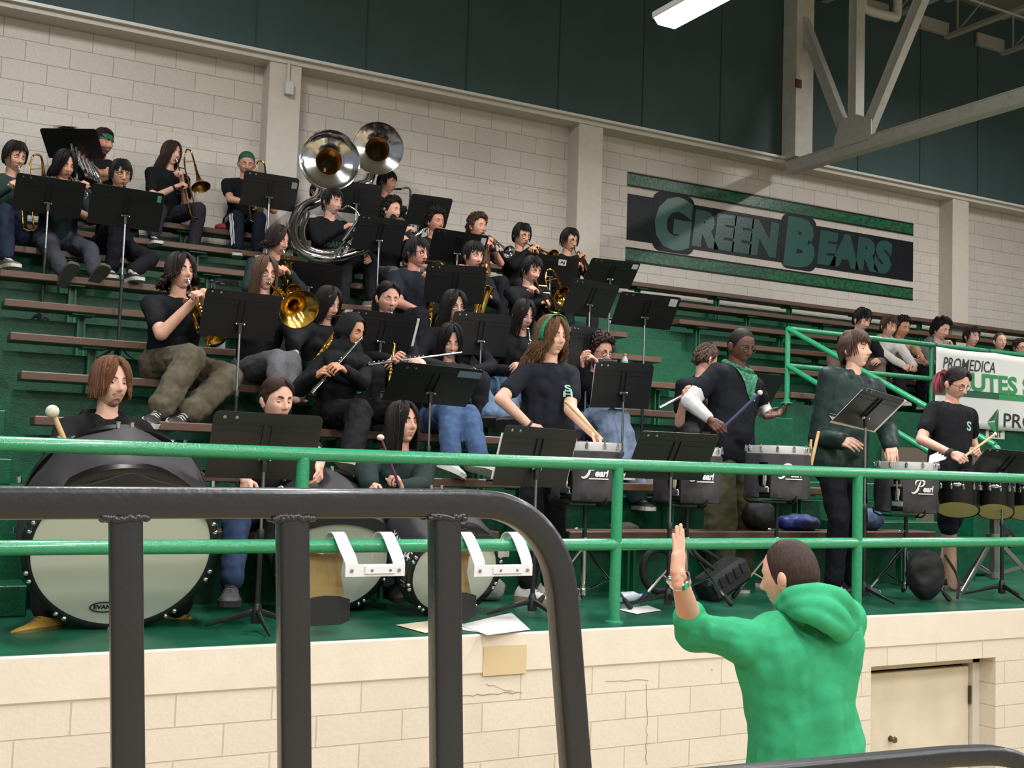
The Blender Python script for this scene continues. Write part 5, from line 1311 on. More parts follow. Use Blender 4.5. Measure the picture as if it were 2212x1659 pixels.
P('P18', 'trombonist with short black hair in a black sweater, bell turned to the viewer', (1147, 585), k=5, hy=46, hp=18, hair=dict(style='mop', bang=50, n=52, vol=1.1), hc='111113', skin='c69580', shirt='15161a', sleeve='long', headkw=HK(), R=(1168, 652, -.28), eR=(1122, 655, -.15), Lh=(1160, 630, -.3), hands=('grip', 'grip'), nofeet=True)
# ---- third row
P('P19', 'trumpeter with dark wavy hair, black T-shirt and olive cargo trousers', (390, 588), k=3, hy=32, hp=-3, ty=24, s=1.05, bulk=1.08, hair=dict(style='long', L=.085, wave=.018, n=70, rr=.015, lside=.6, flare=.035), hc='241c1a', skin='d0a08a', shirt='15171b', pants='5b5444', wide_leg=1.32, shoes='1a1a1c', headkw=dict(lid=10, gaze=(.25, -.1), brow=1.5), R=(428, 640, -.26), eR=(348, 722, -.18), Lh=(440, 648, -.34), kR=(410, 775, -.42), aR=(345, 886, -.52), kL=(492, 818, -.40), aL=(408, 892, -.62), tR=(-.35, -.9, -.12), tL=(-.55, -.8, -.12), hands=('grip', 'grip'), voxel=.009)
P('P20', 'girl with long straight light brown hair and glasses behind a large brass bell', (572, 592), k=3, hy=22, hp=5, fem=True, hair=dict(style='long', L=.24, n=66, rr=.011, flare=.006), hc='5d4738', glasses='1a1718', skin='d9aa98', shirt='15171a', sleeve='pushed', pants='55565c', headkw=HK(lid=12, wide=.96), R=(588, 655, -.32), eR=(462, 735, -.1), Lh=(640, 790, -.30), kR=(598, 775, -.38), aR=(596, 868, -.40), kL=(628, 778, -.36), aL=(640, 860, -.38), hands=('keys', 'relax'), pantsmat=mat('grey_check_cloth', '5c5d62', .9, noise=.35, nscale=130, bump=.2, bscale=120), nofeet=True)
P('P21', 'girl with long black hair in black sweater playing a saxophone beside the headscarf flutist', (708, 657), k=3, hy=42, hp=18, fem=True, hair=dict(style='long', L=.16, n=66, rr=.012, lside=.9), hc='1b1618', skin='d3a18c', shirt='18191c', sleeve='long', headkw=HK(wide=.96), R=(640, 838, -.15), eR=(632, 745, .05), Lh=(690, 820, -.3), nofeet=True, hands=('keys', 'keys'))
P('P22', 'girl with black pulled-back hair looking down over a stand next to the boy in polo', (838, 645), k=3, hy=22, hp=14, fem=True, hair=dict(style='pony', L=.16, n=54), hc='181416', skin='d3a08c', shirt='15171a', sleeve='long', headkw=HK(lid=-6), R=(842, 775, -.3), Lh=(860, 782, -.3), nofeet=True)
P('P24', 'girl with round glasses and long black hair behind the middle stand', (980, 663), k=3, hy=28, hp=8, fem=True, hair=dict(style='long', L=.2, n=60), hc='151214', glasses='7a7674', skin='cf9f88', shirt='16171b', sleeve='long', headkw=HK(), nofeet=True)
P('P26', 'girl with long dark centre-parted hair and black boots blowing a clarinet', (1130, 682), k=3, hy=34, hp=16, fem=True, hair=dict(style='long', L=.28, n=66, rr=.011, flare=.004), hc='1d1717', skin='d0a191', shirt='15161a', sleeve='long', pants='5e7591', shoes='141416', sole='141416', headkw=HK(lid=-4, wide=.93, nose=1.15), R=(1108, 800, -.25), Lh=(1130, 790, -.3), kR=(1025, 838, -.42), aR=(1062, 900, -.62), kL=(1100, 850, -.4), aL=(1090, 905, -.6), wide_leg=1.35, tR=(.9, -.4, 0), tL=(.9, -.3, 0))
# ---- second row with the flutes
P('P23', 'flutist in black headscarf and black clothes, silver flute slanting down', (757, 716), k=2, hy=56, hp=14, ty=24, fem=True, hair=dict(style='hijab'), skin='c48c6a', shirt='17171a', sleeve='long', pants='131316', shoes='1b1b1d', sole='a59f94', headkw=HK(lid=-2, wide=.96, brow=1.6), R=(688, 808, -.28), Lh=(742, 798, -.34), kR=(775, 890, -.42), aR=(760, 985, -.66), kL=(865, 880, -.36), aL=(862, 990, -.6), hands=('keys', 'keys'), wide_leg=1.25, tR=(.25, -.95, -.1), voxel=.009)
P('P25', 'flutist with straight black centre-parted hair, blue jeans and white sneakers', (972, 738), k=2, hy=14, hp=20, fem=True, hair=dict(style='long', L=.22, n=66, rr=.011, flare=.004), hc='161314', skin='d9a793', shirt='161719', sleeve='long', pants='42597c', shoes='b9b7b4', sole='d0cec8', headkw=HK(lid=-8, wide=.97), R=(858, 778, -.26), Lh=(905, 782, -.30), kR=(968, 892, -.44), aR=(976, 992, -.62), kL=(1012, 898, -.42), aL=(1036, 992, -.64), tR=(.12, -.95, -.18), tL=(.45, -.85, -.15), hands=('keys', 'keys'), wide_leg=1.12)
P('P28', 'girl with curly brown fringe and cat-eye glasses playing a piccolo, pale blue jeans', (1296, 760), k=2, hy=44, hp=14, ty=20, fem=True, hair=dict(style='curly', vol=1.1, n=54), hc='33221f', glasses='2b2226', skin='cd9a86', shirt='131418', sleeve='long', pants='7b8ca6', shoes='3a3a3c', headkw=HK(lid=4), R=(1258, 790, -.24), eR=(1262, 830, -.2), Lh=(1288, 782, -.28), kR=(1306, 895, -.46), aR=(1345, 1010, -.62), kL=(1330, 905, -.40), aL=(1380, 1075, -.55), hands=('keys', 'keys'), wide_leg=1.4)
P('P29', 'fair short-haired flutist turned away behind the drummer with the green neckerchief', (1524, 778), k=2, hy=128, hp=20, ty=40, hair=dict(style='short', n=56), hc='4a372b', skin='cf9f8a', shirt='15171a', headkw=HK(), R=(1476, 862, -.1), eR=(1468, 915, .1), Lh=(1520, 850, -.2), kR=(1500, 945, -.4), kL=(1590, 945, -.4), nofeet=True, hands=('keys', 'keys'))
# ---- on the stage
P('P33', 'bass drummer with chin-length auburn hair and goatee in black hoodie', (239, 828), k=0, hy=30, hp=0, s=1.04, hair=dict(style='long', L=.055, n=84, rr=.014, lside=.9, wave=.003, flare=.004, vol=1.4, back=.0), hc='6e4730', skin='dcae97', shirt='131416', sleeve='long', hood=True, headkw=dict(beard='goatee', lid=14, gaze=(.3, -.05), long_=1.04), R=(150, 990, -.30), eR=(120, 985, -.05), Lh=(330, 1010, -.3), pants='1a1a1e', shoes='b8923c', sole='6a5530', kR=(92, 1130, -.38), aR=(98, 1328, -.42), kL=(398, 1120, -.38), aL=(385, 1326, -.42), tR=(-.8, -.6, 0), tL=(.85, -.5, 0), hands=('grip', 'relax'), fdR=(.15, -.4, .75), voxel=.009)
P('P34', 'bass drummer with swept-back brown hair looking over the big front stand', (598, 866), k=0, hy=32, hp=6, hair=dict(style='pony', tail=False, n=70, vol=1.3), hc='3f2d25', skin='dba994', shirt='17181c', sleeve='short', headkw=dict(lid=8, gaze=(.35, -.15), brow=1.4), R=(530, 1042, -.35), eR=(520, 990, -.1), Lh=(690, 1010, -.3), eL=(690, 985, 0), pants='2b3a55', shoes='2c2c30', sole='1d1d1f', kR=(512, 1105, -.4), aR=(500, 1262, -.42), kL=(690, 1090, -.4), aL=(690, 1260, -.3), tR=(-.30, -.95, 0), hands=('relax', 'relax'))
P('P35', 'drummer girl with long black hair in dark green windbreaker holding a mallet', (870, 915), k=0, hy=38, hp=-6, ty=12, s=.97, fem=True, hair=dict(style='long', L=.24, n=66, rr=.012, back=.05), hc='1b1616', skin='d0a08a', shirt='22302e', sleeve='baggy', headkw=dict(lid=16, gaze=(.2, .1), brow=1.4), R=(800, 1050, -.35), eR=(790, 1015, -.1), Lh=(868, 1055, -.38), pants='7d90a8', shoes='544a40', sole='3a342e', kR=(800, 1110, -.3), aR=(842, 1258, -.34), kL=(950, 1110, -.35), aL=(940, 1265, -.3), tR=(0, -1, 0), hands=('relax', 'grip'), fdL=(-.45, -.1, .9))
PEOPLE['P35']
P('P27', 'standing drummer girl with long wavy light brown hair and green headband', (1192, 728), Y=5.95, stand=True, floor=ST, hy=40, hp=2, ty=24, fem=True, s=1.0, bulk=1.03, hair=dict(style='long', L=.30, wave=.016, wl=.11, n=100, rr=.014, flare=.045, lside=.62, back=.14, vol=1.7), hc='66492f', skin='dfb09a', shirt='1b1d25', headkw=dict(lid=14, gaze=(.2, -.05), brow=1.2), pelvis=(1180, 925, .05), R=(1150, 925, -.10), eR=(1082, 862, .02), Lh=(1282, 938, -.30), eL=(1232, 885, -.05), pants='17181d', shoes='cfcdc8', sole='9a7a5a', aR=(1140, 1268, -.05), aL=(1188, 1262, .05), tR=(.45, -.88, 0), tL=(.75, -.6, 0), hands=('relax', 'relax'), voxel=.008)
q = PEOPLE['P27']; g = G(); g.T = q['HM']; rows = []
for a in np.linspace(-1.75, 1.75, 30):
    for yy in (-.020, -.008, .008, .020): rows.append(V((.102*math.sin(a), .040+yy-.02*(1-math.cos(a)), .136*math.cos(a)-.10*abs(yy))))
n0 = g.addv(rows); g.addf([(i*4+k, i*4+k+1, i*4+k+5, i*4+k+4) for i in range(29) for k in range(3)], n0); o = g.build('headband', mat('band_27', '2a8a58', .7, noise=.5, nscale=55, col2='155038'), q['body']); md = o.modifiers.new('thick', 'SOLIDIFY'); md.thickness = .004
P('P30', 'standing drummer with green neckerchief, glasses and white sleeves under black T-shirt', (1600, 748), Y=6.15, stand=True, floor=ST, hy=46, hp=18, ty=46, s=1.06, bulk=1.22, hair=dict(style='buzz'), hc='0f0d0d', glasses='2c2c2e', skin='5c3a2e', shirt='14161c', headkw=HK(lid=-2, wide=1.03), pelvis=(1570, 955, .02), R=(1540, 912, -.18), eR=(1490, 868, -.02), Lh=(1672, 905, -.22), eL=(1648, 885, .1), armskin='RL', pants='4a4a34', shoes='2a2422', wide_leg=1.45, aR=(1555, 1250, -.05), aL=(1600, 1235, .15), tR=(.5, -.85, 0), tL=(.8, -.6, 0), hands=('grip', 'open'), neck=1.1, voxel=.008, pnL=(0, -.3, .95), fdL=(.9, -.2, .25))
P('P31', 'standing drummer with shaggy brown hair in dark green hooded windbreaker', (1848, 758), Y=5.74, stand=True, floor=ST, hy=60, hp=-6, ty=35, nb_up=.02, s=1.05, bulk=1.08, hair=dict(style='mop', bang=66, part=.7, n=84, vol=1.7, rr=.014, mess=1.5, wave=.004), hc='4a362b', skin='d9ab96', shirt='1f302d', shirt_rough=.5, sleeve='baggy', hood=True, headkw=dict(lid=14, gaze=(.1, .1), nose=1.15), pelvis=(1815, 985, .03), R=(1830, 955, -.25), eR=(1770, 945, .03), Lh=(1925, 968, -.22), eL=(1915, 925, .1), pants='15161b', shoes='1f2430', aR=(1800, 1265, 0), aL=(1838, 1258, .12), tR=(.5, -.85, 0), tL=(.75, -.6, 0), hands=('relax', 'relax'), pnL=(0, -.2, -1), voxel=.008)
P('P32', 'tenor drummer with pink ponytail, glasses and black shorts', (2066, 830), Y=5.68, stand=True, floor=ST, hy=48, hp=24, ty=40, s=.94, bulk=1.06, hair=dict(style='pony', tail=False, n=64), hc='2b2022', glasses='2f2b2c', skin='cfa08c', shirt='15161a', headkw=HK(lid=-6, nose=1.15), pelvis=(2052, 1010, .02), R=(2068, 985, -.26), eR=(1990, 950, -.02), Lh=(2120, 985, -.26), eL=(2100, 955, .05), pants='1c2030', shorts=True, shoes='1c1b1d', sole='b7ab94', aR=(2058, 1268, .02), aL=(2036, 1246, .15), tR=(.95, -.35, 0), tL=(.85, -.5, 0), hands=('grip', 'grip'), voxel=.009)
# pink ends of the ponytail
q = PEOPLE['P32']; g = G(); g.T = q['HM']; rr_ = random.Random(4)
for i in range(54):
    a = rr_.uniform(-1, 1); c_ = rr_.uniform(-1, 1); e_ = rr_.uniform(.7, 1.1); o = V((a*.012, -.108+c_*.008, .035+c_*.01))
    g.tube(smooth_path([o, o+V((a*.018, -.035, .016+.008*c_)), o+V((a*.030, -.058+.012*c_, -.02)), o+V((a*.036, -.056+.02*c_, -.075*e_)), o+V((a*.036+.006*c_, -.045+.022*c_, -.125*e_)), o+V((a*.026, -.030+.02*c_, -.17*e_))], 3), [.0045]*8+[.006]*5+[.004, .003, .0015], 5)
g.build('dyed_ponytail', mat('pink_hair', 'a5525c', .5, noise=.4, nscale=120), q['body'])
# ---- conductor on the gym floor
P('P36', 'conductor in bright green hooded sweatshirt, seen from behind with one arm raised', (1706, 1246), Y=2.95, stand=True, floor=0, hy=-116, hp=8, ty=-142, s=1.05, bulk=1.34, neck=1.18, nb_up=.055, folds=.034, fscale=.13, hair=dict(style='buzz'), hc='3a2822', skin='d9a590', shirt='1f9a5a', sleeve='pushed', hood=False, collar='none', shirtmat=mat('green_fleece', '37a070', .9, noise=.10, nscale=30, bump=.2, bscale=40, spec=.2), headkw=dict(lid=16), pelvis=(1745, 1715, .02), Lh=(1458, 1215, .10), eL=(1497, 1362, .12), R=(1735, 1600, .34), pants='2a2c33', hands=('relax', 'flat'), fdL=(.10, .10, 1.0), pnL=(-.45, .9, 0), voxel=.007, sh_w=1.12)
p = PEOPLE['P36']; g = G()
yb = p['Y']
for path, r0, r1 in (([(1684, 1306, -.01), (1702, 1288, -.06), (1735, 1280, -.11), (1775, 1279, -.14), (1812, 1294, -.14), (1836, 1328, -.12), (1836, 1356, -.12)], .022, .036), ([(1694, 1312, -.04), (1726, 1304, -.11), (1768, 1308, -.16), (1806, 1330, -.17), (1826, 1358, -.15)], .024, .038),
                     ([(1712, 1322, -.08), (1748, 1326, -.15), (1786, 1346, -.18), (1816, 1366, -.16)], .026, .034), ([(1720, 1290, -.05), (1775, 1290, -.08), (1815, 1310, -.08), (1825, 1345, -.1)], .03, .045)):
    g.ell(at(1722, 1330, yb-.05), .045); q = smooth_path([at(x, y, yb+yy) for x, y, yy in path], 8); n = len(q)
    for i in range(n-1): g.caps(q[i], q[i+1], r0+(r1-r0)*math.sin(PI*.5*i/(n-1))**.7, None, 12)
vs, fs = union(g, .007, 5, folds=.014, fscale=.09); b = G(); b.v = list(vs); b.f = list(fs); b.m = [0]*len(fs); b.build('hood', mat('green_fleece', '37a070'), p['body'], angle=80)
# ---- spectators beyond the handrail
sp_ = 'spectators above the opening'
P('S37', 'spectator in black jacket laughing with a hand over the face', (1862, 692), k=5, hy=48, hp=22, hair=dict(style='mop', bang=56, n=48, vol=1.1), hc='121114', skin='cf9d88', shirt='15171c', sleeve='long', pants='6a5a50', headkw=HK(lid=-4), lean=.22, R=(1876, 712, -.22), eR=(1850, 790, -.30), Lh=(1900, 780, -.2), kR=(1800, 770, -.38), kL=(1900, 785, -.38), hands=('relax', 'relax'), nofeet=True, fdR=(.1, .1, 1), pnR=(-.2, .8, .2))
P('S38', 'spectator boy in white hooded sweatshirt with clasped hands', (1920, 706), k=5, s=.93, hy=42, hp=16, hair=dict(style='mop', bang=56, n=46), hc='4a3628', skin='d2a08a', shirt='bdbbb4', sleeve='long', hood=True, pants='14151a', headkw=HK(lid=2), lean=.20, R=(1960, 795, -.35), Lh=(1975, 792, -.38), kR=(1935, 790, -.38), kL=(1990, 795, -.36), aR=(1950, 862, -.5), shoes='9a9690', hands=('grip', 'grip'))
P('S39', 'spectator boy in tan printed shirt half hidden behind the white sweatshirt', (1948, 708), Y=bY(5)+.28, seat=bZ(5), k=5, s=.95, hy=46, hp=12, hair=dict(style='curly', vol=.8, n=40), hc='1c1716', skin='b98468', shirt='9a8f70', headkw=HK(), lean=.15, R=(1985, 780, -.35), Lh=(1992, 770, -.4), nofeet=True)
P('S40', 'spectator in grey sweatshirt with black curls, fist at the mouth', (2033, 712), k=5, hy=52, hp=18, hair=dict(style='curly', vol=1.15, n=50), hc='131113', skin='cfa08c', shirt='6a6a6e', sleeve='long', hood=True, pants='1a1b22', headkw=HK(lid=4), lean=.26, R=(2046, 742, -.17), eR=(2022, 805, -.32), Lh=(2056, 748, -.18), hands=('grip', 'grip'), nofeet=True, fdR=(.2, .1, 1), fdL=(-.4, .1, .8))
P('S41', 'dark-haired boy in black watching over the banner top rail', (2099, 728), k=5, s=.9, hy=44, hp=8, hair=dict(style='mop', bang=62, n=50, vol=1.1), hc='201817', skin='cfa08c', shirt='17181c', sleeve='long', headkw=HK(), nofeet=True)
P('S42', 'small child with cropped fair hair behind the banner rail', (2160, 738), k=5, s=.78, hy=30, hp=0, hair=dict(style='buzz'), hc='5a4434', skin='d8a994', shirt='5b5a60', headkw=HK(lid=14), nofeet=True)
P('S43', 'child in cap-like short hair and dark sunglasses at the picture edge', (2202, 752), k=5, s=.8, hy=45, hp=6, hair=dict(style='short', n=46), hc='33261f', glasses='0f0f10', skin='d0a08c', shirt='3a4a42', headkw=HK(), nofeet=True)
P('S44', 'person crouching in the dim opening behind the tenor drum stand', (2134, 1138), Y=7.6, s=.9, hy=-30, hp=40, hair=dict(style='short', n=40), hc='1a1514', skin='b98a74', shirt='4a4238', sleeve='long', headkw=HK(lid=-6), seat=1.42, floor=ST, lean=.15, R=(2150, 1150, -.3), Lh=(2120, 1155, -.3), hands=('relax', 'relax'))
# printed marks on the clothes
for key, txt, c_, lat, dn, w, h in (('P27', 'S', '8fc4ae', .072, .13, .038, .04), ('P27', 'H', '9fcdb9', .068, .165, .045, .034), ('P32', 'S', '86b9a6', .075, .15, .05, .07), ('P30', 'S', '7fb8a4', .07, .17, .045, .06), ('P5', 'C', '4a7d70', .07, .19, .05, .055), ('P3', 'S', '3f6a5e', .07, .14, .05, .05)):
    try: emblem(PEOPLE[key], txt, c_, lat, dn, w, h, offset=.03)
    except Exception as e: print('emblem', key, e)
for key, txt, c_, lat, dn, w, h in (('P8', 'BEARS', '24463c', 0, .22, .2, .06), ('P33', 'MENS', '1d6b4a', 0, .30, .2, .05), ('P35', 'H', 'b9c4c0', .075, .2, .03, .06), ('S38', 'CC', '4a4c4e', .06, .2, .04, .04), ('P23', 'B', '3c9a80', .08, .21, .05, .05)):
    try: emblem(PEOPLE[key], txt, c_, lat, dn, w, h, offset=.02)
    except Exception as e: print('emblem', key, e)
# white stripes down the track pants, laid on the cloth
def stripes(p, side_='R', n=3):
    tr = [o for o in p['body'].children if o.name.startswith('trousers')][0]; sh = SHIFT(tr)
    bvh = BVHTree.FromPolygons([tuple(v.co) for v in tr.data.vertices], [tuple(q.vertices) for q in tr.data.polygons])
    H_, K, A = p['l'][side_]; out = (p['r'] if side_ == 'R' else -p['r'])*.8+p['f']*.5
    for i in range(n):
        g = G(); pts = []
        for a, b in ((H_, K), (K, A)):
            for t in np.linspace(.25 if a is H_ else .02, .98 if a is H_ else .9, 12):
                c = a.lerp(b, t); ax = (b-a).normalized(); o = (out-ax*out.dot(ax)).normalized(); s_ = ax.cross(o)
                q = c+o*.4+s_*((i-1)*.020); hit = bvh.ray_cast(q-sh, -o)
                if hit[0]: pts.append(hit[0]+sh+o*.002)
        if len(pts) > 3: g.tube(pts, .0055, 6); g.build('side_stripe', mat('stripe_white', 'c4c4ca', .7), p['body'])
stripes(PEOPLE['P6'])
# neckerchief of the standing drummer
p = PEOPLE['P30']; g = G(); NB = p['NB']; up, f2, r2 = p['up'], p['f2'], p['r2']
for i in range(16):
    a = -2.6+5.2*i/15; b = NB+up*(.035-.035*math.cos(a))+f2*(math.cos(a)*.085+.01)+r2*(math.sin(a)*.095); g.ell(b, (.026, .026, .018), None, 10, 7)
sh_ = SHIFT(p['shirt']); bvh = BVHTree.FromPolygons([tuple(v.co) for v in p['shirt'].data.vertices], [tuple(q.vertices) for q in p['shirt'].data.polygons]); n_ = 10; rows = []
for j in range(n_+1):
    for i in range(n_+1):
        w_ = .105*(1-.92*j/n_)*(2*i/n_-1); q = NB+up*(.0-.21*j/n_)-r2*(w_+.02*j/n_); hit = bvh.ray_cast(q+f2*.5-sh_, -f2); rows.append((hit[0]+sh_ if hit[0] else q+f2*.1)+f2*(.010+.006*math.sin(i*1.9+j*.6)))
n0 = g.addv(rows); g.addf([(j*(n_+1)+i, j*(n_+1)+i+1, (j+1)*(n_+1)+i+1, (j+1)*(n_+1)+i) for j in range(n_) for i in range(n_)], n0)
g.build('neckerchief', mat('green_kerchief', '2f8a62', .75, noise=.6, nscale=50, col2='173f30', bump=.3, bscale=25), p['body'])
# wristwatch, bands, choker chain
def wrist(pk, side_, nm, m, w=.012, r=.034, off=.03):
    p = PEOPLE[pk]; S, E, W = p['j'][side_]; d = (W-E).normalized(); g = G(); a, s_, u_ = frame(d); g.lathe([(r*.9, -w), (r*p['s'], -w*.8), (r*p['s'], w*.8), (r*.9, w)], W-d*off, d, 18)
    if nm == 'wristwatch': g.ell(W-d*off+CR*-.03*1-CF*.012, (.017, .017, .017), None, 12, 8)
    g.build(nm, m, p['body'])
wrist('P36', 'L', 'wristwatch', SILVER, .016, .037, .035); wrist('P27', 'R', 'wristband', RUBBER, .007, .032); wrist('P32', 'R', 'wristwatch', RUBBER, .018, .034); wrist('P13', 'L', 'wristband', RUBBER, .02, .033); wrist('P3', 'R', 'wristband', RUBBER, .012, .036); wrist('P5', 'R', 'wristband', RUBBER, .010, .032)
# ================================================================ stands, instruments and drums in place
SF = {
    1: (1.298, 10.989, 4.877, -0.434, 0.886, 0.044), 2: (0.987, 9.613, 4.078, -0.014, 0.685, -0.028), 3: (1.419, 8.643, 3.863, -0.087, 0.685, -0.038), 4: (2.969, 10.333, 4.546, -0.151, 0.473, -0.049),
    5: (3.769, 9.546, 4.110, 0.152, 0.533, 0.038), 6: (2.901, 8.840, 3.510, -0.363, 0.640, -0.086), 7: (4.787, 10.759, 4.683, 0.181, 0.490, 0.061), 9: (4.442, 9.302, 4.034, -0.303, 0.670, -0.089),
    10: (3.990, 8.384, 3.535, -0.171, 0.455, 0.038), 11: (5.378, 9.218, 3.910, -0.527, 0.595, -0.094), 12: (5.978, 9.091, 3.934, -0.180, 0.823, -0.018), 13: (5.317, 8.401, 3.550, 0.053, 0.561, -0.038),
    14: (5.255, 7.472, 3.340, -0.286, 0.750, -0.052), 15: (1.991, 7.471, 3.006, 0.008, 0.449, -0.016), 16: (3.050, 7.618, 2.982, 0.027, 0.420, -0.021), 17: (3.878, 7.671, 3.053, 0.076, 0.270, 0.025),
    18: (2.890, 6.340, 2.546, -0.130, 0.915, -0.052), 19: (1.524, 5.182, 2.124, -0.019, 0.386, -0.006), 20: (3.014, 5.257, 2.120, 0.182, 0.279, -0.023), 21: (3.930, 5.290, 2.154, -0.120, 0.619, -0.008),
    22: (4.541, 6.720, 2.662, 0.051, 0.231, 0.037), 23: (5.977, 5.779, 2.537, 0.102, 0.814, -0.140), 24: (4.491, 7.160, 2.955, 0.570, 0.131, 0.058), 25: (5.719, 6.692, 2.685, 0.164, 0.614, 0.009), 26: (7.35, 5.75, 2.19, -0.30, 0.856, -0.078)}
q = at(770, 428, 10.95); SF[8] = (q.x, q.y, q.z, -.1, .4, 0)
SL = {1: 'highest music stand at the cream wall hiding the bearded man', 2: 'music stand in front of the long-haired bob player', 3: 'music stand with a mint tape strip before the boy with glasses',
      4: 'music stand before the trombonist in green bandana', 5: 'music stand beneath the rear sousaphone before the curly-haired boy', 6: 'music stand under the sousaphone ring', 7: 'small distant stand against the wall right of the sousaphones',
      8: 'dark stand mostly hidden between the two sousaphone bells', 9: 'music stand with a white card, below the boy with thick curls', 10: 'music stand in front of the baritone saxophone and tousled boy', 11: 'music stand with a white AJ card before the black-haired trumpeters',
      12: 'last music stand at the end of the seventh row, blue and white sticker', 13: 'music stand leaning beside the trombone bell', 14: 'music stand with a white square label, standing alone at the aisle', 15: 'music stand with a clip-on light before the cargo-trousered trumpeter',
      16: 'music stand with a long white sheet edge behind the flutes', 17: 'music stand in the middle hiding the girl with round glasses', 18: 'low tilted music stand with a pale blue note, above the drummer girl', 19: 'large music stand nearest the railing in front of the boy with swept hair',
      20: 'music stand behind the railing in front of the standing drummer girl', 21: 'music stand behind the railing next to the green railing post and first snare', 22: 'music stand before the piccolo player', 23: 'steeply tilted stand with white pages before the windbreaker drummer',
      24: 'dark stand hidden behind the standing girl, orange corner tag', 25: 'dark stand partly hidden behind the drummer with neckerchief', 26: 'music stand at the picture edge in front of the tenor drums'}
for n, y1 in ((15, 7.22), (23, 5.33), (26, 5.22)):
    q = EYE+(V(SF[n][:3])-EYE)*(y1/SF[n][1]); SF[n] = (q.x, q.y, q.z)+SF[n][3:]
for n, p in SF.items():
    music_stand(n, p, SL[n], sc={18: 1.09, 15: .967, 23: .925, 26: .92}.get(n, 1.0), clips=n not in (1, 3, 7, 8), low=0 if n in (19, 20, 21, 23, 26) else None)
MINT = mat('mint_tape', '4f9f8c', .6); PALE = mat('pale_blue_note', '7d95ad', .7); STICK = mat('sticker_white', 'c9ccd0', .6); ORANGE = mat('orange_tag', 'c9743f', .6)
tape_on(3, .218, .112, .028, .055, MINT); tape_on(9, .215, .10, .045, .07, STICK); tape_on(11, .10, .10, .075, .06, STICK, text='AJ'); tape_on(12, .21, .11, .06, .055, STICK); tape_on(14, .20, .105, .065, .07, STICK); tape_on(18, .20, .125, .15, .055, PALE); tape_on(24, .19, .13, .04, .03, ORANGE); tape_on(4, .215, .09, .05, .06, mat('grey_label', '7a7c80', .6))
sheet_on(16, 'long white music page edge sticking out beside the stand behind the flutes', .262, .03, .33, dy=-.02); sheet_on(20, 'white music sheet showing past the stand of the standing girl', .0, .528, .25, dy=-.01, tilt=.0); sheet_on(23, 'white music pages on the steeply tilted stand', .02, .50, .30, dy=-.02, tilt=.02); sheet_on(22, 'white page on the piccolo player stand', -.02, .47, .30, dy=.0, tilt=.03)
# clip-on light
s = STANDS[15]; g = G(); o = s['c']-s['e']*.20+s['u']*.165
t = thing('clip_light', 'small black clip-on light on the stand before the cargo-trousered trumpeter', 'lamp', o)
g.tube(smooth_path([o, o+V((0, 0, .025)), o+V((.03, 0, .04)), o+V((.05, 0, .025))], 4), .004, 6); g.box(o, (.02, .02, .03), bev=.003); g.build('clip', BLACKP, t)
g = G(); g.ell(o+V((.05, 0, .022)), (.016, .016, .01)); g.ell(o+V((-.018, 0, .036)), (.014, .014, .01)); g.tube([o, o+V((-.015, 0, .035))], .004, 6); g.build('lamp_head', BLACKP, t)
# ---- wind instruments
def M_(k): return mouth(PEOPLE[k])
def Yk(k): return PEOPLE[k]['Y']
def aim(px, py, Y): return at(px, py, Y)
trumpet('brass trumpet played by the man in cargo trousers', M_('P19')+V((.0, -.012, 0)), aim(443, 705, Yk('P19')-.30), BRASS)
trumpet('silver trumpet with its bell turned to the viewer, played by the curly-haired boy', M_('P13'), aim(1092, 543, Yk('P13')-.50), SILVER)
trumpet('trumpet held by the boy with dark glasses near the wall', M_('P14'), aim(1180, 548, Yk('P14')-.45), BRASS_D)
trumpet('brass trumpet pointing down, played by the last player of the seventh row', M_('P15'), aim(1262, 585, Yk('P15')-.35), BRASS)
trumpet('small brass horn played by the person in dark green jacket', M_('P9'), aim(622, 605, Yk('P9')-.30), BRASS)
trumpet('trumpet at the lips of the player with long black bob', M_('P2'), aim(200, 425, Yk('P2')-.42), SILVER)
horn('large brass mellophone bell in front of the girl with glasses', M_('P20'), aim(632, 664, Yk('P20')-.50), BRASS, R=.135)
trombone('brass trombone slanting down from the long-haired player', M_('P5'), aim(419, 490, Yk('P5')-.45), BRASS_D, slide=.66, side=1, bellx=.34, lateral=.10, R=.09)
trombone('trombone of the player in green bandana', M_('P6'), aim(543, 490, Yk('P6')-.42), BRASS_D, slide=.62, side=1, bellx=.30)
trombone('brass trombone whose bell faces the viewer beside the leaning stand', M_('P18'), aim(1192, 680, Yk('P18')-.50), BRASS, slide=.50, side=1, bellx=.32, lateral=.12, R=.105)
trombone('trombone of the player at the picture edge', M_('P1'), aim(52, 512, Yk('P1')-.42), BRASS_D, slide=.62, side=1, bellx=.25)
clarinet('black clarinet of the boy with glasses behind the taped stand', M_('P4'), aim(286, 482, Yk('P4')-.42)); clarinet('black clarinet played by the girl with centre-parted dark hair', M_('P26'), aim(1150, 790, Yk('P26')-.38))
clarinet('clarinet of the girl with pulled-back black hair', M_('P22'), aim(846, 745, Yk('P22')-.08))
def saxp(label, k, fwd, down, s=1.0, **kw):
    m = M_(k); sax(label, m+V(fwd).normalized()*.0, fwd, down, s, **kw)
def sax_px(label, k, low, fwd, s=1.0, m=BRASS):
    mo = M_(k); sax(label, mo, fwd, V(low)-mo, s, m)
sax_px('brass alto saxophone of the girl in black sweater beside the headscarf', 'P21', aim(652, 862, Yk('P21')-.42), V((.3, -1, -.1)), 1.0)
sax_px('baritone saxophone with dense keys held by the boy in navy polo', 'P16', aim(935, 725, Yk('P16')-.40), V((.45, -.9, -.1)), 1.28, BRASS)
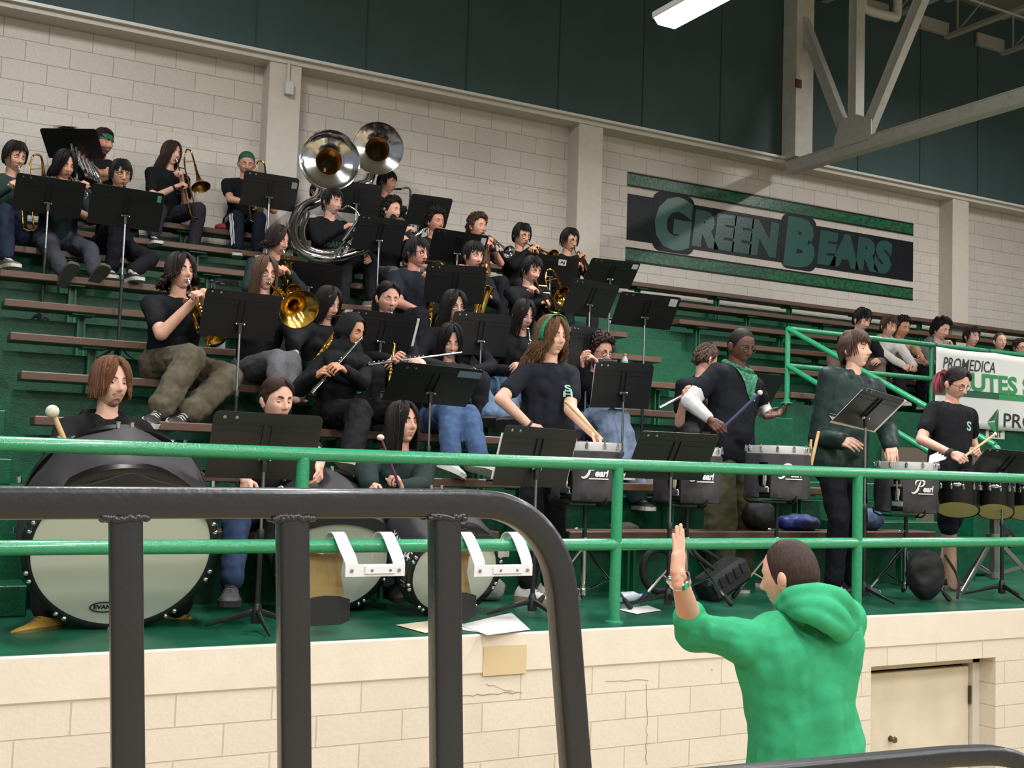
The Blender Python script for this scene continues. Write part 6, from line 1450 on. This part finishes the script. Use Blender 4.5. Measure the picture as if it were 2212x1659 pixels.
sax_px('tenor saxophone with bell up, held by the tousled boy', 'P17', aim(1032, 716, Yk('P17')-.36), V((.05, -1, 0)), .88, BRASS)
sax_px('saxophone of the player in profile by the wall', 'P10', aim(862, 520, Yk('P10')-.34), V((.8, -.6, .1)), 1.05, SILVER)
mo = at(835, 742, Yk('P24')-.30); sax('saxophone on the lap behind the flutes with a green swab', mo, V((.3, -.9, 0)), V((-.12, -.1, -1)), .52, BRASS)
mo = at(1112, 780, 7.35); sax('saxophone lying beside the standing girl elbow', mo, V((.3, -.9, 0)), V((-.05, -.05, -1)), .62, BRASS)
def fl(label, k, a, b, **kw):
    flute(label, a, b, **kw)
y = Yk('P23'); fl('silver flute slanting down from the headscarf player', 'P23', at(782, 728, M_('P23').y-.02), at(673, 850, y-.36))
y = Yk('P25'); fl('silver flute held level by the girl in blue jeans', 'P25', at(996, 762, M_('P25').y-.03), at(794, 788, y-.30))
y = Yk('P28'); fl('small piccolo held by the girl with cat-eye glasses', 'P28', at(1332, 779, M_('P28').y-.02), at(1252, 777, y-.25), name='piccolo', group='flutes')
y = Yk('P29'); fl('silver flute of the boy turned away', 'P29', at(1505, 838, y-.08), at(1425, 882, y-.10))
# euphonium of the bearded man
e0 = at(182, 372, 10.75); t = thing('euphonium', 'silver euphonium held sideways behind the stands by the bearded man', 'horn', e0)
g = G()
for i in range(6):
    o = V((.035*i-.1, -.02*(i % 2), .10-.028*i)); g.tube(smooth_path([e0+o+V((-.02, 0, .14)), e0+o+V((.01, -.02, .02)), e0+o+V((.09, -.03, -.09)), e0+o+V((.12, -.01, -.10)), e0+o+V((.115, .01, -.05))], 4), .010, 8)
g.build('tubing', SILVER, t); g = G(); g.tube(smooth_path([e0+V((-.10, .06, -.16)), e0+V((.04, .05, -.22)), e0+V((.14, .04, -.16)), e0+V((.13, .04, -.02)), e0+V((.04, .06, .10))], 5), [.016+.0008*i for i in range(21)], 14); g.build('bow', SILVER, t)
for i in range(3): g = G(); o = e0+V((-.06+.04*i, -.04, .12-.02*i)); g.cyl(o, o+V((.05, -.01, -.11)), .014, n=10); g.build('valve', SILVER, t)
g = G(); o = at(147, 280, 11.1); bell(g, o-V((.05, .1, -.02))*0+V((0, .12, -.2)), V((-.1, -.25, 1)), .04, .12, .25, 2.6, 28); g.build('bell', SILVER, t)
# ---- sousaphones
def sousa(label, bc, axis, R, ring, group='silver sousaphones', throat=None, neck_to=None, front=None):
    bc = V(bc); n = V(axis).normalized(); t = thing('sousaphone', label, 'sousaphone', ring[len(ring)//2], group)
    g = G(); prof = [(.066, -.05), (.075, .03), (.092, .12), (.112, .20), (.130, .25), (.150, .272), (.185, .284), (.225, .296), (.262, .312), (R, .335), (R+.007, .342), (R+.005, .350), (R-.005, .346)]
    prof2 = [(r-.004, h+.005) for r, h in prof[5:-3]][::-1]+[(.128, .268), (.133, .262), (.126, .256)]
    g.lathe(prof+prof2, bc-n*.35, n, 72); g.build('bell', SILVER, t)
    g = G(); g.lathe([(0, .0), (.05, .01), (.07, .05), (.086, .12), (.106, .2), (.126, .258)], bc-n*.35, n, 48); g.build('throat', mat('gold_wash', 'c9a86a', .2, 1), t)
    g = G(); g.lathe([(0, .012), (.052, .016)], bc-n*.35, n, 32); g.build('throat_shade', DARK, t)  # dark disc added to paint the shade deep in the bell
    g = G(); tb = bc-n*.35; g.lathe([(.068, -.03), (.074, -.025), (.074, .01), (.068, .015)], tb, n, 32); g.build('collar', CHROME, t)
    if ring:
        r0 = [tb+n*.0, tb-n*.08]+[V(p) for p in ring]; P_ = smooth_path(r0, 6); N = len(P_)
        g = G(); g.tube(P_, [.062-.024*(i/(N-1)) for i in range(N)], 18); g.build('main_tube', SILVER, t)
        g = G(); inner = []; cc = sum((V(p) for p in ring), V((0, 0, 0)))/len(ring)
        for p in smooth_path([V(p) for p in ring[1:]], 6): d = (cc-p).normalized(); inner.append(p+d*.085+V((0, -.01, 0)))
        g.tube(inner, [.030-.008*i/len(inner) for i in range(len(inner))], 14); g.build('inner_tube', SILVER, t)
        g = G()
        for q_ in (.25, .45, .65, .85):
            i = int(q_*len(inner)); p = inner[min(i, len(inner)-1)]; d = (p-cc).normalized(); g.cyl(p, p+d*.085, .008, n=8)
        g.build('braces', CHROME, t)
    return t, tb
ring = [at(692, 425, 10.45), at(650, 452, 10.30), at(632, 500, 10.05), at(650, 542, 9.85), at(700, 558, 9.72), at(760, 548, 9.70), at(815, 520, 9.72), at(850, 470, 9.95)]
b0 = at(713, 346, 10.3); sd = (EYE-b0).normalized()
t1, _ = sousa('silver sousaphone wrapped round the player in black hoodie', b0, sd+V((.12, 0, .16)), .285, ring)
m0 = M_('P8'); vb = at(768, 485, 9.72)
g = G(); g.tube(smooth_path([m0, m0+V((.03, -.06, .0)), at(752, 445, 9.85), at(772, 458, 9.78), at(778, 480, 9.74), vb], 5), .009, 10); g.build('mouth_pipe', SILVER, t1)
g = G(); mouthpiece(g, m0, (at(752, 445, 9.85)-m0)); g.build('mouthpiece', SILVER, t1)
for i in range(3): g = G(); o = at(772-7*i, 478+10*i, 9.70); d = V((.3, -.2, .5)).normalized(); g.lathe([(.0, -.12), (.017, -.118), (.017, .01), (.006, .012), (.006, .03), (.012, .031), (.012, .036), (0, .037)], o, d, 14); g.build('valve', SILVER, t1)
g = G()
for i in range(3): g.tube(smooth_path([at(745+9*i, 520, 9.68), at(725+9*i, 548-6*i, 9.66), at(735+9*i, 556-8*i, 9.65), at(765+7*i, 510-6*i, 9.68)], 5), .008, 8)
g.build('valve_tubing', SILVER, t1)
b1 = at(816, 320, 11.05); sd = (EYE-b1).normalized()
ring2 = [at(795, 392, 11.3), at(772, 402, 11.3), at(768, 430, 11.2), at(790, 450, 11.1), at(815, 450, 11.05)]
sousa('second silver sousaphone bell further back near the wall', b1, sd+V((.05, 0, .14)), .268, ring2)
# ---- drums on the stage
d1 = bass_drum('biggest bass drum, in front of the auburn-haired drummer', flo(246, 1358), .405, .40, 6, -26, brand=-.13, flap=.42)
d2 = bass_drum('middle bass drum behind the first white carrier', flo(705, 1322), .305, .42, 14, -24, logo=('YAMAHA', 2.55, .06), flap=.40)
d3 = bass_drum('smallest bass drum behind the second white carrier', flo(960, 1330), .26, .42, 24, -24, logo=('YAMAHA', 2.80, -.03), flap=.35)
g = G(); o = d2['c']+(d2['s']*math.cos(2.45)+d2['u']*math.sin(2.45))*(d2['R']+.034)-d2['n']*.34; a, s_, u_ = frame(d2['s']*math.cos(2.45)+d2['u']*math.sin(2.45)); 
g.tube([o+s_*(.034*math.cos(x))+u_*(.034*math.sin(x)) for x in np.linspace(0, 2*PI, 20, endpoint=False)], .005, 6, closed=True)
for x in (.5, 2.6, 4.7): g.bar(o+s_*(.03*math.cos(x))+u_*(.03*math.sin(x)), o-s_*(.03*math.cos(x))*.6-u_*(.03*math.sin(x))*.6, .006, .004)
adopt_ = g.build('round_logo', PRINT, d2['t'])
SY_ = 5.62
snare('first covered snare drum, in front of the standing girl', at(1268, 958, SY_), strain_ang=-.62, text_ang=.34)
snare('second covered snare drum, half behind a music stand', at(1487, 968, SY_), strain_ang=-.42, text_ang=.52)
snare('third covered snare drum, with tan sticks tucked beside it', at(1680, 966, SY_), strain_ang=-.42, text_ang=.5)
snare('fourth covered snare drum, in front of the windbreaker drummer', at(1958, 1000, SY_-.16), strain_ang=-.28, text_ang=.62)
# tenor drums
t = thing('tenor_drums', 'set of black tenor drums with slanted open bottoms on a stand', 'drum', (at(2120, 1080, 5.4).x, 5.4, ST))
for px, py, r, yy in ((2068, 1032, .145, 5.42), (2150, 1036, .122, 5.30), (2216, 1040, .14, 5.32)):
    c = at(px, py, yy); tc = V((EYE.x-c.x, EYE.y-c.y, 0)).normalized()
    g = G(); n = 40; rows = []
    for i in range(n):
        a = 2*PI*i/n; d = tc*math.cos(a)+V((-tc.y, tc.x, 0))*math.sin(a)
        rows.append((c+d*r, c+d*r+V((0, 0, -.165-.115*(1-math.cos(a))*.5))))
    n0 = g.addv([q for pr in rows for q in pr]); g.addf([(2*i, 2*i+1, 2*((i+1) % n)+1, 2*((i+1) % n)) for i in range(n)], n0); sh = g.build('shell', EBONY, t)
    g = G(); n0 = g.addv([q[1]+(c-V((q[1].x, q[1].y, c.z)))*.06+V((0, 0, .004)) for q in rows]+[c+V((0, 0, -.215))]); g.addf([(i, n, (i+1) % n) for i in range(n)], n0); g.build('inside', mat('maple_ply', 'e0c48c', .5), t)
    g = G(); g.lathe([(r-.004, -.02), (r+.008, -.02), (r+.008, .008), (r-.004, .01)], c, (0, 0, 1), 40); g.build('rim', SILVER, t)
    g = G(); g.lathe([(0, .002), (r-.003, .002)], c, (0, 0, 1), 40); g.build('batter_head', mat('white_head', 'd4d4cf', .5), t)
    for i in range(6):
        a = -1.3+2.6*i/5; d = tc*math.cos(a)+V((-tc.y, tc.x, 0))*math.sin(a); g = G(); g.cyl(c+d*(r+.006)+V((0, 0, .005)), c+d*(r+.006)+V((0, 0, -.05)), .0035, n=6); g.ell(c+d*(r+.004)+V((0, 0, -.06)), (.010, .010, .022), None, 8, 6); g.build('lug', CHROME, t)
    d = tc; g = G(); g.ell(c+d*(r+.0)+V((0, 0, -.045)), (.028, .028, .014), Matrix((V((-tc.y, tc.x, 0)), tc*.2, V((0, 0, 1)))).transposed(), 16, 8); g.build('badge', CHROME, t)
# tenor drum stand
b = at(2148, 1105, 5.48); b.z = ST; t = thing('drum_stand', 'grey folding stand carrying the tenor drums', 'stand', b); ALU = mat('grey_aluminium', '8d9092', .4, .9)
g = G(); g.bar(b+V((0, 0, .10)), b+V((0, 0, .72)), .05, .05, bev=.006); g.build('column', ALU, t)
g = G(); g.bar(b+V((-.10, 0, .66)), b+V((.12, 0, .66)), .05, .05, bev=.006); g.bar(b+V((-.10, 0, .6)), b+V((-.10, 0, .74)), .03, .03); g.bar(b+V((.12, 0, .6)), b+V((.12, 0, .74)), .03, .03); g.build('cradle', ALU, t)
for i, (dx, dy) in enumerate(((-.40, -.06), (.40, -.10), (.08, .35))):
    f_ = b+V((dx, dy, .02)); g = G(); g.bar(b+V((0, 0, .40)), f_, .014, .034, bev=.003); lg = g.build('leg', ALU, t); g = G(); g.bar(b+V((0, 0, .13)), (b+V((0, 0, .40))).lerp(f_, .55), .010, .022); g.build('brace', ALU, lg)
for zz in (.13, .40): g = G(); g.lathe([(.02, -.02), (.055, -.02), (.055, .02), (.02, .02)], b+V((0, 0, zz)), (0, 0, 1), 16); g.build('collar', ALU, t)
# ---- white drum carriers hanging on the lower rail
CW = mat('carrier_white', 'd7d8da', .3); FOAM = mat('black_foam', '1c1c1e', .9)
def carrier(label, x0):
    """x0: photo x of the first shoulder strap"""
    yr = RY; o = at(x0, 1170, yr-.03); t = thing('drum_carrier', label, 'drum carrier', o, 'white drum carriers on the lower rail')
    zt = 1.682+.035
    def strap(xa, xb, zb):
        pts = [V((xa-.004, yr+.075, zt-.10)), V((xa-.006, yr+.06, zt-.02)), V((xa-.002, yr+.03, zt+.02)), V((xa+.006, yr-.015, zt+.022)), V((xa+.02, yr-.055, zt-.03)), V((xb, yr-.072, zb+.05)), V((xb, yr-.075, zb))]
        P_ = smooth_path(pts, 5); g = G(); w = .030
        rows = []
        for i, p in enumerate(P_):
            d = (P_[min(i+1, len(P_)-1)]-P_[max(i-1, 0)]).normalized(); xx = V((1, 0, 0)); xx = (xx-d*xx.dot(d)).normalized(); nn = xx.cross(d)
            rows += [p-xx*w+nn*.002, p+xx*w+nn*.002, p+xx*w-nn*.002, p-xx*w-nn*.002]
        n0 = g.addv(rows); N = len(P_)
        g.addf([(4*i+k, 4*i+(k+1) % 4, 4*i+4+(k+1) % 4, 4*i+4+k) for i in range(N-1) for k in range(4)]+[(0, 3, 2, 1), (4*N-4, 4*N-3, 4*N-2, 4*N-1)], n0); g.build('shoulder_strap', CW, t)
    a = at(x0+4, 1165, yr).x; b = at(x0+108, 1165, yr).x; zb = at(x0+40, 1238, yr-.07).z
    strap(a, a+.05, zb); strap(b, b+.045, zb+.003)
    xl, xr = a+.02, b+.075
    g = G(); g.box(((xl+xr)/2, yr-.080, zb+.012), (xr-xl, .005, .056), bev=.001); g.box(((xl+xr)/2+.02, yr-.086, zb+.014), ((xr-xl)*.5, .008, .034), bev=.001); g.build('cross_plate', CW, t)
    for xx in (a+.05, b+.045, (xl+xr)/2-.02, (xl+xr)/2+.07):
        g = G(); g.lathe([(.009, 0), (.007, .006), (0, .007)], (xx, yr-.085, zb+.012), (0, -1, 0), 10); g.build('bolt', STEEL, t)
    # padded belly plate hanging behind the rail
    pc = [(-.135, .0), (-.115, .03), (-.10, .16), (-.135, .22), (-.13, .235), (-.03, .17), (.0, .15), (.03, .17), (.13, .235), (.138, .22), (.10, .15), (.085, .02), (.09, -.10), (.10, -.17), (-.12, -.17), (-.145, -.10)]
    c = V((a-.03, yr+.055, zt-.25)); ex = V((.985, .12, 0)).normalized(); uz = V((0, .10, 1)).normalized()
    sv = .62; c = V((a-.03, yr+.055, zt-.17)); pl = [(-.125, -.20), (-.13, -.08), (-.10, .02), (-.105, .12), (-.115, .20), (-.10, .205), (-.06, .165), (-.02, .15), (.05, .15), (.10, .19), (.155, .235), (.165, .225), (.10, .12), (.085, .0), (.10, -.10), (.115, -.20)]
    g = G(); g.prism([(x_*.92, y_*sv) for x_, y_ in pl], c, ex, uz, .012); g.build('belly_plate', TAN, t)
    fm = [(-.132, -.335), (-.10, -.36), (.07, -.36), (.118, -.335), (.120, -.18), (.06, -.155), (0, -.148), (-.06, -.155), (-.13, -.18)]
    g = G(); g.prism([(x_*.92, y_*sv) for x_, y_ in fm], c-ex.cross(uz)*-.004+V((0, -.012, 0)), ex, uz, .03); g.build('foam_pad', FOAM, t)
    for sx in (-.085, .105): g = G(); g.prism([(-.022, -.02), (.022, -.02), (.022, .02), (-.022, .02)], c+ex*sx+uz*.10+V((0, -.006, 0)), ex, uz, .004); g.lathe([(.006, 0), (0, .004)], c+ex*sx+uz*.10+V((0, -.010, 0)), (0, -1, 0), 8); g.build('clip_plate', STEEL, t)
carrier('white metal drum carrier on the lower rail before the middle bass drum', 722); carrier('white metal drum carrier on the lower rail before the smallest bass drum', 998)
# ---- sticks and mallets
def stick(label, a, b, m, r0=.008, r1=.006, head=None, hm=None, cat='drumstick', name='drumstick'):
    t = thing(name, label, cat, a) if head else None
    g = G(); g.tube([a, V(a).lerp(V(b), .8), b], [r0, r0*.95, r1], 10)
    if head: g.build('shaft', m, t); g = G(); g.ell(b, head, None, 16, 12); g.build('felt_head', hm, t)
    else: g.ell(b, r1*1.15, None, 8, 6); tag(g.build(name, m), label, cat)
MAPLE = mat('maple', 'd2b07c', .5, noise=.1, nscale=20); FELT = mat('white_felt', 'cfc6b2', .95, bump=.4, bscale=90)
h = PEOPLE['P33']['j']['R'][2]
stick('bass drum mallet with round white felt head held by the auburn-haired drummer', at(160, 1000, h.y-.06), at(113, 889, h.y-.10), MAPLE, .013, .012, .031, FELT, 'mallet', 'mallet')
h = PEOPLE['P35']['j']['L'][2]
stick('mallet with pale flat head held up by the drummer girl in windbreaker', at(862, 1048, h.y-.04), at(822, 945, h.y-.02), mat('maroon_shaft', '5a2438', .6), .008, .008, (.02, .02, .016), FELT, 'mallet', 'mallet')
h = PEOPLE['P30']['j']['R'][2]
stick('blue mallet swung by the drummer with green neckerchief', at(1556, 930, h.y-.03), at(1642, 848, h.y-.18), mat('blue_shaft', '2a3358', .5), .010, .008, .017, FELT, 'mallet', 'mallet')
h = PEOPLE['P32']['j']['R'][2]
stick('white-tipped tan mallet held by the tenor drummer', at(2085, 985, h.y-.04), at(2150, 938, h.y-.12), MAPLE, .009, .007, .013, FELT, 'mallet', 'mallet')
h = PEOPLE['P27']['j']['L'][2]
stick('drumstick in the hand of the standing girl', at(1300, 948, h.y-.05), at(1222, 868, h.y-.12), MAPLE, .009, .007)
y_ = SY_-.02
stick('longer tan drumstick tucked beside the third snare', at(1752, 1005, y_), at(1768, 935, y_), MAPLE, .011, .010); stick('shorter tan drumstick tucked beside the third snare', at(1748, 1005, y_+.02), at(1752, 952, y_+.02), MAPLE, .009, .008)
# ---- small things lying about
def bottle(label, foot, h=.22, r=.034, body='8fa3a8', cap='d8703a', y=None, full=True):
    f = V(foot); t = thing('bottle', label, 'bottle', f); bm = mat('bottle_'+body, body, .12, spec=.7)
    g = G(); g.lathe([(0, 0), (r*.9, 0), (r, .008), (r, h*.55), (r*.8, h*.62), (r, h*.68), (r*.9, h*.75), (r*.42, h*.9), (r*.42, h*.93)], f, (0, 0, 1), 18); g.build('body', bm, t)
    g = G(); g.lathe([(r*.45, h*.91), (r*.5, h*.92), (r*.48, h), (0, h*1.005)], f, (0, 0, 1), 14); g.build('cap', mat('cap_'+cap, cap, .4), t)
    g = G(); g.lathe([(r*1.02, h*.2), (r*1.02, h*.5)], f, (0, 0, 1), 18); g.build('wrapper', mat('wrap_'+body, dark(body, .75), .5), t)
def on_bench(px, k, dy=.12): 
    y = bY(k)+dy; p = at(px, 800, y); return V((p.x, y, bZ(k)))
bottle('clear sports bottle with orange cap on the bench board at the aisle', on_bench(1349, 4), .24); bottle('clear water bottle with red cap beside the saxophone bell', on_bench(1086, 5), .24, cap='c2563a', body='9aa6aa'); bottle('small clear water bottle under the leaning stand', on_bench(1290, 5), .19, cap='cfd6da', body='a8c0c8'); bottle('bottle with orange cap by the cargo-trousered trumpeter', on_bench(474, 4), .22); 
f = flo(1352, 1302); t = thing('bottle', 'clear plastic bottle lying on the stage at the railing post', 'bottle', f)
g = G(); g.lathe([(0, 0), (.03, .004), (.032, .02), (.032, .13), (.014, .18), (.014, .2), (0, .2)], f+V((-.06, 0, .032)), (1, .2, 0), 16); g.build('body', mat('clear_plastic', 'b9c6cc', .1, spec=.8), t); g = G(); g.lathe([(.016, 0), (.016, .02), (0, .021)], f+V((.13, .04, .032)), (1, .2, 0), 12); g.build('cap', mat('cap_blue', '2a56a8', .4), t)
def sheet(label, pts, z=.004, m=WHITE, curl=0):
    g = G(); P_ = [flo(*p) for p in pts]; g.addf([tuple(range(len(P_)))], g.addv([p+V((0, 0, z+(curl if i == 1 else 0))) for i, p in enumerate(P_)])); o = g.build('paper_sheet', m, smooth=False)
    md = o.modifiers.new('thick', 'SOLIDIFY'); md.thickness = .001; tag(o, label, 'paper'); return o
sheet('white music sheets on the stage edge, bent page', [(992, 1352), (1105, 1330), (1145, 1362), (1052, 1374)], curl=.012); sheet('cream sheet on the stage edge beside the bent page', [(855, 1352), (935, 1342), (990, 1360), (918, 1369)], m=mat('cream_paper', 'd9ccae', .7)); sheet('white page flat on the stage by the plastic bottle', [(1335, 1318), (1400, 1310), (1428, 1320), (1375, 1328)])
sheet('white pages slipped under the bent music sheet', [(990, 1348), (1040, 1352), (1060, 1370), (1000, 1362)], z=.002)
# papers stuck on the fourth snare
o = at(2025, 990, SY_-.2); g = G()
for i in range(4): g.prism([(-.05, 0), (.03+.01*i, .02), (.05+.008*i, .07-.012*i), (-.03, .05)], o+V((.01*i-.03, -.004*i, -.03)), V((.9, -.2, .1)), V((-.1, .1, 1)), .001)
tag(g.build('paper_sheet', WHITE, smooth=False), 'ragged white papers sticking up at the fourth snare rim', 'paper')
# bags, jacket, shoes under the benches
CLOTHB = mat('black_nylon', '141417', .7, bump=.3, bscale=30)
def lump(name, label, cat, c, size, m, seed=1, folds=.05):
    g = G(); r_ = random.Random(seed); c = V(c)
    g.ell(c, (size[0], size[1], size[2]), None, 16, 10)
    for i in range(10): a = r_.uniform(0, 6.28); g.ell(c+V((math.cos(a)*size[0]*.65, math.sin(a)*size[1]*.5, r_.uniform(-.3, .3)*size[2])), (size[0]*.42, size[1]*.5, size[2]*.55), None, 10, 7)
    vs, fs = union(g, .014, 4, folds=folds, fscale=.07); b = G(); b.v = list(vs); b.f = list(fs); b.m = [0]*len(fs); zmin = min(v[2] for v in vs)
    o = b.build(name, m, origin=(c.x, c.y, zmin)); return tag(o, label, cat)
b = flo(2004, 1298); t = lump('backpack', 'black round backpack leaning before the tenor drummer legs', 'bag', b+V((0, .02, .17)), (.15, .10, .17), CLOTHB, 3, .02)
g = G(); g.tube(smooth_path([b+V((-.10, -.05, .34)), b+V((-.06, -.08, .42)), b+V((.02, -.06, .36))], 5), .010, 6, flat=.4); g.tube(smooth_path([b+V((.10, -.05, .3)), b+V((.19, -.08, .15)), b+V((.16, -.1, .02))], 5), .010, 6, flat=.4); g.build('strap', CLOTHB, t)
b = flo(1570, 1298); t = thing('equipment_bag', 'black slatted equipment bag on the stage behind the conductor hand', 'bag', b)
g = G(); Rb = Matrix.Rotation(-.5, 3, 'Y') ; g.box(b+V((0, .05, .13)), (.34, .2, .16), Rb, bev=.03)
for i in range(5): g.box(b+V((0, .05, .13))+Rb @ V((-.13+.06*i, -.102, .03)), (.04, .01, .07), Rb, bev=.003)
g.build('body', CLOTHB, t); g = G(); g.tube(smooth_path([b+V((-.14, -.04, .2)), b+V((-.3, -.06, .3)), b+V((-.2, .05, .33)), b+V((.0, .1, .25))], 5), .014, 8); g.build('handle', RUBBER, t)
g = G(); o = flo(1445, 1296)+V((0, .1, .17)); g.tube(arc(o, .13, .3, 5.0, 26, (1, 0, 0), (0, .1, 1)), .022, 10); tag(g.build('back_brace', RUBBER), 'black curved harness ring standing behind the conductor wrist', 'harness')
o = on_bench(1735, 0); lump('jacket', 'blue and black jacket bundled on the lowest bench', 'jacket', o+V((0, .02, .05)), (.19, .10, .065), mat('blue_nylon', '22388a', .5, noise=.9, nscale=4, col2='12141c', bump=.2), 8, .03)
o = on_bench(1650, 0); lump('bag', 'black bag on the lowest bench behind the olive trousers', 'bag', o+V((0, .02, .10)), (.13, .10, .11), CLOTHB, 9, .02); o = on_bench(1890, 0); lump('bag', 'blue checked cloth bag on the lowest bench by the railing post', 'bag', o+V((0, .02, .08)), (.10, .08, .085), mat('blue_check', '4a5f80', .8, noise=.5, nscale=30), 10, .02)
for px, k, lab, c_ in ((1430, 2, 'grey crumpled cloth under the third bench by the aisle', '6b675f'), (1370, 1, 'dark bundle under the bench behind the piccolo player', '3a3632'), (510, 3, 'dark coat bundle under the bench by the cargo trousers', '17171b'), (480, 8, 'black bag under the top bench beside the track pants', '141418'), (1080, 0, 'mesh sleeve bag on the lowest terrace behind the first stand', '8b8c80')):
    o = at(px, 800, bY(k)-.06); lump('cloth_bundle', lab, 'clothes', (o.x, bY(k)+.02, tZ(k)+.07), (.13, .085, .07), mat('bundle_'+c_, c_, .8, bump=.3), px, .03)
q = on_bench(470, 9, .1); lump('cap', 'red cap lying on the topmost bench', 'cap', q+V((0, .02, .04)), (.10, .07, .045), mat('red_cloth', '8a2f36', .7), 5, .01)
for px, py, lab in ((1065, 880, 'x'),): pass
SC.view_settings.exposure = -.35
